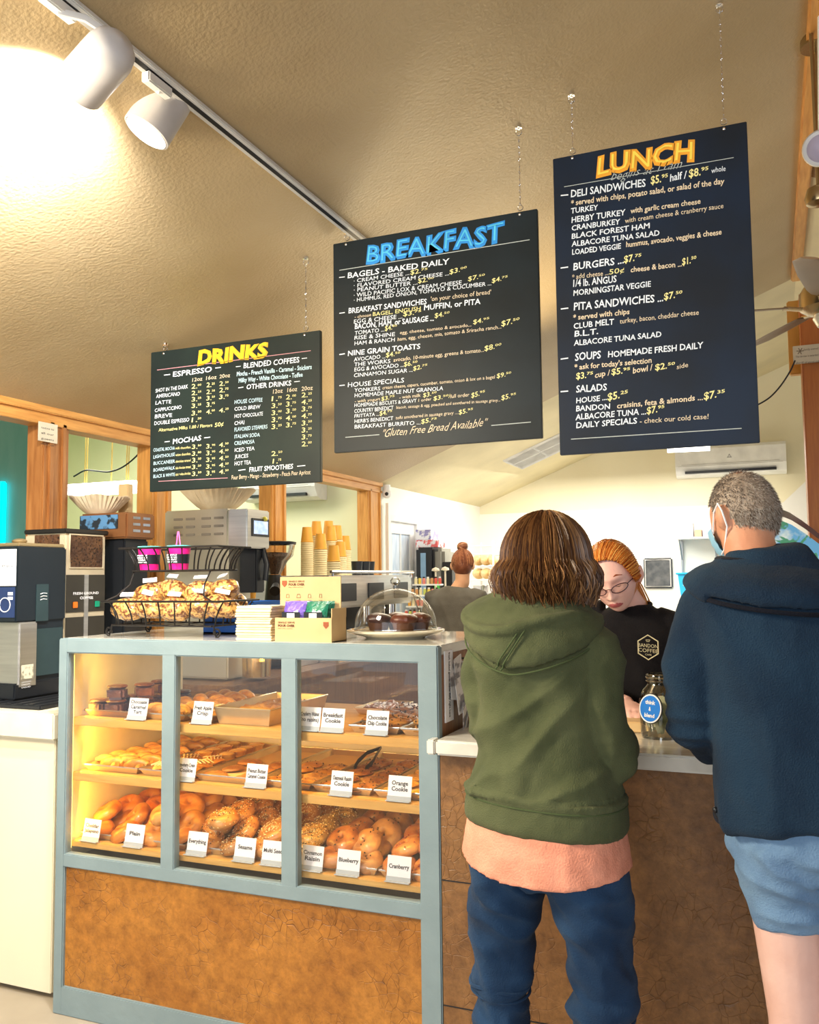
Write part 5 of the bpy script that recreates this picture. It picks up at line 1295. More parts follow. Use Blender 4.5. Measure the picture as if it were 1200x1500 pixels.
for yy, cc, nm in ((gy0+.058, (0.85, .22, .02), 'orange'), (gy1-.058, (0.01, .35, .2), 'green')):
    b = MB(); b.box(gx1+.003, gx1+.010, yy-.013, yy+.013, zD+.018, zD+.045, c=.002); o = b.build('button', mat('button_'+nm, cc, .3), q); o['label'] = nm+' push button'
# second machine behind: dark warmer with blue panel
c0 = at(102, 765, Y=3.2); c1 = at(186, 765, Y=3.2); zt_ = at(140, 752, Y=3.2).z
q = thing('coffee_brewer', 'dark brewer with a blue control panel, a filter stack on top', 'coffee machine', ((c0.x+c1.x)/2, 3.2, 0.98))
XB0, XB1 = max(c0.x, -2.992), c1.x
zh = at(140, 790, Y=3.2).z; b = MB(); b.box(XB0, XB1, 3.20, 3.40, zh, zt_, c=.008); b.build('head', mat('brown_steel', (0.30, 0.13, 0.05), .3, metal=.4), q); b = MB(); b.box(XB0, XB1-.03, 3.22, 3.39, 0.99, zh, c=.008); b.build('body', M_black, q)
b = MB(); b.box(XB0+.004, XB1-.05, 3.193, 3.20, zt_-.075, zt_-.01, c=.002); b.build('control_panel', mat('blue_panel', (0.10, 0.25, 0.45), .3, col2=(0.02, .03, .04), nscale=22, ramp=(.46, .52)), q)
b = MB()
for k in range(3):
    for j in range(2): b.box(XB1, XB1+.003, 3.24+j*.07, 3.29+j*.07, zt_-.03-k*.03, zt_-.018-k*.03, c=.001)
b.build('vents', M_chrome, q)
def filters(c, r0, r1, h, label):
    q = thing('paper_filter_stack', label, 'coffee filters', c, group='stacks of paper coffee filters')
    b = MB(); n = 72; vs = []; fs = []; rows = 5
    for k in range(rows+1):
        t = k/rows; r = r0+(r1-r0)*t**.8
        for i in range(n):
            a = 2*math.pi*i/n; w = 1+.05*t*(1 if i % 2 else -1); vs.append((c[0]+r*w*math.cos(a), c[1]+r*w*math.sin(a), c[2]+h*t+.004*t*math.sin(a*5)))
    for k in range(rows):
        for i in range(n): fs.append((k*n+i, k*n+(i+1) % n, (k+1)*n+(i+1) % n, (k+1)*n+i))
    fs.append(tuple(range(n)))
    o = len(vs)
    b.add(vs, fs)
    b.lathe([(0, .006), (r0*.95, .008), (r1*.90, h*.97)], c, 36, cap=False)
    b.build('filters', mat('filter_paper', (0.80, 0.68, 0.48), .85, col2=(0.72, 0.58, 0.38), nscale=20), q, smooth=20)
f1 = at(146, 750, Y=3.30); f1.z = zt_+.001; filters(f1, .055, .135, .085, 'fluted paper filter stack on the dark brewer at the left')
q = thing('filter_box', 'brown carton standing behind the left filter stack', 'box', (-2.9, 4.1, zt_+.001))
b = MB(); b.box(-2.96, -2.90, 3.42, 3.46, zt_+.001, zt_+.16, c=.003); b.box(-2.965, -2.895, 3.40, 3.48, 1.6, zt_, c=.003); b.build('carton', M_card, q)
# steel brewer with screen
sx0, sx1, sy0, sy1 = -2.90, -2.46, 3.66, 4.0
sx0 = at(240, 830, Y=sy0).x; sx1 = at(334, 830, Y=sy0).x; syE = at(368, 830, X=sx1).y; szt = at(300, 746, Y=sy0).z
q = thing('steel_brewer', 'tall steel coffee brewer with vent slots and a small screen', 'coffee machine', ((sx0+sx1)/2, sy0, 1.0))
b = MB(); b.box(sx0, sx1, sy0, syE-.0, 1.01, szt, c=.008); b.build('body', mat('steel_olive', (0.62, 0.58, 0.46), .3, metal=.55, col2=(0.54, 0.50, 0.40), nscale=2), q)
b = MB(); b.box(sx1, sx1+.11, sy0, syE, szt-.20, szt-.006, c=.006); b.build('head', M_steel, q)
b = MB(); yc = (sy0+syE)/2; b.box(sx1+.11, sx1+.114, sy0+.04, sy0+.20, szt-.14, szt-.05, c=.001); b.build('screen_bezel', M_black, q)
b = MB(); b.box(sx1+.1142, sx1+.1148, sy0+.055, sy0+.185, szt-.128, szt-.062); b.build('screen', mat('lit_screen', (0.3, 0.45, 0.75), .4, col2=(0.7, .8, .95), nscale=25, emit=(0.45, 0.6, 0.9), estr=.5), q, smooth=0)
b = MB(); b.ball((sx1+.112, syE-.05, szt-.05), .014, 12, 8); b.build('indicator', mat('yellow_light', (0.8, .7, .1), .4), q)
b = MB()
for k in range(3):
    for g in (.06, .23):
        for j in (0, .075): b.box(sx0+g+j, sx0+g+j+.055, sy0-.004, sy0+.001, szt-.052-k*.040, szt-.040-k*.040, c=.0015)
b.build('vent_slots', mat('slot_dark', (0.25, 0.22, 0.18), .4), q)
b = MB(); b.box(sx1, sx1+.10, sy0+.10, syE-.03, szt-.42, szt-.20, c=.006); b.build('brew_basket', M_black, q)
b = MB(); b.tube([(sx1+.10, sy0+.16, szt-.20), (sx1+.13, sy0+.15, szt-.28), (sx1+.12, sy0+.15, szt-.36)], (.016, .008), 8); b.build('handle', M_black, q)
b = MB(); b.lathe([(.07, 1.02-1.0), (.075, .25), (.06, .30), (.03, .32)], (sx1+.10, (sy0+syE)/2, 1.0), 22); b.build('thermal_jug', mat('bronze_steel', (0.55, 0.36, 0.16), .2, metal=.8), q)
f2 = Vector(((sx0+sx1)/2+.06, (sy0+syE)/2, szt+.001)); filters(f2, .080, .185, .105, 'larger fluted paper filter stack on the steel brewer')
# counters behind
q = thing('back_counter', 'brown counter along the wooden screen behind the machines', 'counter', (-2.65, 3.2, 0))
b = MB(); b.box(-2.98, -2.34, 3.50, 5.95, .96, 1.0, c=.004); b.box(-2.97, -2.36, 3.52, 5.93, 0, .96); b.build('body', wood('walnut_counter', (.20, .10, .04), (.11, .05, .02), 2), q)
# espresso grinder with bean hopper
hc = at(402, 835, Y=4.3); hx, hy = hc.x, 4.3; zt2 = at(398, 798, Y=4.3).z; zb2 = at(398, 842, Y=4.3).z
q = thing('espresso_grinder', 'espresso grinder with a clear hopper full of dark beans', 'grinder', (hx, hy, 1.0))
b = MB(); H = zt2-zb2
b.lathe([(.035, 0), (.075, H*.45), (.105, H*.62), (.118, H)], (hx, hy, zb2), 26, cap=False); b.build('hopper', M_dome, q)
b = MB(); b.lathe([(0, .002), (.033, .003), (.072, H*.45), (.098, H*.60), (.090, H*.72), (0, H*.76)], (hx, hy, zb2), 26, cap=False); b.build('beans', beans_mat(), q)
b = MB(); b.lathe([(.122, H), (.124, H+.014), (.10, H+.018), (0, H+.018)], (hx, hy, zb2), 26, cap=False); b.build('lid', M_black, q)
b = MB(); b.lathe([(.05, 1.005-zb2), (.075, 1.02-zb2), (.07, 1.2-zb2), (.045, -.03), (.036, 0)], (hx, hy, zb2), 22); b.build('body', M_dark, q)
b = MB(); b.tube([(hx+.04, hy-.05, zb2-.06), (hx+.07, hy-.11, zb2-.09)], [.02, .03], 10); b.build('spout', M_dark, q)
for i, (px, Yc, zz) in enumerate(((362, 4.4, 0), )):
    c = at(px+4, 880, Y=Yc); q = thing('amber_cup', 'amber paper cup beside the espresso grinder', 'cup', (c.x, Yc, 1.0+.25))
    q.location.z = at(366, 884, Y=Yc).z
    b = MB(); b.lathe([(.030, 0), (.040, .10), (.038, .10), (.029, .004)], q.location, 20, cap=False); b.cyl(q.location, .029, .004); b.build('cup', mat('amber_paper', (0.80, 0.38, 0.045), .5), q)
c = at(374, 892, Y=4.4); q = thing('drip_tray_shelf', 'steel machine drip tray under the amber cup', 'tray', (c.x, 4.4, 1.0))
b = MB(); b.box(c.x-.10, c.x+.30, 4.40, 4.62, 1.001, at(366, 884, Y=4.4).z-.001, c=.006); b.build('tray_body', M_steel, q)
# espresso machine with cup towers
ex0, ex1 = at(408, 860, Y=4.75).x, -2.28
ez = at(470, 843, Y=4.75).z
q = thing('espresso_machine', 'chrome and black espresso machine under the towers of paper cups', 'espresso machine', (-2.6, 4.6, 1.0))
b = MB(); b.box(-2.95, -2.42, 4.62, 5.90, ez-.20, ez, c=.012); b.build('body', M_steel, q)
b = MB(); b.box(-2.95, -2.62, 4.66, 5.86, 1.03, ez-.2, c=.006); b.build('back', M_dark, q)
b = MB(); b.box(-2.95, -2.36, 4.62, 5.90, 1.001, 1.05, c=.006); b.build('drip_tray', M_chrome, q)
b = MB(); b.tube([(-2.41, 4.62, ez+.02), (-2.41, 5.9, ez+.02)], .010, 8); b.tube([(-2.41, 4.64, ez-.02), (-2.41, 4.64, ez+.02)], .007, 6); b.tube([(-2.41, 5.88, ez-.02), (-2.41, 5.88, ez+.02)], .007, 6); b.build('cup_rail', M_chrome, q)
for k in range(3):
    y = 4.85+k*.42
    b = MB(); b.cyl((-2.50, y, ez-.32), .040, .12, 18); b.build('group_head', M_chrome, q)
    b = MB(); b.tube([(-2.46, y, ez-.33), (-2.30, y, ez-.34)], [.014, .018], 8); b.build('portafilter', M_black, q)
    b = MB(); b.box(-2.419, -2.412, y-.12, y+.12, ez-.16, ez-.05, c=.002); b.build('front_plate', M_black, q)
b = MB(); b.tube([(-2.40, 5.85, ez-.12), (-2.36, 5.87, ez-.25), (-2.38, 5.85, ez-.42)], .005, 6); b.build('steam_wand', M_chrome, q)
M_cupw = mat('amber_paper', (0, 0, 0)); M_cupk = mat('cream_cup', (0.78, 0.66, 0.38), .6, col2=(0.70, 0.56, 0.28), nscale=6)
towers = [(450, 772, 841, 5.0), (464, 763, 841, 5.25), (482, 763, 841, 5.45), (470, 781, 843, 4.85), (485, 770, 843, 5.2), (489, 798, 847, 4.72), (499, 791, 846, 5.15), (506, 782, 846, 5.45), (494, 769, 846, 5.35)]
tl = ['left end', 'second from left, tallest', 'back, beside the tallest', 'front, left of middle', 'middle', 'front, shortest', 'right, in front', 'right end', 'back right']
for i, (px, pt, pb, Yc) in enumerate(towers):
    p0 = at(px, pb, Y=Yc); p1 = at(px, pt, Y=Yc); H = p1.z-ez
    x = p0.x
    q = thing('cup_tower', 'tower of nested paper cups on the espresso machine, '+tl[i], 'cups', (x, Yc, ez), group='towers of paper cups')
    nn = int((H-.10)/.0135)
    for k in range(nn+1):
        z = ez+.001+k*.0135
        b = MB()
        if k < nn: b.lathe([(.0415, 0), (.0425, .004), (.040, .006), (.0395, .0135)], (x, Yc, z), 16, cap=True); m_ = M_cupk
        else: b.lathe([(.0415, 0), (.0425, .004), (.040, .006), (.0300, .098), (.0285, .098), (.028, .092)], (x, Yc, z), 18, cap=True); m_ = M_cupw
        o = b.build('cup', m_, q); 
        if k == nn: o['label'] = 'amber printed cup on top'
for i, (px, Yc) in enumerate(((523, 5.6), (534, 5.7), (541, 5.78))):
    p = at(px, 838, Y=Yc); 
    q = thing('black_cup', 'small black cup right of the paper cup towers, '+('left', 'middle', 'right')[i], 'cup', (p.x, Yc, ez), group='black cups'); b = MB(); b.lathe([(.034, .001), (.042, .10), (.040, .10), (.032, .006), (0, .006)], (p.x, Yc, ez), 18, cap=False); b.build('cup', M_black, q)
# ------------------------------------------------------------------ jar and board on the ordering counter
jc = Vector((at(968, 1060, Y=2.66).x, 2.66, 1.03))
q = thing('tip_jar', 'clear glass jar stuffed with banknotes on the ordering counter', 'jar', jc)
jp = [(.050, 0), (.056, .006), (.058, .05), (.058, .11), (.050, .135), (.036, .150), (.034, .158), (.038, .163), (.038, .180), (.036, .182)]
b = MB(); b.lathe(jp, jc, 32, cap=False); b.build('glass_wall', glass('jar_glass', (.93, .94, .86), .35), q, smooth=60)
b = MB(); b.torus(jc+Vector((0, 0, .172)), .038, .003, 28, 6); b.torus(jc+Vector((0, 0, .162)), .038, .002, 28, 6); b.build('rim', glass('dome_rim'), q)
b = MB(); b.cyl(jc, .055, .008, 28); b.build('base', glass('dome_rim'), q)
M_bill = mat('banknote', (0.42, 0.44, 0.26), .8, col2=(0.26, 0.28, 0.15), nscale=40); rnd = random.Random(9)
for i in range(11):
    q2 = thing('banknote', ('pale' if i % 3 == 0 else 'greenish')+' folded banknote inside the glass jar, stuffed among the others', 'banknote', jc+Vector((0, 0, .06)), group='banknotes in the jar')
    b = MB(); a = rnd.uniform(0, 3.14); cx = rnd.uniform(-.018, .018); cy = rnd.uniform(-.018, .018); vs = []; n = 8
    d = Vector((math.cos(a), math.sin(a), rnd.uniform(-.5, .5))); u = Vector((-math.sin(a)*.3, math.cos(a)*.3, 1))
    for k in range(n+1):
        t = k/n-.5
        for s in (-.5, .5): vs.append(jc+Vector((cx, cy, .062+.004*(i % 4)))+d*(t*.055)+u*(s*.075)+Vector((-d.y, d.x, 0))*.008*math.sin(t*9+i))
    b.add(vs, [(2*k, 2*k+2, 2*k+3, 2*k+1) for k in range(n)]); b.build('note', M_bill if i % 3 else mat('banknote_pale', (.72, .70, .52), .8), q2, smooth=60)
sc = at(953, 1038, Y=2.575); ax = Vector((-.55, -.80, .15)).normalized()
Mt = Matrix.Translation(sc) @ Vector((0, 0, 1)).rotation_difference(ax).to_matrix().to_4x4()
q = thing('round_sign', 'round blue sign with a white rim leaning on the jar', 'sign', sc-Vector((0, 0, .04)))
b = MB(); b.cyl((0, 0, -.003), .042, .003, 36, Mt); b.build('disc_back', M_black, q)
b = MB(); b.cyl((0, 0, 0), .040, .0012, 36, Mt); b.build('rim_band', M_paper, q)
b = MB(); b.cyl((0, 0, .0012), .036, .0006, 36, Mt); b.build('face', mat('sign_blue', (0.01, 0.20, 0.75), .4), q)
b = MB(); X_ = ax.cross(Vector((0, 0, 1))).normalized()*-1; Y_ = ax.cross(X_).normalized()
if Y_.z < 0: Y_ = -Y_
for k, s in enumerate(('think', '&', 'blend')): letters(b, s, sc+ax*.0024-X_*(.004 if s == '&' else .018)+Y_*(.012-.018*k), X_, Y_, .008 if s == '&' else .036, .011, bold=.03)
b.build('lettering', M_paper, q, smooth=0, fix=False)
q = thing('wooden_board', 'pale wooden board on the ordering counter in front of the cashier', 'board', (-.47, 2.68, 1.03))
b = MB(); x0, x1 = at(905, 1055, Y=2.70).x, at(952, 1055, Y=2.70).x; b.box(x0-.1, x1+.10, 2.70, 2.92, 1.031, 1.062, c=.003); b.build('board', wood('pale_board', (0.78, 0.55, 0.28), (0.68, 0.44, 0.20), 0), q)
# ------------------------------------------------------------------ high wall and ceiling things
def acu(x0, x1, y, z0, z1, label):
    q = thing('air_conditioner', label, 'air conditioner', ((x0+x1)/2, y, z0), group='air conditioners')
    b = MB(); d = .22
    prof = [(0, z1), (-d*.9, z1), (-d, z1-.03), (-d, z0+.10), (-d*.75, z0+.02), (-d*.55, z0), (0, z0)]
    vs = [(x0, y+a, c) for a, c in prof]+[(x1, y+a, c) for a, c in prof]; n = len(prof)
    b.add(vs, [tuple(range(n)), tuple(range(2*n-1, n-1, -1))]+[(i, i+n, (i+1) % n+n, (i+1) % n) for i in range(n)]); b.build('housing', M_whitep, q, smooth=25)
    b = MB(); b.box(x0+.06, x1-.06, y-d-.004, y-d+.004, z0+.115, z0+.118); b.box(x0+.03, x1-.03, y-d-.002, y-d+.01, z0+.1, z0+.103); b.build('panel_line', mat('line_grey', (.45, .44, .4), .5), q, smooth=0)
    b = MB(); ang = math.atan2(.08, .25*d)
    b.box(x0+.09, x1-.09, y-d*.97, y-d*.80, z0+.028, z0+.052); b.build('louvre', M_black, q, smooth=0)
    b = MB(); b.tube([((x0+x1)/2-.018, y-d-.002, z0+.17), ((x0+x1)/2, y-d-.002, z0+.20), ((x0+x1)/2+.018, y-d-.002, z0+.17)], .004, 4, closed=True); b.build('badge', mat('badge_grey', (.3, .3, .3), .4), q)
a0 = at(990, 699, Y=YB-.22); a1 = at(1153, 691, Y=YB-.22); a2 = at(987, 660, Y=YB-.22)
acu(a0.x, a1.x, YB-.002, a0.z, a0.z+.30, 'white wall air conditioner on the kitchen gable, under the LUNCH board')
c0 = at(352, 735, Y=YS-.22); c1 = at(461, 728, Y=YS-.22); acu(c0.x, c1.x, YS-.002, c0.z, c0.z+.28, 'white wall air conditioner in the side room, seen under the DRINKS board')
# wall shelves, hanging pan, basket in the kitchen
ya = YB-.32
s0 = at(990, 786, Y=ya); s1 = at(1120, 786, Y=ya)
q = thing('wall_shelf', 'white kitchen wall shelves with steel brackets behind the man', 'shelf', (s0.x, YB-.02, at(990, 970, Y=ya).z))
for py in (787, 879, 905):
    z = at(990, py, Y=ya).z; b = MB(); b.box(s0.x, s1.x, ya, YB-.017, z-.02, z, c=.003); b.build('board', M_whitep, q)
b = MB(); zt = at(990, 787, Y=ya).z; zb = at(990, 905, Y=ya).z
for x in (s0.x+.02, s0.x+.35): b.box(x, x+.02, YB-.05, YB-.02, zb-.3, zt); b.tube([(x+.01, YB-.04, zt-.22), (x+.01, ya+.03, zt-.03)], .008, 6)
b.build('bracket', mat('bracket_grey', (.35, .38, .42), .4, metal=.5), q)
def kbox(name, px0, px1, py0, py1, Y, depth, m, label, cat, c=.004, z0=None):
    A = at(px0, py1, Y=Y); B = at(px1, py0, Y=Y); zz0 = A.z if z0 is None else z0
    q = thing(name, label, cat, ((A.x+B.x)/2, Y, zz0)); b = MB(); b.box(A.x, B.x, Y, Y+depth, zz0+.001, B.z, c=c); b.build('body', m, q); return q, A, B
z1_ = at(990, 879, Y=ya).z
q, A, B = kbox('blue_basket', 993, 1027, 827, 849, ya+.03, .24, mat('basket_blue', (0.02, .42, .75), .4), 'bright blue plastic basket on the kitchen wall shelf', 'basket')
for o in list(q.children): bpy.data.objects.remove(o)
q.location.z = z1_; b = MB(); A.z = z1_+.001; B.z = z1_+.26
b.prism([(A.x+.03, A.z), (B.x-.03, A.z), (B.x, B.z), (A.x, B.z)], ya+.03, ya+.27); b.tube([(A.x-.01, ya+.02, B.z), (B.x+.01, ya+.02, B.z), (B.x+.01, ya+.28, B.z), (A.x-.01, ya+.28, B.z)], .01, 6, closed=True); b.build('body', mat('basket_blue', (0, 0, 0)), q)
b = MB()
for k in range(4): b.box(A.x+.05+k*.06, A.x+.085+k*.06, ya+.026, ya+.03, z1_+.14, z1_+.18)
b.build('holes', M_paper, q, smooth=0)
zt = at(990, 787, Y=ya).z
kbox('carton', 1000, 1015, 765, 787, ya+.05, .15, M_paper, 'white carton on the top kitchen shelf', 'box', z0=zt)
kbox('carton', 1018, 1028, 776, 787, ya+.05, .15, mat('peach_card', (.75, .42, .28), .6), 'small peach carton on the top kitchen shelf', 'box', z0=zt)
kbox('carton', 1030, 1042, 770, 787, ya+.05, .15, mat('lilac_card', (.55, .62, .85), .6), 'lilac carton on the top kitchen shelf, right of the others', 'box', z0=zt)
A = at(944, 862, Y=YB-.03); B = at(985, 817, Y=YB-.03)
q = thing('hanging_pan', 'dark rectangular pan hanging on the white kitchen wall', 'pan', ((A.x+B.x)/2, YB-.02, A.z))
b = MB(); b.box(A.x, B.x, YB-.045, YB-.0155, A.z, B.z, c=.012); b.build('pan', mat('pan_grey_black', (.05, .055, .06), .25, col2=(.12, .12, .12), nscale=14), q)
b = MB(); b.tube([(A.x+.02, YB-.05, A.z+.02), (B.x-.02, YB-.05, A.z+.02), (B.x-.02, YB-.05, B.z-.02), (A.x+.02, YB-.05, B.z-.02)], .008, 6, closed=True); b.build('rim', M_steel, q)
# ceiling vent grille and camera, smoke light, fan
q = thing('ceiling_vent', 'white louvred vent grille in the sloped kitchen ceiling', 'vent', (-2.02, 8.1, zc(-2.02)), group=None)
Ms = Matrix.Translation((0, 0, 0))
def onc(x, y, dz): return Vector((x, y, zc(x)-dz))
b = MB(); X0, X1, Y0v, Y1v = -2.26, -1.72, 7.80, 8.42
b.tube([onc(X0, Y0v, .004), onc(X1, Y0v, .004), onc(X1, Y1v, .004), onc(X0, Y1v, .004)], (.018, .018), 4, closed=True); b.tube([onc((X0+X1)/2, Y0v, .004), onc((X0+X1)/2, Y1v, .004)], .012, 4); b.tube([onc(X0, (Y0v+Y1v)/2, .004), onc(X1, (Y0v+Y1v)/2, .004)], .012, 4); b.build('frame', M_whitep, q)
b = MB(); b.add([onc(X0, Y0v, .002), onc(X1, Y0v, .002), onc(X1, Y1v, .002), onc(X0, Y1v, .002)], [(0, 1, 2, 3)]); b.build('backing', mat('vent_grey', (.45, .40, .30), .5), q, smooth=0)
for k in range(12):
    y = Y0v+.03+k*.048; b = MB(); b.tube([onc(X0+.01, y, .008), onc(X1-.01, y, .008)], (.010, .003), 4); b.build('slat', M_whitep, q)
c = Vector((XW+.035, 6.70, 2.20)); q = thing('security_camera', 'small white security camera at the end of the wooden header', 'camera', c)
b = MB(); b.ball(c, .04, 16, 10); b.cyl(c+Vector((0, 0, .02)), .03, .055, 14); b.build('housing', M_whitep, q); b = MB(); b.ball(c+Vector((.012, -.032, -.004)), .016, 12, 8); b.build('lens', M_black, q)
# tube fixture under the kitchen slope
p0 = at(978, 658, Y=5.6); p1 = at(1040, 655, Y=5.6)
q = thing('tube_light', 'glowing tube light fitting below the LUNCH board', 'lamp', ((p0.x+p1.x)/2, 5.6, p0.z))
b = MB(); b.tube([p0, p1], .022, 12); b.build('tube', mat('tube_glow', (1, 1, 1), .5, emit=(1, .97, .88), estr=5), q)
b = MB(); b.box(p0.x-.03, p1.x+.03, 5.57, 5.63, p0.z+.02, p0.z+.05, c=.005); b.build('fitting', M_whitep, q)
for x in (p0.x, p1.x): b = MB(); b.tube([(x, 5.6, p0.z+.05), (x, 5.6, zc(x)-.004)], .003, 5); b.build('rod', M_whitep, q)
# suspended light in the side room
p0 = at(106, 713, Y=5.0); p1 = at(209, 716, Y=5.0)
q = thing('pendant_strip_light', 'glowing white strip light hung on cords in the side room', 'lamp', ((p0.x+p1.x)/2, 5.0, p0.z))
b = MB(); b.box(p0.x, p1.x, 4.9, 5.1, p1.z-.02, p1.z+.055, c=.02); b.build('diffuser', mat('tube_glow', (1, 1, 1)), q)
for px in (124, 127, 163, 185, 188):
    p = at(px, 705, Y=5.0); b = MB(); b.tube([(p.x, 5.0, p1.z+.05), (p.x+.01, 5.0, 2.75), (p.x, 5.0, 3.4)], .005, 5); b.build('cord', mat('cord_ochre', (.35, .24, .05), .7), q)
b = MB()
ps = [at(x, y, Y=4.8) for x, y in ((108, 698), (125, 689), (142, 690), (160, 691), (180, 684), (200, 668), (216, 648))]
b.tube(sm(ps), .006, 6); o = b.build('black_cable', M_black); tag(o, 'black cable sagging across the side room above the strip light', 'cable')
# cyan neon strip at the far left
p0 = at(3, 705, Y=4.45); q = thing('neon_strip', 'vertical cyan light strip on the teal wall at the left edge', 'light', (p0.x, 4.45, 1.6))
b = MB(); b.box(p0.x-.10, p0.x+.01, 4.44, 4.49, 1.6, p0.z, c=.01); b.build('strip', mat('cyan_glow', (0, .7, .9), .4, emit=(0.0, .75, .95), estr=1.4), q)
# paper notices on the posts
p0 = at(57, 645, X=XW+.02); p1 = at(78, 621, X=XW+.02)
q = thing('notice_card', 'small printed notice card on the dark left post', 'notice', p0)
b = MB(); b.box(XW+.014, XW+.017, p0.y, p1.y+.03, p0.z, p1.z, c=0); b.build('card', mat('notice_cream', (.72, .66, .52), .6), q, smooth=0)
b = MB()
for k in range(4): letters(b, ('notice to', 'all our', 'guests', 'thank you')[k], (XW+.0175, p0.y+.015, p1.z-.03-.024*k), (0, 1, 0), (0, 0, 1), .075, .010)
b.build('lettering', M_ink, q, smooth=0, fix=False)
p0 = at(1163, 529, Y=4.90); p1 = at(1215, 497, Y=4.90)
q = thing('notice_plaque', 'cream printed plaque on the orange post at the right edge', 'notice', p0)
b = MB(); b.box(p0.x, p1.x, 4.97, 4.985, p0.z, p1.z, c=.002); b.build('plaque', mat('notice_cream', (0, 0, 0)), q)
b = MB()
for k, (s, w) in enumerate((('family owned since', .10), ('The tin star is awarded to the', .14), ('sheriff of good coffee', .13))): letters(b, s, (p0.x+.012+(.04 if k == 0 else 0), 4.9692, p1.z-.03-.034*k), (1, 0, 0), (0, 0, 1), w, .012)
for k in range(6): b.tube([(p0.x+.035, 4.9695, p1.z-.03), (p0.x+.035+.018*math.cos(k), 4.9695, p1.z-.03+.018*math.sin(k))], .002, 4)
b.build('lettering', mat('faded_ink', (.25, .2, .14), .6), q, smooth=0, fix=False)
b = MB(); b.tube(sm([at(x, y, Y=4.92) for x, y in ((1165, 528), (1157, 545), (1143, 566), (1128, 582), (1112, 592), (1100, 597))]), .004, 6); o = b.build('black_cable', M_black); tag(o, 'thin dark cable drooping from the plaque towards the LUNCH board', 'cable')
# ceiling fan at the right edge
fc = at(1212, 440, Y=3.7)
q = thing('ceiling_fan', 'brass and wood ceiling fan at the right edge of the picture', 'fan', (fc.x, 3.6, zc(fc.x)))
M_brass = mat('aged_brass', (0.45, 0.33, 0.17), .25, metal=.9)
b = MB(); b.lathe([(.03, .06), (.085, .055), (.10, .03), (.10, -.03), (.07, -.05), (.03, -.06)], fc, 26); b.build('motor', M_brass, q)
b = MB(); b.tube([(fc.x, 3.6, fc.z+.05), (fc.x, 3.6, zc(fc.x))], .012, 10); b.cyl((fc.x, 3.6, zc(fc.x)-.05), .06, .05, 20); b.build('downrod', M_brass, q)
for k in range(5):
    a = R(190+72*k); d = Vector((math.cos(a), math.sin(a), 0)); n_ = Vector((-d.y, d.x, 0))
    b = MB(); b.tube([Vector(fc)+d*.09-Vector((0, 0, .03)), Vector(fc)+d*.16-Vector((0, 0, .02))], (.006, .022), 6, side=(0, 0, 1)); b.build('blade_arm', M_brass, q)
    b = MB(); pts = [Vector(fc)+d*r-Vector((0, 0, .02)) for r in (.15, .2, .38, .55, .60)]; b.tube(pts, [(.004, .045), (.004, .055), (.004, .065), (.004, .062), (.004, .03)], 12, side=tuple(Vector((0, 0, 1))*.96+n_*.25)); b.build('blade', mat('blade_wood', (.22, .13, .06), .4), q)
b = MB(); b.lathe([(.0, -.11), (.04, -.10), (.055, -.07), (.05, -.055)], fc, 20, cap=False); b.build('light_bowl', mat('bowl_glass', (.85, .8, .65), .2), q)
g = at(1203, 217, Y=3.4); q = thing('ceiling_globe', 'round white ceiling fitting at the upper right edge', 'lamp', g)
b = MB(); Mt = Matrix.Translation(g) @ Vector((0, 0, 1)).rotation_difference((EYE-g).normalized()).to_matrix().to_4x4()
b.lathe([(.058, -.01), (.064, .0), (.060, .012), (.05, .014)], n=30, M=Mt); b.build('ring', M_whitep, q)
b = MB(); b.lathe([(.050, .012), (.03, .03), (0, .034)], n=26, M=Mt, cap=False); b.build('lens', mat('lilac_glass', (.60, .55, .72), .2), q)
b = MB(); b.tube([g-Vector((0, 0, 0)), (g.x+.02, g.y, zc(g.x+.02))], .01, 8); b.build('rod', M_whitep, q)
g = at(1200, 290, Y=3.5); q = thing('brass_lamp_cap', 'small brass ceiling lamp below the round white fitting', 'lamp', g)
b = MB(); b.lathe([(.012, .05), (.04, .035), (.05, .0), (.045, -.02), (.02, -.03)], g, 22); b.build('cap', M_brass, q)
b = MB(); b.tube([g+Vector((0, 0, .04)), (g.x, g.y, zc(g.x))], .008, 8); b.build('rod', M_brass, q)

# ------------------------------------------------------------------ kitchen, middle distance
def P(px, py, Y): return at(px, py, Y=Y)
q = thing('prep_counter', 'white prep counter across the back of the kitchen', 'counter', (-1.6, 6.7, 0))
b = MB(); b.box(-2.98, -.9, 6.95, 7.6, 0, 1.10, c=.005); b.box(-2.98, -.9, 6.90, 7.65, 1.10, 1.14, c=.004); b.build('body', M_whitep, q)
zt = 1.14
A, B = P(609, 842, 7.2), P(650, 801, 7.2)
q = thing('drinks_machine', 'black and grey drinks machine with a green label beside the door', 'coffee machine', ((A.x+B.x)/2, 7.2, zt))
b = MB(); b.box(A.x, (A.x+B.x)/2+.04, 7.2, 7.5, zt, B.z, c=.02); b.build('body', M_black, q)
b = MB(); b.box((A.x+B.x)/2+.04, B.x, 7.2, 7.5, zt, B.z-.01, c=.03); b.build('side', mat('warm_grey', (.28, .27, .23), .4), q)
b = MB(); b.box(A.x+.05, A.x+.10, 7.192, 7.2, zt+.05, B.z-.05, c=.002); b.build('light_band', mat('pale_blue_panel', (.25, .42, .6), .3), q)
b = MB(); b.box(B.x-.09, B.x-.04, 7.192, 7.2, zt+.24, zt+.32); b.build('green_label', mat('green_sticker', (.15, .8, .15), .5), q, smooth=0)
zz = B.z
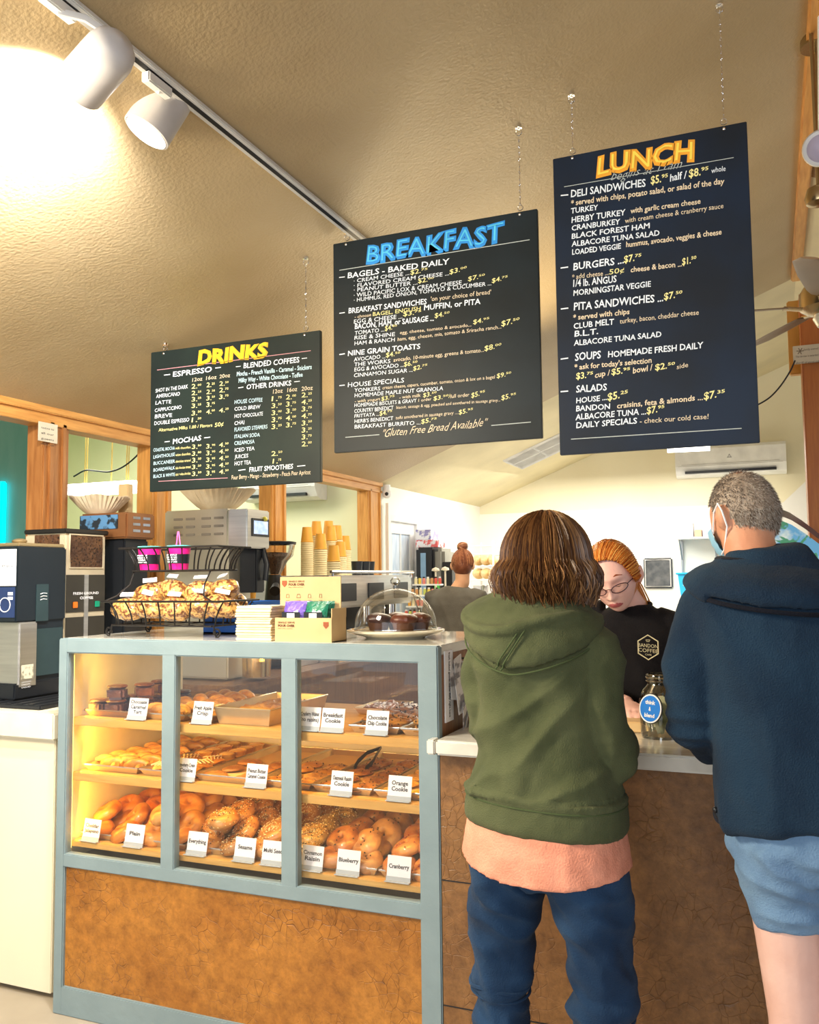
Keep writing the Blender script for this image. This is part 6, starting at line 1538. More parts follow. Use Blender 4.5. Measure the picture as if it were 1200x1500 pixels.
def carton(px0, px1, pyt, pyb, z0, cols, label, Y=7.25):
    A, B = P(px0, pyb, Y), P(px1, pyt, Y)
    q = thing('carton', label, 'box', ((A.x+B.x)/2, Y, z0)); b = MB(); b.box(A.x, B.x, Y, Y+.2, z0+.001, z0+(B.z-A.z), c=.003); b.build('carton', cols, q); return z0+(B.z-A.z)
z2 = carton(609, 641, 790, 802, zz, mat('red_white_print', (.75, .15, .15), .5, col2=(.85, .85, .9), nscale=18, ramp=(.47, .53)), 'red and white printed carton on the drinks machine')
carton(609, 631, 774, 790, z2, mat('purple_white_print', (.30, .28, .55), .5, col2=(.85, .85, .9), nscale=14, ramp=(.47, .53)), 'purple and white printed carton, topmost on the drinks machine')
q, A, B = kbox('black_toaster', 648, 662, 823, 842, 7.1, .25, M_black, 'low black appliance behind the woman with the bun', 'appliance', z0=zt)
# bottle and produce display
rnd = random.Random(5); cols = [(0.75, .38, .06), (.70, .10, .06), (.80, .62, .10), (.60, .30, .10), (.85, .75, .45), (.55, .6, .12), (.8, .25, .2)]
k = 0
nmx = ['top', 'second', 'third', 'fourth', 'fifth']
q = thing('spice_rack', 'stepped white rack of little jars left of the woman with the bun', 'rack', P(618, 930, 6.4)); rkz = [P(600, y, 6.4).z for y in (856, 872, 888, 904)]
b = MB()
for i, z in enumerate(rkz): b.box(P(592, 900, 6.4).x, P(634, 900, 6.4).x, 6.58-.07*i, 6.65-.07*i, z-.012, z)
b.box(P(592, 900, 6.4).x, P(634, 900, 6.4).x, 6.32, 6.68, 1.0, rkz[3]-.02); b.build('rack', M_whitep, q, smooth=0)
for i, z in enumerate(rkz):
    for j in range(7):
        x = P(595+j*6, 900, 6.4).x; y = 6.615-.07*i; c = cols[rnd.randrange(7)]
        q = thing('spice_jar', 'small coloured jar on the stepped rack, %s row, %s' % (['top', 'second', 'third', 'bottom'][i], ['leftmost', 'second from left', 'third from left', 'middle', 'third from right', 'second from right', 'rightmost'][j]), 'jar', (x, y, z), group='jars on the stepped rack')
        b = MB(); b.lathe([(.012, .0), (.013, .004), (.013, .04), (.009, .048)], (x, y, z), 10); b.build('jar', mat('jar_%d%d%d' % tuple(int(v*99) for v in c), c, .4), q)
        b = MB(); b.cyl((x, y, z+.048), .010, .010, 10); b.build('lid', M_whitep if rnd.random() < .6 else M_dark, q)
for i, (px, py) in enumerate(((637, 836), (651, 835))):
    c = P(px, py, 6.9); q = thing('pump_bottle', 'small cream knob-topped pump bottle, %s of two' % ('left' if i == 0 else 'right'), 'bottle', (c.x, 6.92, zt), group='pump bottles')
    b = MB(); b.lathe([(.03, 0), (.03, .06), (.008, .08), (.008, c.z-zt-.01), (.035, c.z-zt), (.03, c.z-zt+.018), (0, c.z-zt+.03)], (c.x, 6.92, zt), 18, cap=False); b.build('bottle', mat('cream_glaze', (0, 0, 0)), q)
# bread rack at right of the baker
A, B = P(688, 880, 8.3), P(722, 792, 8.3)
q = thing('bread_rack', 'white wire rack of packed bread right of the woman with the bun', 'rack', ((A.x+B.x)/2, 8.3, 0))
b = MB()
for x in (A.x, B.x):
    for y in (8.3, 8.7): b.tube([(x, y, 0), (x, y, B.z)], .010, 6)
lv = [P(700, y, 8.3).z for y in (880, 850, 830, 812, 800)]
for z in lv:
    for y in (8.3, 8.5, 8.7): b.tube([(A.x, y, z), (B.x, y, z)], .006, 5)
    for k in range(8): b.tube([(A.x+(B.x-A.x)*k/7, 8.3, z), (A.x+(B.x-A.x)*k/7, 8.7, z)], .003, 4)
b.build('rack', M_whitep, q)
for i, z in enumerate(lv[:3]):
    for j in range(3):
        x = A.x+(B.x-A.x)*(j+.5)/3; q = thing('bread_loaf', 'packed golden loaf on the wire rack, %s shelf, %s' % (('low', 'middle', 'upper')[i], ('left', 'centre', 'right')[j]), 'bread', (x, 8.5, z), group='loaves on the wire rack')
        b = MB(); b.ball((x, 8.48, z+.066), (.055, .13, .055), 14, 10, fn=lambda p, v: Vector((p.x*(1+.1*v.z), p.y, max(p.z, -.055)*1.0))); b.build('loaf', mat('loaf_pale', (.78, .50, .20), .5, col2=(.86, .70, .42), nscale=10), q)
q = thing('prep_table', 'white and orange prep station behind the woman in green', 'table', (-1.5, 6.2, 0))
A, B = P(688, 900, 6.3), P(745, 868, 6.3)
b = MB(); b.box(A.x, B.x+.5, 6.3, 6.7, 1.0, B.z, c=.01); b.build('hood', M_whitep, q); b = MB(); b.box(A.x, B.x+.5, 6.31, 6.69, 0, 1.0, c=.003); b.build('base', mat('peach_front', (.80, .50, .26), .5), q)
b = MB(); b.box(A.x, B.x+.5, 6.298, 6.302, P(700, 903, 6.3).z, P(700, 888, 6.3).z); b.build('front_band', mat('peach_front', (0, 0, 0)), q, smooth=0)
for i, (px, m_) in enumerate(((700, M_whitep), (712, M_steel), (720, M_whitep))):
    c = P(px, 868, 6.45); zb_ = P(745, 868, 6.3).z; q = thing('small_container', 'small container on the prep station, '+('left', 'middle', 'right')[i], 'container', (c.x, 6.45, zb_), group='containers on the prep station')
    b = MB(); b.lathe([(.03, 0), (.035, .05), (.032, .055)], (c.x, 6.45, zb_), 16); b.build('pot', m_, q)
# decorated curved case top at the right, behind the man
p0 = P(1138, 800, 4.2)
q = thing('cold_case', 'curved cold case with a blue and green decorated top, behind the man', 'display case', (p0.x+.3, 4.2, 0))
ctl = [P(x, y, 4.2) for x, y in ((1110, 775), (1140, 754), (1160, 762), (1180, 775), (1200, 790), (1230, 815))]
b = MB(); n = len(ctl)
b.add([Vector(p) for p in ctl]+[Vector((p.x, 4.6, p.z+.06)) for p in ctl], [(i, i+1, n+i+1, n+i) for i in range(n-1)]); b.build('curved_edge', mat('navy_edge', (.02, .08, .22), .3), q)
M_trop = mat('tropical_print', (.10, .45, .85), .3, col2=(.75, .92, .95), nscale=9, ramp=(.40, .50))
nt = M_trop.node_tree; bs = nt.nodes['Principled BSDF']; prev = bs.inputs['Base Color'].links[0].from_socket
tcx = nt.nodes.new('ShaderNodeTexCoord'); wv = nt.nodes.new('ShaderNodeTexNoise'); wv.inputs['Scale'].default_value = 7; wv.inputs['Distortion'].default_value = 2.5; nt.links.new(tcx.outputs['Object'], wv.inputs['Vector'])
rp = nt.nodes.new('ShaderNodeValToRGB'); rp.color_ramp.elements[0].position = .52; rp.color_ramp.elements[1].position = .56; nt.links.new(wv.outputs['Fac'], rp.inputs['Fac'])
mx = nt.nodes.new('ShaderNodeMix'); mx.data_type = 'RGBA'; nt.links.new(rp.outputs['Color'], mx.inputs[0]); nt.links.new(prev, mx.inputs[6]); mx.inputs[7].default_value = (.02, .30, .12, 1); nt.links.new(mx.outputs[2], bs.inputs['Base Color'])
b = MB(); vs = [Vector((p.x, 4.21, p.z-.02)) for p in ctl]+[Vector((p.x, 4.21, P(1150, 840, 4.2).z)) for p in ctl]
b.add(vs, [(i, i+1, n+i+1, n+i) for i in range(n-1)]); b.build('printed_top', M_trop, q, smooth=0); b = MB(); vs2 = [Vector((p.x, 4.58, p.z-.02)) for p in ctl]+[Vector((p.x, 4.58, P(1150, 840, 4.2).z)) for p in ctl]; b.add(vs2, [(i, i+1, n+i+1, n+i) for i in range(n-1)])
b.build('printed_top', M_trop, q, smooth=0)
b = MB(); z_ = P(1150, 840, 4.2).z; b.box(ctl[0].x, ctl[-1].x+.6, 4.2, 4.9, 0, z_, c=.01); b.build('body', M_black, q)

# ================================================================== people
def skin(name, c, c2): return mat(name, c, 0.5, col2=c2, nscale=9, bump=0.08, bscale=120, spec=0.4)
def lerp(a, b, t): return a+(b-a)*t
def head_piece(mb, M, k=1.0, u=56, w=44, eyes=True):
    """a head with a face looking along +y: brow, sockets, nose, lips, chin, jaw and ears"""
    def g(x, s): return math.exp(-(x/s)**2)
    def fn(p, v):
        x, y, z = p
        if z < -0.01:
            t = min(1, (-z-0.01)/0.10); x *= 1-0.30*t**1.4
            if y < 0: y *= 1-0.42*t
        if z > 0.03 and y > 0: y *= 1-0.10*((z-.03)/.08)
        if y > 0.02:
            fr = min(1, (y-0.02)/0.05)
            y += fr*(0.006*g(z-0.030, .012)*g(x, .05)
                 - 0.011*(g(x-.031, .015)+g(x+.031, .015))*g(z-.010, .012)
                 + 0.004*(g(x-.031, .012)+g(x+.031, .012))*g(z-.008, .008)
                 + 0.005*(g(x-.042, .018)+g(x+.042, .018))*g(z+.028, .022)
                 + 0.006*g(x, .024)*g(z+.060, .018)
                 + 0.0045*g(x, .020)*(g(z+.057, .0045)+1.1*g(z+.068, .005))
                 - 0.004*g(x, .018)*g(z+.078, .006)
                 + 0.009*g(x, .022)*g(z+.096, .015))
            nz = 0
            if z < .022: nz = .024*g(x, .010)*max(0, min(1, (.022-z)/.050))*g(max(0, -.032-z), .006)
            y += fr*(nz + .008*(g(x-.012, .006)+g(x+.012, .006))*g(z+.030, .008))
        return Vector((x, y, z))*k
    mb.ball((0, 0, 0), (.074, .094, .116), u, w, M=M, fn=fn)
    for s in (-1, 1):
        E_ = M @ Matrix.Translation((s*.076*k, -.006*k, -.006*k)) @ Matrix.Rotation(s*.30, 4, 'Z') @ Matrix.Rotation(.12, 4, 'X')
        E_ = E_ @ Matrix.Rotation(-s*.35, 4, 'Z') @ Matrix.Translation((s*.006*k, -.004*k, 0)); mb.ball((0, 0, 0), (.008*k, .020*k, .032*k), 16, 12, M=E_)
        mb.ball((s*.006*k, -.006*k, .004*k), (.009*k, .013*k, .026*k), 14, 10, M=E_)
def strand(mb, pts, r, n=3):
    m = len(pts)
    mb.tube(pts, [r*(0.55+0.45*math.sin(math.pi*min(i/(m-1)*.9+.1, 1))) for i in range(m)], n, caps=False)
def hand_piece(mb, wrist, fwd, up, side, k=1.0, curl=0.35, spread=0.16):
    """palm, four jointed fingers and a thumb; side: the thumb side"""
    f = Vector(fwd).normalized(); s = Vector(side).normalized(); u = Vector(up).normalized(); w = Vector(wrist)
    mb.tube([w-f*.03, w, w+f*.035*k, w+f*.075*k, w+f*.092*k], [(.024*k, .019*k), (.025*k, .018*k), (.036*k, .016*k), (.040*k, .015*k), (.036*k, .011*k)], 14, side=s)
    for i, (o, L) in enumerate(((.028, .070), (.010, .078), (-.009, .073), (-.027, .058))):
        b0 = w+f*(.078*k)+s*(o*k); d = (f+s*(o*spread*20)).normalized(); pts = [b0]; ang = 0
        for j, q in enumerate((.42, .32, .26)):
            ang += curl*(0.5+.35*j); dd = d*math.cos(ang)-u*math.sin(ang); pts.append(pts[-1]+dd*(L*q*k))
        mb.tube(pts, [.0095*k, .009*k, .0082*k, .0062*k], 9, side=s); mb.ball(pts[-1], .0062*k, 10, 8)
    b0 = w+f*.022*k+s*.024*k; d1 = (f*.65+s*.75-u*.25).normalized(); d2 = (f*.9+s*.35-u*.2).normalized()
    mb.tube([b0-d1*.01, b0+d1*.030*k, b0+d1*.030*k+d2*.026*k, b0+d1*.030*k+d2*.048*k], [.014*k, .012*k, .010*k, .007*k], 9)
def fold_disp(amp, scale, ax=(1, 1, 1), seed=0.0, amp2=0.0):
    a = Vector(ax)
    def f(co, n):
        p = Vector((co.x*a.x, co.y*a.y, co.z*a.z))*scale+Vector((seed, seed*2, 0))
        q = noise.noise(p); r = 1-abs(noise.noise(p*1.9+Vector((5, 1, 2))))*2.4
        return amp*(q*.8+max(r, -0.3)*.5)+amp2*noise.noise(p*4)
    return f
def boots(mb, A, yaw, k=1.0):
    d = Vector((math.sin(yaw)*-1, math.cos(yaw), 0))
    mb.tube([A+Vector((0, 0, .09)), A+Vector((0, 0, .05))-d*.01, A+Vector((0, 0, .035))+d*.06, A+Vector((0, 0, .028))+d*.16], [(.045, .045), (.046, .05), (.046, .035), (.036, .024)], 14, side=(d.y, -d.x, 0))
SZ = Vector((0, 0, 1))

# ------------------------------------------------------------------ woman in the green hoodie
wy = 2.10
def A_(px, py, Y=wy): return at(px, py, Y=Y)
wb = A_(799, 1200); wx = wb.x
t = thing('person', 'person seen from behind in an olive green hoodie and dark jeans, wavy brown bob', 'person', (wx, wy, 0))
yw = R(-9)
def L(x, y, z): return Vector((wx+x*math.cos(yw)-y*math.sin(yw), wy+x*math.sin(yw)+y*math.cos(yw), z))
ux = Vector((math.cos(yw), math.sin(yw), 0))
Wsk = skin('skin_fair', (0.72, 0.42, 0.29), (0.62, 0.33, 0.22))
hc = A_(798, 812); hdz = hc.z
b = MB()
Mh = Matrix.Translation(Vector((hc.x, wy+.01, hdz-.015))) @ Matrix.Rotation(R(-14), 4, 'Z') @ Matrix.Rotation(R(-6), 4, 'X')
head_piece(b, Mh, .98, 36, 28)
b.tube([L(-.01, -.005, 1.36), L(-.008, 0, 1.43), Vector((hc.x, wy+.01, hdz-.07))], [(.06, .055), (.052, .05), (.05, .052)], 16, side=ux)
b.tube([L(0, 0, .80), L(0, 0, .95), L(-.005, 0, 1.15), L(-.01, 0, 1.32), L(-.01, 0, 1.38)], [(.15, .10), (.14, .095), (.12, .09), (.13, .085), (.08, .07)], 20, side=ux)
aL = [L(-.135, -.01, 1.330), L(-.145, -.02, 1.20), L(-.140, .03, 1.090), L(-.135, .16, 1.070), L(-.12, .25, 1.066)]
aR = [L(.140, -.01, 1.330), L(.152, -.015, 1.20), L(.150, .025, 1.080), L(.13, .17, 1.072), L(.09, .27, 1.068)]
for a, s in ((aL, -1), (aR, 1)):
    b.tube(a, [.042, .040, .036, .030, .026], 12)
    f = (a[-1]-a[-2]).normalized(); hand_piece(b, a[-1]+f*.0, f, SZ, ux*(-s), .92, .3)
for s in (-1, 1):
    b.tube([L(s*.09, 0, .82), L(s*.105, 0, .62), L(s*.115, .005, .46), L(s*.115, -.01, .28), L(s*.115, 0, .08)], [.050, .046, .040, .042, .036], 14)
    boots(b, L(s*.115, -.01, 0), yw)
remesh('body', b, [Wsk], t, .006, 3)
# hoodie: torso and sleeves
M_hood = fabric('olive_fleece', (0.092, 0.104, 0.050), (0.066, 0.078, 0.036), nscale=10, bscale=350)
b = MB()
zL = A_(687, 1200).z; zR = A_(918, 1237).z; zm = (zL+zR)/2+.018
def tilt(z, x): return z+(zR-zL)*(x/.40)*.8*max(0, 1-(z-zm)/.35)
def ring_tube(mb, secs, n=36, flat=None):
    """secs: (z, cx, cy, rx, ry) with superelliptic rings, hem tilted as worn"""
    vs = []; fs = []
    for (z, cx, cy, rx, ry) in secs:
        for i in range(n):
            a = 2*math.pi*i/n; ca, sa = math.cos(a), math.sin(a)
            x = cx+rx*math.copysign(abs(ca)**.85, ca); y = cy+ry*math.copysign(abs(sa)**.85, sa)
            vs.append(L(x, y, (flat or tilt)(z, x)))
    m = len(secs)
    for k in range(m-1):
        for i in range(n): fs.append((k*n+i, k*n+(i+1) % n, (k+1)*n+(i+1) % n, (k+1)*n+i))
    fs.append(tuple(range(n))); fs.append(tuple((m-1)*n+i for i in range(n)))
    mb.add(vs, fs)
ring_tube(b, [(zm-.0, 0, 0, .188, .138), (zm+.012, 0, 0, .195, .145), (zm+.045, 0, 0, .195, .143), (zm+.065, 0, 0, .191, .140), (zm+.085, 0, 0, .199, .148), (.99, -.002, 0, .180, .132), (1.08, -.002, 0, .160, .124), (1.18, -.002, -.004, .150, .120), (1.27, -.002, -.008, .156, .116), (1.33, -.004, -.008, .162, .106), (1.375, -.008, -.004, .142, .090), (1.405, -.012, 0, .100, .075), (1.435, -.012, .0, .07, .066)])
def sleeve(mb, a, s):
    P0 = a[0]-ux*s*.035+Vector((0, 0, .006))
    mb.tube([P0, a[0], a[0].lerp(a[1], .5)+ux*s*.004, a[1], a[1].lerp(a[2], .6), a[2]-SZ*.004, a[2].lerp(a[3], .45)-SZ*.0, a[3], a[3].lerp(a[4], .6), a[4]], [.055, .056, .054, .052, .051, .052, .049, .045, .041, .036], 18)
sleeve(b, aL, -1); sleeve(b, aR, 1)
for k in range(5):   # gathered cloth at the elbows
    c = aR[1].lerp(aR[2], .45+.16*k); b.torus((0, 0, 0), .046, .009, 20, 8, Matrix.Translation(c) @ Matrix.Rotation(R(20+12*k), 4, 'X') @ Matrix.Rotation(R(8), 4, 'Y'))
    c = aL[1].lerp(aL[2], .35+.16*k); b.torus((0, 0, 0), .045, .009, 20, 8, Matrix.Translation(c) @ Matrix.Rotation(R(15+12*k), 4, 'X') @ Matrix.Rotation(R(-8), 4, 'Y'))
def hd(co, n):
    z = co.z; w = 1.0 if z > zm+.08 else .15
    p = Vector((co.x*16+co.z*7, co.y*8, co.z*5)); q = noise.noise(p); r = 1-2.6*abs(noise.noise(Vector((co.x*9-co.z*5, co.y*5, co.z*6+3))))
    return w*(.008*q+.014*max(r, 0))+.0012*noise.noise(co*45)
hood_o = remesh('hoodie', b, [M_hood], t, .0065, 5, disp=hd)
b = MB()   # rib line of the hem
b2 = [L(.1935*math.copysign(abs(math.cos(a))**.85, math.cos(a)), .1425*math.copysign(abs(math.sin(a))**.85, math.sin(a)), tilt(zm+.066, .2*math.cos(a))) for a in [2*math.pi*i/60 for i in range(60)]]
b.tube(b2, .0022, 6, closed=True); b.build('hem_seam', mat('olive_seam', (0.06, 0.085, 0.03), .9), t)
# the hood lying on the back
b = MB(); nU, nV = 40, 22; top = []; vs = []; fs = []
def hood_pt(u, v, off):
    """u -1..1 across the shoulders, v 0 at the neck rim to 1 at the lower edge"""
    a = u*1.9
    rx = .098+.03*v; ry = .075+.05*v
    xe = -.012+rx*math.sin(a)*(1+.25*v); ye = -ry*math.cos(a)*(1.0)
    z0 = 1.465-.018*(1-abs(u))-.012*u*u-.015*u
    low = 1.405-.125*max(0, 1-abs(u*1.02-.02)**1.35)-.012*u
    z = z0+(low-z0)*v
    bul = off*(math.sin(math.pi*min(1, v*1.05))**.7)*(.55+.45*(1-u*u)) + .012*math.sin(v*math.pi*2.2+u*2)*(1-v)
    nx = math.sin(a); ny = -math.cos(a)
    w = .016+v*.040*(1-abs(u)**2)
    return L(xe+nx*(bul+w*.3), ye+ny*(bul+w*.5)-.012*v, z)
for s_, off in ((0, .042), (1, .008)):
    for i in range(nU+1):
        for j in range(nV+1): vs.append(hood_pt(-1+2*i/nU, j/nV, off))
N_ = (nU+1)*(nV+1)
for s_ in (0, 1):
    for i in range(nU):
        for j in range(nV):
            a = s_*N_+i*(nV+1)+j; fs.append((a, a+nV+1, a+nV+2, a+1))
for i in range(nU):
    for j in (0, nV): a = i*(nV+1)+j; fs.append((a, a+nV+1, a+N_+nV+1, a+N_))
for j in range(nV):
    for i in (0, nU): a = i*(nV+1)+j; fs.append((a, a+1, a+N_+1, a+N_))
b.add(vs, fs)
roll = [hood_pt(-1+2*i/24, .02, .0)+Vector((0, 0, .002)) for i in range(25)]
b.tube(roll, [(.010+.010*math.sin(math.pi*i/24)) for i in range(25)], 12)
roll2 = [hood_pt(-.75+1.5*i/24, .40+.12*math.sin(i/24*6), .045) for i in range(25)]
b.tube(roll2, [.004+.011*math.sin(math.pi*i/24) for i in range(25)], 10)
hm = remesh('hood', b, [M_hood], t, .0055, 4, disp=lambda co, n: .004*noise.noise(co*22)+.001*noise.noise(co*60))
for uu in (-.10, -.06):
    b = MB(); b.tube([hood_pt(uu+.22*(1-j/14), .30+.70*j/14, .047) for j in range(15)], .0022, 6); b.build('hood_seam', mat('olive_seam', (0, 0, 0)), t)
for uu, nm in ((-1.0, 0),):
    b = MB(); b.tube([hood_pt(-.95+1.9*i/40, 1.0, .012)-Vector((0, .002, .003)) for i in range(41)], .0022, 6); b.build('hood_seam', mat('olive_seam', (0, 0, 0)), t)
for s in (-1, 1):   # armhole seams
    pts = []
    for k in range(18):
        q = k/17; z = 1.37-.25*q; x = s*(.150+.014*math.sin(q*3.1)); pts.append(L(x, -.100-.022*math.sin(q*2.6), z))
    b = MB(); b.tube(pts, .0016, 5)
# shirt hem
M_cor = fabric('coral_cotton', (0.78, 0.33, 0.22), (0.66, 0.26, 0.17), nscale=18)
b = MB()
def tilt2(z, x): return z+(zR-zL)*(x/.40)*.8-.030*(1-(x/.2)**2)*max(0, min(1, (zm+.0-z)/.06))
ring_tube(b, [(zm-.074, 0, -.002, .201, .160), (zm-.066, 0, -.002, .200, .159), (zm-.03, 0, 0, .195, .153), (zm+.01, 0, 0, .187, .137)], flat=tilt2)
remesh('shirt', b, [M_cor], t, .005, 2, disp=lambda co, n: .0022*noise.noise(Vector((co.x*30, co.y*30, co.z*9)))+.001*noise.noise(co*60))
# jeans: two legs and the seat
M_jean = fabric('dark_denim', (0.020, 0.052, 0.115), (0.010, 0.026, 0.062), nscale=7, bscale=300)
b = MB()
def secs_world(mb, secs, n=30):
    vs = []; fs = []
    for (z, cx, cy, rx, ry) in secs:
        for i in range(n):
            a = 2*math.pi*i/n; vs.append(L(cx+rx*math.cos(a), cy+ry*math.sin(a), z))
    for k in range(len(secs)-1):
        for i in range(n): fs.append((k*n+i, k*n+(i+1) % n, (k+1)*n+(i+1) % n, (k+1)*n+i))
    fs.append(tuple(range(n))); fs.append(tuple((len(secs)-1)*n+i for i in range(n))); mb.add(vs, fs)
secs_world(b, [(.785, 0, 0, .165, .105), (.81, 0, -.005, .184, .126), (.84, 0, -.004, .182, .128), (.88, 0, 0, .165, .105)])
for s, xs in ((-1, -.004), (1, .012)):
    secs_world(b, [(.500, s*.120+xs, -.004, .068, .066), (.510, s*.120+xs, -.004, .076, .073), (.54, s*.120+xs, -.004, .077, .074), (.56, s*.118+xs, 0, .070, .070), (.61, s*.116+xs, 0, .074, .078), (.68, s*.112+xs, 0, .080, .092), (.76, s*.102+xs*.8, -.002, .084, .110), (.82, s*.090+xs*.5, -.004, .090, .122)])
    secs_world(b, [(.07, s*.118+xs, 0, .052, .055), (.25, s*.120+xs, -.006, .058, .060), (.45, s*.120+xs, -.004, .060, .062), (.52, s*.120+xs, -.004, .062, .06)])
remesh('jeans', b, [M_jean], t, .0065, 3, disp=lambda co, n: (.013*max(0, 1-2.4*abs(noise.noise(Vector((co.x*9, co.y*6, co.z*15+co.x*11)))))+.006*noise.noise(Vector((co.x*14, co.y*10, co.z*22)))-.004))
for s, xs in ((-1, -.004), (1, .012)):
    b = MB(); b.tube([L(s*.120+xs+.0735*math.cos(a), -.004+.0705*math.sin(a), .524+.004*math.sin(3*a)) for a in [2*math.pi*i/40 for i in range(40)]], .005, 6, closed=True)
    b.tube([L(s*.120+xs+.071*math.cos(a), -.004+.068*math.sin(a), .503+.003*math.sin(2*a)) for a in [2*math.pi*i/40 for i in range(40)]], .0035, 6, closed=True); b.build('cuff', M_jean, t)
# hair
M_h1 = mat('hair_brown', (0.13, 0.055, 0.018), 0.38, col2=(0.08, 0.03, 0.010), nscale=30, stretch=(8, 8, 1), spec=.6)
M_h2 = mat('hair_gold', (0.27, 0.130, 0.042), 0.40, col2=(0.20, 0.09, 0.028), nscale=30, spec=.6)
M_h3 = mat('hair_dark', (0.050, 0.018, 0.008), 0.4)
def bob(parent, c, rnd, n=2600, zb=1.452):
    b = MB(); c = Vector(c)
    b.ball(c+Vector((0, -.004, .010)), (.092, .102, .110), 30, 22)
    b.ball(c+Vector((0, -.012, -.048)), (.088, .088, .066), 26, 18)
    for q in range(n):
        phi = rnd.uniform(0, 2*math.pi)
        if math.cos(phi-math.pi/2) > .55 and rnd.random() < .8: continue   # leave the face open
        lay = rnd.uniform(0, 1); th = rnd.uniform(.05, 1.1)
        ax = .098+.014*lay; ay = .106+.012*lay; az = .113+.008*lay
        zend = c.z+rnd.uniform(-.118, -.075)+(.02 if lay > .7 else 0); pts = []
        ph = rnd.uniform(0, 6.28); wv = rnd.uniform(.004, .013); curl = rnd.choice((-1, 1))*rnd.uniform(.010, .040); drift = rnd.uniform(-.12, .12)
        K = 13
        for k in range(K):
            s = k/(K-1)
            if s < .5:
                t2 = th+(math.pi/2-th+.05)*(s/.5); f = phi+drift*s
                p = Vector((ax*math.sin(t2)*math.cos(f), ay*math.sin(t2)*math.sin(f), az*math.cos(t2)))
                base = p
            else:
                d = (s-.5)/.5; f = phi+drift*s+curl*6*d*d*.5
                flare = 1+(.05+.16*lay)*math.sin(d*math.pi*.8)-.25*max(0, d-.70)+(.22*max(0, d-.6) if curl > .02 else 0)
                p = Vector((ax*flare*math.cos(f), ay*flare*math.sin(f), 0-(c.z-zend)*d))
            w = wv*math.sin(ph+s*9)*max(0, s-.25)
            p = p+Vector((-math.sin(phi)*w, math.cos(phi)*w, 0))+Vector((math.cos(phi), math.sin(phi), 0))*(w*.6)
            pts.append(c+p)
        r_ = rnd.random(); b.cur = 1 if r_ < .30 else (2 if r_ < .45 else 0)
        strand(b, pts, rnd.uniform(.0011, .0024), 3)
    return b.build('hair', [M_h1, M_h2, M_h3], parent, smooth=0 or 80, fix=False)
rnd = random.Random(11)
bob(t, Vector((hc.x+.002, wy+.005, hdz-.012)), rnd)

# ------------------------------------------------------------------ man in the navy jacket
my = 2.13
mb_ = at(1186, 1200, Y=my); mx_ = mb_.x; myaw = R(8)
t = thing('person', 'man from behind in a navy fleece jacket and denim shorts, short grey hair, face mask', 'person', (mx_, my, 0))
def Lm(x, y, z): return Vector((mx_+x*math.cos(myaw)-y*math.sin(myaw), my+x*math.sin(myaw)+y*math.cos(myaw), z))
um = Vector((math.cos(myaw), math.sin(myaw), 0))
Msk = skin('skin_tan', (0.66, 0.33, 0.20), (0.55, 0.24, 0.14))
mh = at(1091, 757, Y=my+.06)
b = MB()
Mm = Matrix.Translation(mh) @ Matrix.Rotation(R(42), 4, 'Z') @ Matrix.Rotation(R(-16), 4, 'X') 
head_piece(b, Mm, .93, 44, 34)
neck0 = Lm(-.075, .0, 1.40)
b.tube([neck0, neck0.lerp(mh, .55)-Vector((0, .012, 0)), mh-Vector((0, .01, .035))], [(.066, .062), (.058, .060), (.058, .062)], 18, side=um)
b.tube([Lm(0, 0, .90), Lm(0, 0, 1.0), Lm(-.02, 0, 1.2), Lm(-.045, 0, 1.40), Lm(-.05, 0, 1.45)], [(.16, .11), (.155, .11), (.16, .11), (.16, .10), (.09, .07)], 20, side=um)
mL = [Lm(-.185, .0, 1.410), Lm(-.232, -.005, 1.29), Lm(-.228, .03, 1.155), Lm(-.16, .19, 1.095), Lm(-.09, .27, 1.085)]
mR = [Lm(.155, .0, 1.40), Lm(.225, -.01, 1.26), Lm(.225, .05, 1.13), Lm(.12, .20, 1.09), Lm(.05, .28, 1.085)]
for a, s in ((mL, -1), (mR, 1)):
    b.tube(a, [.045, .042, .038, .032, .028], 12); f = (a[-1]-a[-2]).normalized(); hand_piece(b, a[-1], f, SZ, um*(-s), 1.0, .3)
lx = {-1: -.062, 1: .118}
for s in (-1, 1):
    x = lx[s]; sw = -.012*s
    b.tube([Lm(x, 0, .90), Lm(x+.010, 0, .72), Lm(x+.020, .005, .54), Lm(x+.026, -.012, .42), Lm(x+.03, -.005, .26), Lm(x+.03, 0, .08)], [.085, .070, .058, .064, .052, .040], 18)
    boots(b, Lm(x+.03, -.01, 0), myaw)
Mleg = skin('skin_pink', (0.78, 0.50, 0.42), (0.70, 0.41, 0.33))
remesh('body', b, [Msk, Mleg], t, .006, 3, matfn=lambda c: 1 if c.z < .9 else 0)
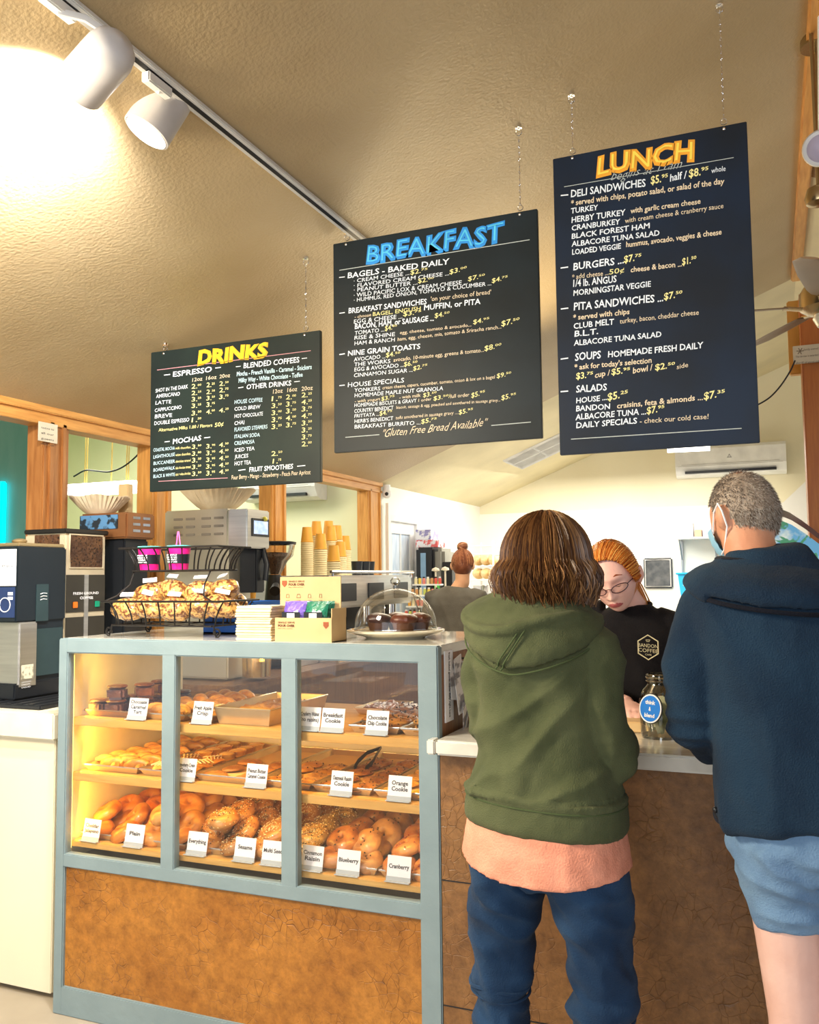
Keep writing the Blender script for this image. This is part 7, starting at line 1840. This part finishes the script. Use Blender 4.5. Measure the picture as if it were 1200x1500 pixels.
# jacket
M_navy = fabric('navy_fleece', (0.014, 0.036, 0.068), (0.008, 0.018, 0.038), nscale=5, bscale=300, bump=.5)
M_navyd = fabric('navy_lining', (0.008, 0.010, 0.020), (0.006, 0.007, 0.012))
L = Lm; tilt0 = lambda z, x: z+.022+.035*(x/.2)*max(0, 1-(z-.93)/.3)
b = MB()
ring_tube(b, [(.958, 0, 0, .186, .150), (.967, 0, 0, .194, .156), (1.04, -.004, 0, .190, .150), (1.14, -.012, 0, .184, .142), (1.26, -.024, 0, .192, .138), (1.36, -.036, -.004, .205, .132), (1.42, -.044, -.004, .195, .115), (1.46, -.052, 0, .150, .098), (1.495, -.062, .005, .100, .086), (1.53, -.070, .01, .078, .076)], flat=tilt0)
def sleeve2(mb, a, s):
    P0 = a[0]-um*s*.05+Vector((0, 0, .004))
    mb.tube([P0, a[0], a[0].lerp(a[1], .5), a[1], a[1].lerp(a[2], .6), a[2], a[2].lerp(a[3], .45), a[3], a[3].lerp(a[4], .8)], [.068, .067, .066, .064, .062, .062, .057, .050, .042], 20)
sleeve2(b, mL, -1); sleeve2(b, mR, 1)
for k in range(4):
    c = mL[1].lerp(mL[2], .3+.25*k); b.torus((0, 0, 0), .058, .011, 20, 8, Matrix.Translation(c) @ Matrix.Rotation(R(-20+10*k), 4, 'X'))
remesh('jacket', b, [M_navy], t, .0065, 5, disp=lambda co, n: .015*max(0, 1-2.5*abs(noise.noise(Vector((co.x*8+co.z*2, co.y*5, co.z*3+9)))))+.004*noise.noise(co*12)+.0008*noise.noise(co*70))
# hood and collar
def mh_pt(u, v, off):
    a = u*2.0; rx = .084+.060*v; ry = .078+.065*v
    xe = -.078+.020*v+rx*math.sin(a)*(1+.24*v); ye = .01-ry*math.cos(a)
    z0 = 1.535-.014*(1-abs(u))+.004*u; low = 1.472-.050*max(0, 1-abs(u-.15)**1.8)-.016*u
    z = z0+(low-z0)*v
    bul = off*(math.sin(math.pi*min(1, v*1.02+.02))**.6)*(.6+.4*(1-u*u))
    return L(xe+math.sin(a)*bul, ye-math.cos(a)*bul-.02*v, z)
def shell(pt, o1, o2, nU=36, nV=18):
    b = MB(); vs = []; fs = []
    for off in (o1, o2):
        for i in range(nU+1):
            for j in range(nV+1): vs.append(pt(-1+2*i/nU, j/nV, off))
    N_ = (nU+1)*(nV+1)
    for s_ in (0, 1):
        for i in range(nU):
            for j in range(nV): a = s_*N_+i*(nV+1)+j; fs.append((a, a+nV+1, a+nV+2, a+1))
    for i in range(nU):
        for j in (0, nV): a = i*(nV+1)+j; fs.append((a, a+nV+1, a+N_+nV+1, a+N_))
    for j in range(nV):
        for i in (0, nU): a = i*(nV+1)+j; fs.append((a, a+1, a+N_+1, a+N_))
    b.add(vs, fs); return b
b = shell(mh_pt, .045, .008)
b.tube([mh_pt(-.98+1.96*i/24, .04, .0)+Vector((0, 0, .002)) for i in range(25)], [.011]*25, 12)
b.tube([mh_pt(-.95+.5*i/8, .96, .015) for i in range(9)], [.016]*9, 10)
remesh('hood', b, [M_navy], t, .0055, 4, disp=lambda co, n: .005*noise.noise(co*15)+.001*noise.noise(co*60))
b = MB(); b.tube([mh_pt(-1+2*i/40, 1.0, .014)-Vector((0, .002, .006)) for i in range(41)], .005, 8); b.build('hood_edge', M_navyd, t)
b = MB(); b.tube([mh_pt(-.95+1.9*i/24, .0, .0)-Vector((0, -.004, -.004)) for i in range(25)], [(.007, .014)]*25, 10, side=(0, 0, 1)); b.build('collar', M_navyd, t)
b = MB(); b.tube([L(.194*math.copysign(abs(math.cos(a))**.85, math.cos(a)), .156*math.copysign(abs(math.sin(a))**.85, math.sin(a)), tilt0(.969, .198*math.cos(a))) for a in [2*math.pi*i/60 for i in range(60)]], .005, 6, closed=True); b.build('hem', M_navyd, t)
b = MB(); b.ball(L(-.196, -.04, .985), .007, 12, 8); b.build('zip_toggle', M_black, t)
# shorts
M_short = fabric('light_denim', (0.17, 0.29, 0.45), (0.12, 0.21, 0.35), nscale=14, bscale=260)
b = MB()
def secs2(mb, secs, n=30):
    vs = []; fs = []
    for (z, cx, cy, rx, ry) in secs:
        for i in range(n):
            a = 2*math.pi*i/n; vs.append(L(cx+rx*math.cos(a), cy+ry*math.sin(a), z))
    for k in range(len(secs)-1):
        for i in range(n): fs.append((k*n+i, k*n+(i+1) % n, (k+1)*n+(i+1) % n, (k+1)*n+i))
    fs.append(tuple(range(n))); fs.append(tuple((len(secs)-1)*n+i for i in range(n))); mb.add(vs, fs)
secs2(b, [(.86, .02, 0, .16, .12), (.91, .01, -.002, .180, .142), (1.0, 0, 0, .17, .13)])
for s in (-1, 1):
    x = lx[s]
    secs2(b, [(.745, x+.014, 0, .068, .080), (.755, x+.014, 0, .073, .085), (.80, x+.008, 0, .080, .093), (.85, x+.002, -.002, .088, .112), (.92, x-.002, -.004, .095, .13)])
remesh('shorts', b, [M_short], t, .0065, 2, disp=lambda co, n: .011*max(0, 1-2.6*abs(noise.noise(Vector((co.x*9+co.z*8, co.y*6, co.z*12)))))+.002*noise.noise(co*30))
for s in (-1, 1):
    x = lx[s]+.013; b = MB(); b.tube([L(x+.079*math.cos(a), .088*math.sin(a), .774) for a in [2*math.pi*i/40 for i in range(40)]], .0018, 5, closed=True); b.build('hem_stitching', mat('denim_dark', (.09, .15, .25), .9), t)
# grey cropped hair
M_g1 = mat('hair_grey', (0.42, 0.34, 0.27), .6, col2=(0.26, 0.20, 0.15), nscale=60); M_g2 = mat('hair_dark_grey', (0.16, 0.11, 0.075), .6); M_g3 = mat('hair_silver', (0.62, 0.57, 0.50), .5)
b = MB(); inv = Mm.inverted(); rnd = random.Random(21); k_ = .93
def scalp(p):
    """True where hair grows on a head in its own axes"""
    x, y, z = p
    if y > .055 and z < .06: return False
    if y > .03 and z < .045+(.0): return False
    return z > -.050+.55*max(0, y+.02) and not (abs(x) > .06 and -.03 < y < .03 and z < .015)
def hfn(p, v):
    x, y, z = p
    if z < -0.01:
        t2 = min(1, (-z-0.01)/0.10); x *= 1-0.30*t2**1.4
        if y < 0: y *= 1-0.42*t2
    if z > .03 and y > 0: y *= 1-0.10*((z-.03)/.08)
    return Vector((x, y, z))*k_
cnt = 0
while cnt < 7000:
    v = Vector((rnd.gauss(0, 1), rnd.gauss(0, 1), rnd.gauss(0, 1))).normalized()
    p = hfn(Vector((v.x*.074, v.y*.094, v.z*.116)), v)
    if not scalp(p): continue
    bald = p.z > .085 and abs(p.x) < .035 and -.055 < p.y < .02
    if bald and rnd.random() < .72: continue
    cnt += 1
    nrm = Vector((v.x/.074, v.y/.094, v.z/.116)).normalized(); dwn = Vector((0, -.35, -1)); dwn = (dwn-nrm*dwn.dot(nrm)).normalized()
    d = (nrm*.55+dwn*rnd.uniform(.5, 1.0)+Vector((rnd.uniform(-.3, .3), rnd.uniform(-.3, .3), 0))).normalized(); ln = rnd.uniform(.008, .014)
    s_ = nrm.cross(d).normalized()*.0012; p1 = p-nrm*.001; q = p1+d*ln
    r_ = rnd.random(); b.cur = 1 if r_ < .28 else 2 if r_ < .55 else 0
    b.add([p1-s_, p1+s_, q], [(0, 1, 2)], Mm)
    b.add([p1-nrm*.0006, p1+nrm*.0012, q], [(0, 1, 2)], Mm)
# scalp cap beneath the stubble
b.cur = 0; nU_, nV_ = 60, 40; grid_ = {}
for i in range(nU_):
    for j in range(1, nV_):
        th = math.pi*j/nV_; ph = 2*math.pi*i/nU_; v = Vector((math.sin(th)*math.cos(ph), math.sin(th)*math.sin(ph), math.cos(th)))
        grid_[i, j] = (v, hfn(Vector((v.x*.0755, v.y*.0957, v.z*.118)), v))
for i in range(nU_):
    for j in range(1, nV_-1):
        c4 = [grid_[i, j], grid_[(i+1) % nU_, j], grid_[(i+1) % nU_, j+1], grid_[i, j+1]]
        m_ = sum((c[1] for c in c4), Vector())/4
        if scalp(m_) and not (m_.z > .092 and abs(m_.x) < .022 and -.05 < m_.y < .01): b.add([c[1] for c in c4], [(0, 1, 2, 3)], Mm)
b.build('hair', [M_g1, M_g2, M_g3], t, smooth=0, fix=False)
# mask: pleated blue cloth over the mouth and a white ear loop
b = MB(); vs = []; fs = []; n = 14
for i in range(n+1):
    for j in range(9):
        a = -1.15+2.3*i/n; z = -.018-.085*j/8; r = .088-.030*(j/8)**2+.010*math.cos(a)+.002*math.sin(j*3)
        vs.append(Mm @ (Vector((r*.90*math.sin(a), r*1.12*math.cos(a), z))*k_))
for i in range(n):
    for j in range(8): a = i*9+j; fs.append((a, a+9, a+10, a+1))
b.add(vs, fs); b.build('face_mask', mat('mask_blue', (0.30, 0.58, 0.80), .7), t, smooth=60, fix=False)
for s in (-1, 1):
    b = MB(); b.tube([Mm @ (Vector(p)*k_) for p in ((s*.070, .045, -.030), (s*.081, .012, .014), (s*.087, -.016, .028), (s*.092, -.030, .004), (s*.080, -.022, -.034), (s*.068, .02, -.080), (s*.062, .04, -.086))], .0022, 6); b.build('ear_loop', M_paper, t)

# ------------------------------------------------------------------ cashier facing us
cy = 3.12
t = thing('person', 'red-haired cashier in glasses and a black sweatshirt looking down behind the counter', 'person', (at(915, 1000, Y=cy).x, cy, 0))
ch = at(899, 846, Y=3.00)
cb = at(925, 1000, Y=cy)
Csk = skin('skin_rosy_lit', (0.92, 0.58, 0.50), (0.86, 0.48, 0.41)); Mlip = mat('lip_pink', (0.62, 0.16, 0.17), .4)  # screen glow on her face is put into the brighter skin colour
Mc = Matrix.Translation(ch) @ Matrix.Rotation(R(176), 4, 'Z') @ Matrix.Rotation(R(9), 4, 'Y') @ Matrix.Rotation(R(-24), 4, 'X')
ic = Mc.inverted(); KC = 1.02
b = MB(); head_piece(b, Mc, KC, 84, 66)
cx = cb.x
nk = Vector((at(925, 893, Y=3.08).x, 3.10, 1.385))
b.tube([nk-Vector((0, -.01, .06)), nk, ch+Vector((.012, .045, -.045))], [(.06, .055), (.052, .052), (.052, .052)], 18, side=(1, 0, 0))
b.tube([Vector((cx, cy+.03, .85)), Vector((cx, cy+.02, 1.1)), Vector((nk.x, 3.12, 1.30)), Vector((nk.x, 3.12, 1.36))], [(.15, .10), (.14, .10), (.15, .09), (.08, .06)], 18, side=(1, 0, 0))
sR = at(862, 898, Y=3.12); sL = at(990, 925, Y=3.12)
cR = [Vector((sR.x+.02, 3.12, 1.355)), at(858, 985, Y=3.08), at(880, 1040, Y=2.98), at(925, 1046, Y=2.88)]
cL = [Vector((sL.x-.02, 3.12, 1.335)), at(1000, 985, Y=3.08), at(1004, 1045, Y=2.98), at(968, 1048, Y=2.88)]
cR[2].z = 1.10; cR[3] = Vector((at(920, 1046, Y=2.90).x, 2.90, 1.085)); cL[2].z = 1.10; cL[3] = Vector((at(962, 1046, Y=2.90).x, 2.90, 1.085))
for a, s in ((cR, 1), (cL, -1)):
    b.tube(a, [.042, .039, .033, .026], 12); f = (a[3]-a[2]).normalized(); f = (f*.5+Vector((0, -1, -.10))).normalized(); hand_piece(b, a[3], f, SZ, Vector((s, 0, 0)), .95, .28)
for s in (-1, 1):
    b.tube([Vector((cx+s*.085, cy+.03, .86)), Vector((cx+s*.09, cy+.03, .5)), Vector((cx+s*.09, cy+.03, .08))], [.085, .06, .045], 14); boots(b, Vector((cx+s*.09, cy+.03, 0)), math.pi)
def lipf(c):
    p = (ic @ c)/KC
    if p.y > .06 and abs(p.x) < .024 and -.0745 < p.z+.10*abs(p.x)*0 < -.0525 and (abs(p.z+.0635) < .0105*(1-(p.x/.025)**2)+.0008): return 1
    return 0
remesh('body', b, [Csk, Mlip], t, .0038, 2, matfn=lipf)
def onface(x, z, dy=0.0):
    """point on the front of the cashier's face"""
    y = .094*math.sqrt(max(0, 1-(x/.074)**2-(z/.116)**2))
    return Mc @ (Vector((x, y+dy, z))*KC)
M_or = mat('hair_copper', (0.72, 0.24, 0.035), .38, col2=(0.52, 0.13, 0.015), nscale=40, spec=.6); M_or2 = mat('hair_gold_copper', (0.90, 0.46, 0.12), .35); M_or3 = mat('hair_rust', (0.34, 0.07, 0.012), .4)
for s in (-1, 1):
    b = MB(); b.tube([onface(s*.014, .034, .002), onface(s*.030, .040, .002), onface(s*.047, .033, .002)], [(.0018, .0012), (.0028, .0012), (.0012, .001)], 6); b.build('eyebrow', M_or3, t)
    b = MB(); b.tube([onface(s*.019, .004, -.004), onface(s*.031, .000, -.0035), onface(s*.044, .004, -.006)], [.0010, .0016, .0010], 5); b.build('eyelashes', mat('lash_brown', (.10, .03, .02), .6), t)
# glasses
b = MB()
for s in (-1, 1):
    cxx = s*.033; pts = [onface(cxx+.0245*math.cos(a)*(1), -.001+.0145*math.sin(a)*(1 if math.sin(a) > 0 else .9), .014) for a in [2*math.pi*i/22 for i in range(22)]]
    b = MB(); b.tube(pts, .0016, 6, closed=True); b.build('glasses_rim', mat('glasses_frame', (.06, .02, .03), .3), t)
    b = MB(); b.add(pts, [tuple(range(22))]); b.build('lens', glass('spectacle_lens', (.97, .97, 1), .45), t, smooth=0)
    b = MB(); b.tube([onface(s*.057, .004, .018), Mc @ Vector((s*.078, .03, .004)), Mc @ Vector((s*.082, -.01, .008))], .0016, 6); b.build('glasses_arm', mat('glasses_frame', (0, 0, 0)), t)
b = MB(); b.tube([onface(-.009, .004, .016), onface(0, .007, .018), onface(.009, .004, .016)], .0014, 6); b.build('glasses_bridge', mat('glasses_frame', (0, 0, 0)), t)
# hair drawn back into a tail
rnd = random.Random(31); b = MB()
b.ball((0, -.012, .012), (.0775*KC, .090*KC, .112*KC), 30, 22, M=Mc)
tail0 = Vector((-.018, -.098, -.015))
for q in range(1300):
    a = rnd.uniform(-1, 1); hl = rnd.random()
    # start on the hairline: over the forehead or beside the ears
    x0 = .070*math.sin(a*1.35); z0 = .062+.026*math.cos(a*1.5)-.075*abs(a)**2.2+rnd.uniform(-.003, .003)
    y0 = .094*math.sqrt(max(0.02, 1-(x0/.074)**2-(z0/.118)**2))
    if rnd.random() < .5:
        z0 = rnd.uniform(.02, .118); f = rnd.uniform(0, 2*math.pi); rr = math.sqrt(max(0, 1-(z0/.119)**2)); x0 = .077*rr*math.cos(f); y0 = .096*rr*math.sin(f)
        if y0 > .04 and z0 < .085: continue
    S = Vector((x0, y0, z0)); E_ = tail0; pts = []; lay = rnd.uniform(.0, .008)
    for k in range(9):
        s = k/8; p = S.lerp(E_, s); d = Vector((p.x/.078, p.y/.097, p.z/.119)); m_ = max(d.length, 1e-3)
        tgt = p/m_*(1.03+.03*math.sin(s*math.pi)); p = tgt if m_ < 1.2 else p
        p = p+p.normalized()*lay
        pts.append(Mc @ (p*KC))
    r_ = rnd.random(); b.cur = 1 if r_ < .35 else 2 if r_ < .5 else 0
    strand(b, pts, rnd.uniform(.0013, .0024), 4)
tp = [Mc @ (tail0*KC), ch+Vector((.050, .095, -.02)), ch+Vector((.066, .125, -.085)), ch+Vector((.070, .17, -.16))]
for q in range(240):
    o = Vector((rnd.gauss(0, .010), rnd.gauss(0, .008), rnd.gauss(0, .006))); pts = []
    for k, p in enumerate(tp): pts.append(p+o*(.6+.6*k*.5))
    pp = []
    for k in range(len(pts)-1):
        for j in range(3): pp.append(pts[k].lerp(pts[k+1], j/3))
    pp.append(pts[-1]); r_ = rnd.random(); b.cur = 1 if r_ < .6 else 0; strand(b, pp, .0018, 4)
b.build('hair', [M_or, M_or2, M_or3], t, smooth=80, fix=False)
# sweatshirt
M_blk = fabric('black_cotton', (0.016, 0.015, 0.017), (0.010, 0.009, 0.011), nscale=6)
b = MB()
def ring_w(mb, secs, n=34):
    vs = []; fs = []
    for (x, y, z, rx, ry) in secs:
        for i in range(n):
            a = 2*math.pi*i/n; ca, sa = math.cos(a), math.sin(a)
            vs.append(Vector((x+rx*math.copysign(abs(ca)**.85, ca), y+ry*math.copysign(abs(sa)**.85, sa), z)))
    for k in range(len(secs)-1):
        for i in range(n): fs.append((k*n+i, k*n+(i+1) % n, (k+1)*n+(i+1) % n, (k+1)*n+i))
    fs.append(tuple(range(n))); fs.append(tuple((len(secs)-1)*n+i for i in range(n))); mb.add(vs, fs)
xm = (sR.x+sL.x)/2
ring_w(b, [(cx, cy+.03, .86, .185, .135), (cx, cy+.03, 1.0, .175, .13), (cx, cy+.02, 1.12, .165, .125), (xm, cy+.01, 1.22, .168, .12), (xm, cy, 1.30, .165, .11), (xm-.004, cy, 1.345, .140, .092), (nk.x, nk.y, 1.375, .092, .075), (nk.x, nk.y, 1.395, .066, .064)])
for a, s in ((cR, -1), (cL, 1)):
    b.tube([a[0]-Vector((s*.03, 0, 0)), a[0], a[0].lerp(a[1], .5), a[1], a[1].lerp(a[2], .5), a[2], a[2].lerp(a[3], .5), a[2].lerp(a[3], .8)], [.056, .057, .055, .053, .050, .048, .040, .034], 18)
remesh('sweatshirt', b, [M_blk], t, .006, 4, disp=lambda co, n: .006*max(0, 1-2.5*abs(noise.noise(Vector((co.x*9+co.z*5, co.y*5, co.z*7)))))+.003*noise.noise(co*14))
b = MB(); b.tube([Vector((nk.x+.064*math.cos(a), nk.y-.004+.062*math.sin(a), 1.397+.010*math.sin(a))) for a in [2*math.pi*i/40 for i in range(40)]], .006, 8, closed=True); b.build('neckband', M_blk, t)
# crest printed on the chest
lc = at(950, 948, Y=cy-.135); M_gold = mat('crest_gold', (.72, .66, .42), .6)
b = MB(); s_ = .040; yl = cy-.142; lc.y = yl
hexp = [Vector((lc.x+s_*math.sin(a)*.92, yl+.02*abs(math.sin(a))*0, lc.z+s_*math.cos(a))) for a in [R(60*k) for k in range(6)]]
b.tube(hexp, [(.0020, .0008)]*6, 4, closed=True)
letters(b, 'BANDON', (lc.x-.031, yl, lc.z+.002), (1, 0, -.08), (0, 0, 1), .062, .0125, bold=-.005); letters(b, 'COFFEE', (lc.x-.031, yl, lc.z-.014), (1, 0, -.08), (0, 0, 1), .062, .0125, bold=-.005); letters(b, 'CAFE', (lc.x-.010, yl, lc.z-.026), (1, 0, -.08), (0, 0, 1), .020, .006)
b.tube([(lc.x-.007, yl, lc.z+.024), (lc.x-.004, yl, lc.z+.019), (lc.x+.004, yl, lc.z+.019), (lc.x+.007, yl, lc.z+.024)], .0012, 4, closed=True)
b.build('crest', M_gold, t, smooth=0, fix=False)
CREST = (lc, yl)

# ------------------------------------------------------------------ baker with a bun, at work in the kitchen
by = 5.9
hb = at(678, 829, Y=by); cxb = at(668, 900, Y=by).x
t = thing('person', 'kitchen worker seen from behind in a grey shirt, brown hair in a top bun', 'person', (cxb, by, 0))
b = MB(); Mb = Matrix.Translation(hb) @ Matrix.Rotation(R(12), 4, 'Z') @ Matrix.Rotation(R(-14), 4, 'X'); head_piece(b, Mb, .92, 36, 28)
z5 = at(668, 858, Y=by).z
b.tube([Vector((cxb+.01, by-.01, z5-.05)), Vector((hb.x, by-.01, z5+.03)), hb-Vector((0, .01, .05))], [(.06, .06), (.052, .055), (.052, .055)], 16, side=(1, 0, 0))
b.tube([Vector((cxb, by, .85)), Vector((cxb, by, 1.1)), Vector((cxb, by, 1.3)), Vector((cxb, by, z5-.03))], [(.16, .11), (.15, .10), (.16, .10), (.08, .06)], 18, side=(1, 0, 0))
bL = [Vector((cxb-.17, by, z5-.085)), Vector((cxb-.21, by+.02, z5-.24)), Vector((cxb-.19, by+.12, 1.12)), Vector((cxb-.10, by+.26, 1.14))]
bR = [Vector((cxb+.17, by, z5-.085)), Vector((cxb+.215, by+.02, z5-.22)), Vector((cxb+.22, by+.14, 1.14)), Vector((cxb+.12, by+.27, 1.15))]
for a, s in ((bL, -1), (bR, 1)):
    b.tube(a, [.045, .042, .036, .028], 12); hand_piece(b, a[3], a[3]-a[2], SZ, Vector((-s, 0, 0)), .95, .3)
for s in (-1, 1): b.tube([Vector((cxb+s*.09, by, .88)), Vector((cxb+s*.1, by, .5)), Vector((cxb+s*.1, by, .06))], [.09, .065, .045], 12); boots(b, Vector((cxb+s*.1, by, 0)), 0)
remesh('body', b, [skin('skin_warm', (0.80, 0.45, 0.24), (0.68, 0.34, 0.17))], t, .007, 2)
b = MB()
ring_w(b, [(cxb, by, .88, .20, .14), (cxb, by, 1.05, .195, .135), (cxb, by, 1.2, .19, .13), (cxb, by, z5-.13, .20, .125), (cxb, by, z5-.075, .185, .11), (cxb, by, z5-.035, .125, .09), (cxb+.005, by, z5-.008, .072, .072)])
for a, s in ((bL, -1), (bR, 1)): b.tube([a[0]-Vector((s*.04, 0, 0)), a[0], a[0].lerp(a[1], .6), a[1], a[1].lerp(a[2], .35)], [.064, .066, .064, .062, .062], 18)
remesh('shirt', b, [fabric('warm_grey_cotton', (0.135, 0.120, 0.090), (0.10, 0.085, 0.062))], t, .008, 4, disp=lambda co, n: .008*max(0, 1-2.4*abs(noise.noise(Vector((co.x*8+co.z*4, co.y*5, co.z*6)))))+.003*noise.noise(co*12))
b = MB(); M_bn = mat('hair_auburn', (0.26, 0.085, 0.035), .4, col2=(0.15, 0.04, 0.015), nscale=30); M_bn2 = mat('hair_auburn_light', (0.42, 0.17, 0.07), .4)
b.ball((0, -.012, .018), (.076, .086, .100), 26, 18, M=Mb)
rnd = random.Random(41); bt = Vector((0, -.035, .120))
for q in range(420):
    f = rnd.uniform(0, 2*math.pi); th = rnd.uniform(1.2, 1.95); S = Vector((.077*math.sin(th)*math.cos(f), .088*math.sin(th)*math.sin(f)-.01, .10*math.cos(th)+.018))
    if S.y > .05: continue
    pts = []
    for k in range(8):
        s = k/7; p = S.lerp(bt, s); d = Vector((p.x/.077, (p.y+.01)/.088, (p.z-.018)/.101)); m_ = max(d.length, .01)
        if m_ < 1.03: p = Vector((d.x/m_*.079, d.y/m_*.090-.01, d.z/m_*.104+.018))
        pts.append(Mb @ p)
    b.cur = 1 if rnd.random() < .35 else 0; strand(b, pts, .0028, 4)
bc = Mb @ Vector((0, -.03, .136)); b.cur = 0; b.ball(bc, (.038, .038, .032), 16, 12)
for q in range(4):
    b.cur = q % 2; b.torus((0, 0, 0), .027, .013, 20, 8, Matrix.Translation(bc+Vector((0, 0, .004*(q-2)))) @ Euler((rnd.uniform(-.9, .9), rnd.uniform(-.9, .9), 0)).to_matrix().to_4x4())
b.build('hair', [M_bn, M_bn2], t, smooth=80, fix=False)
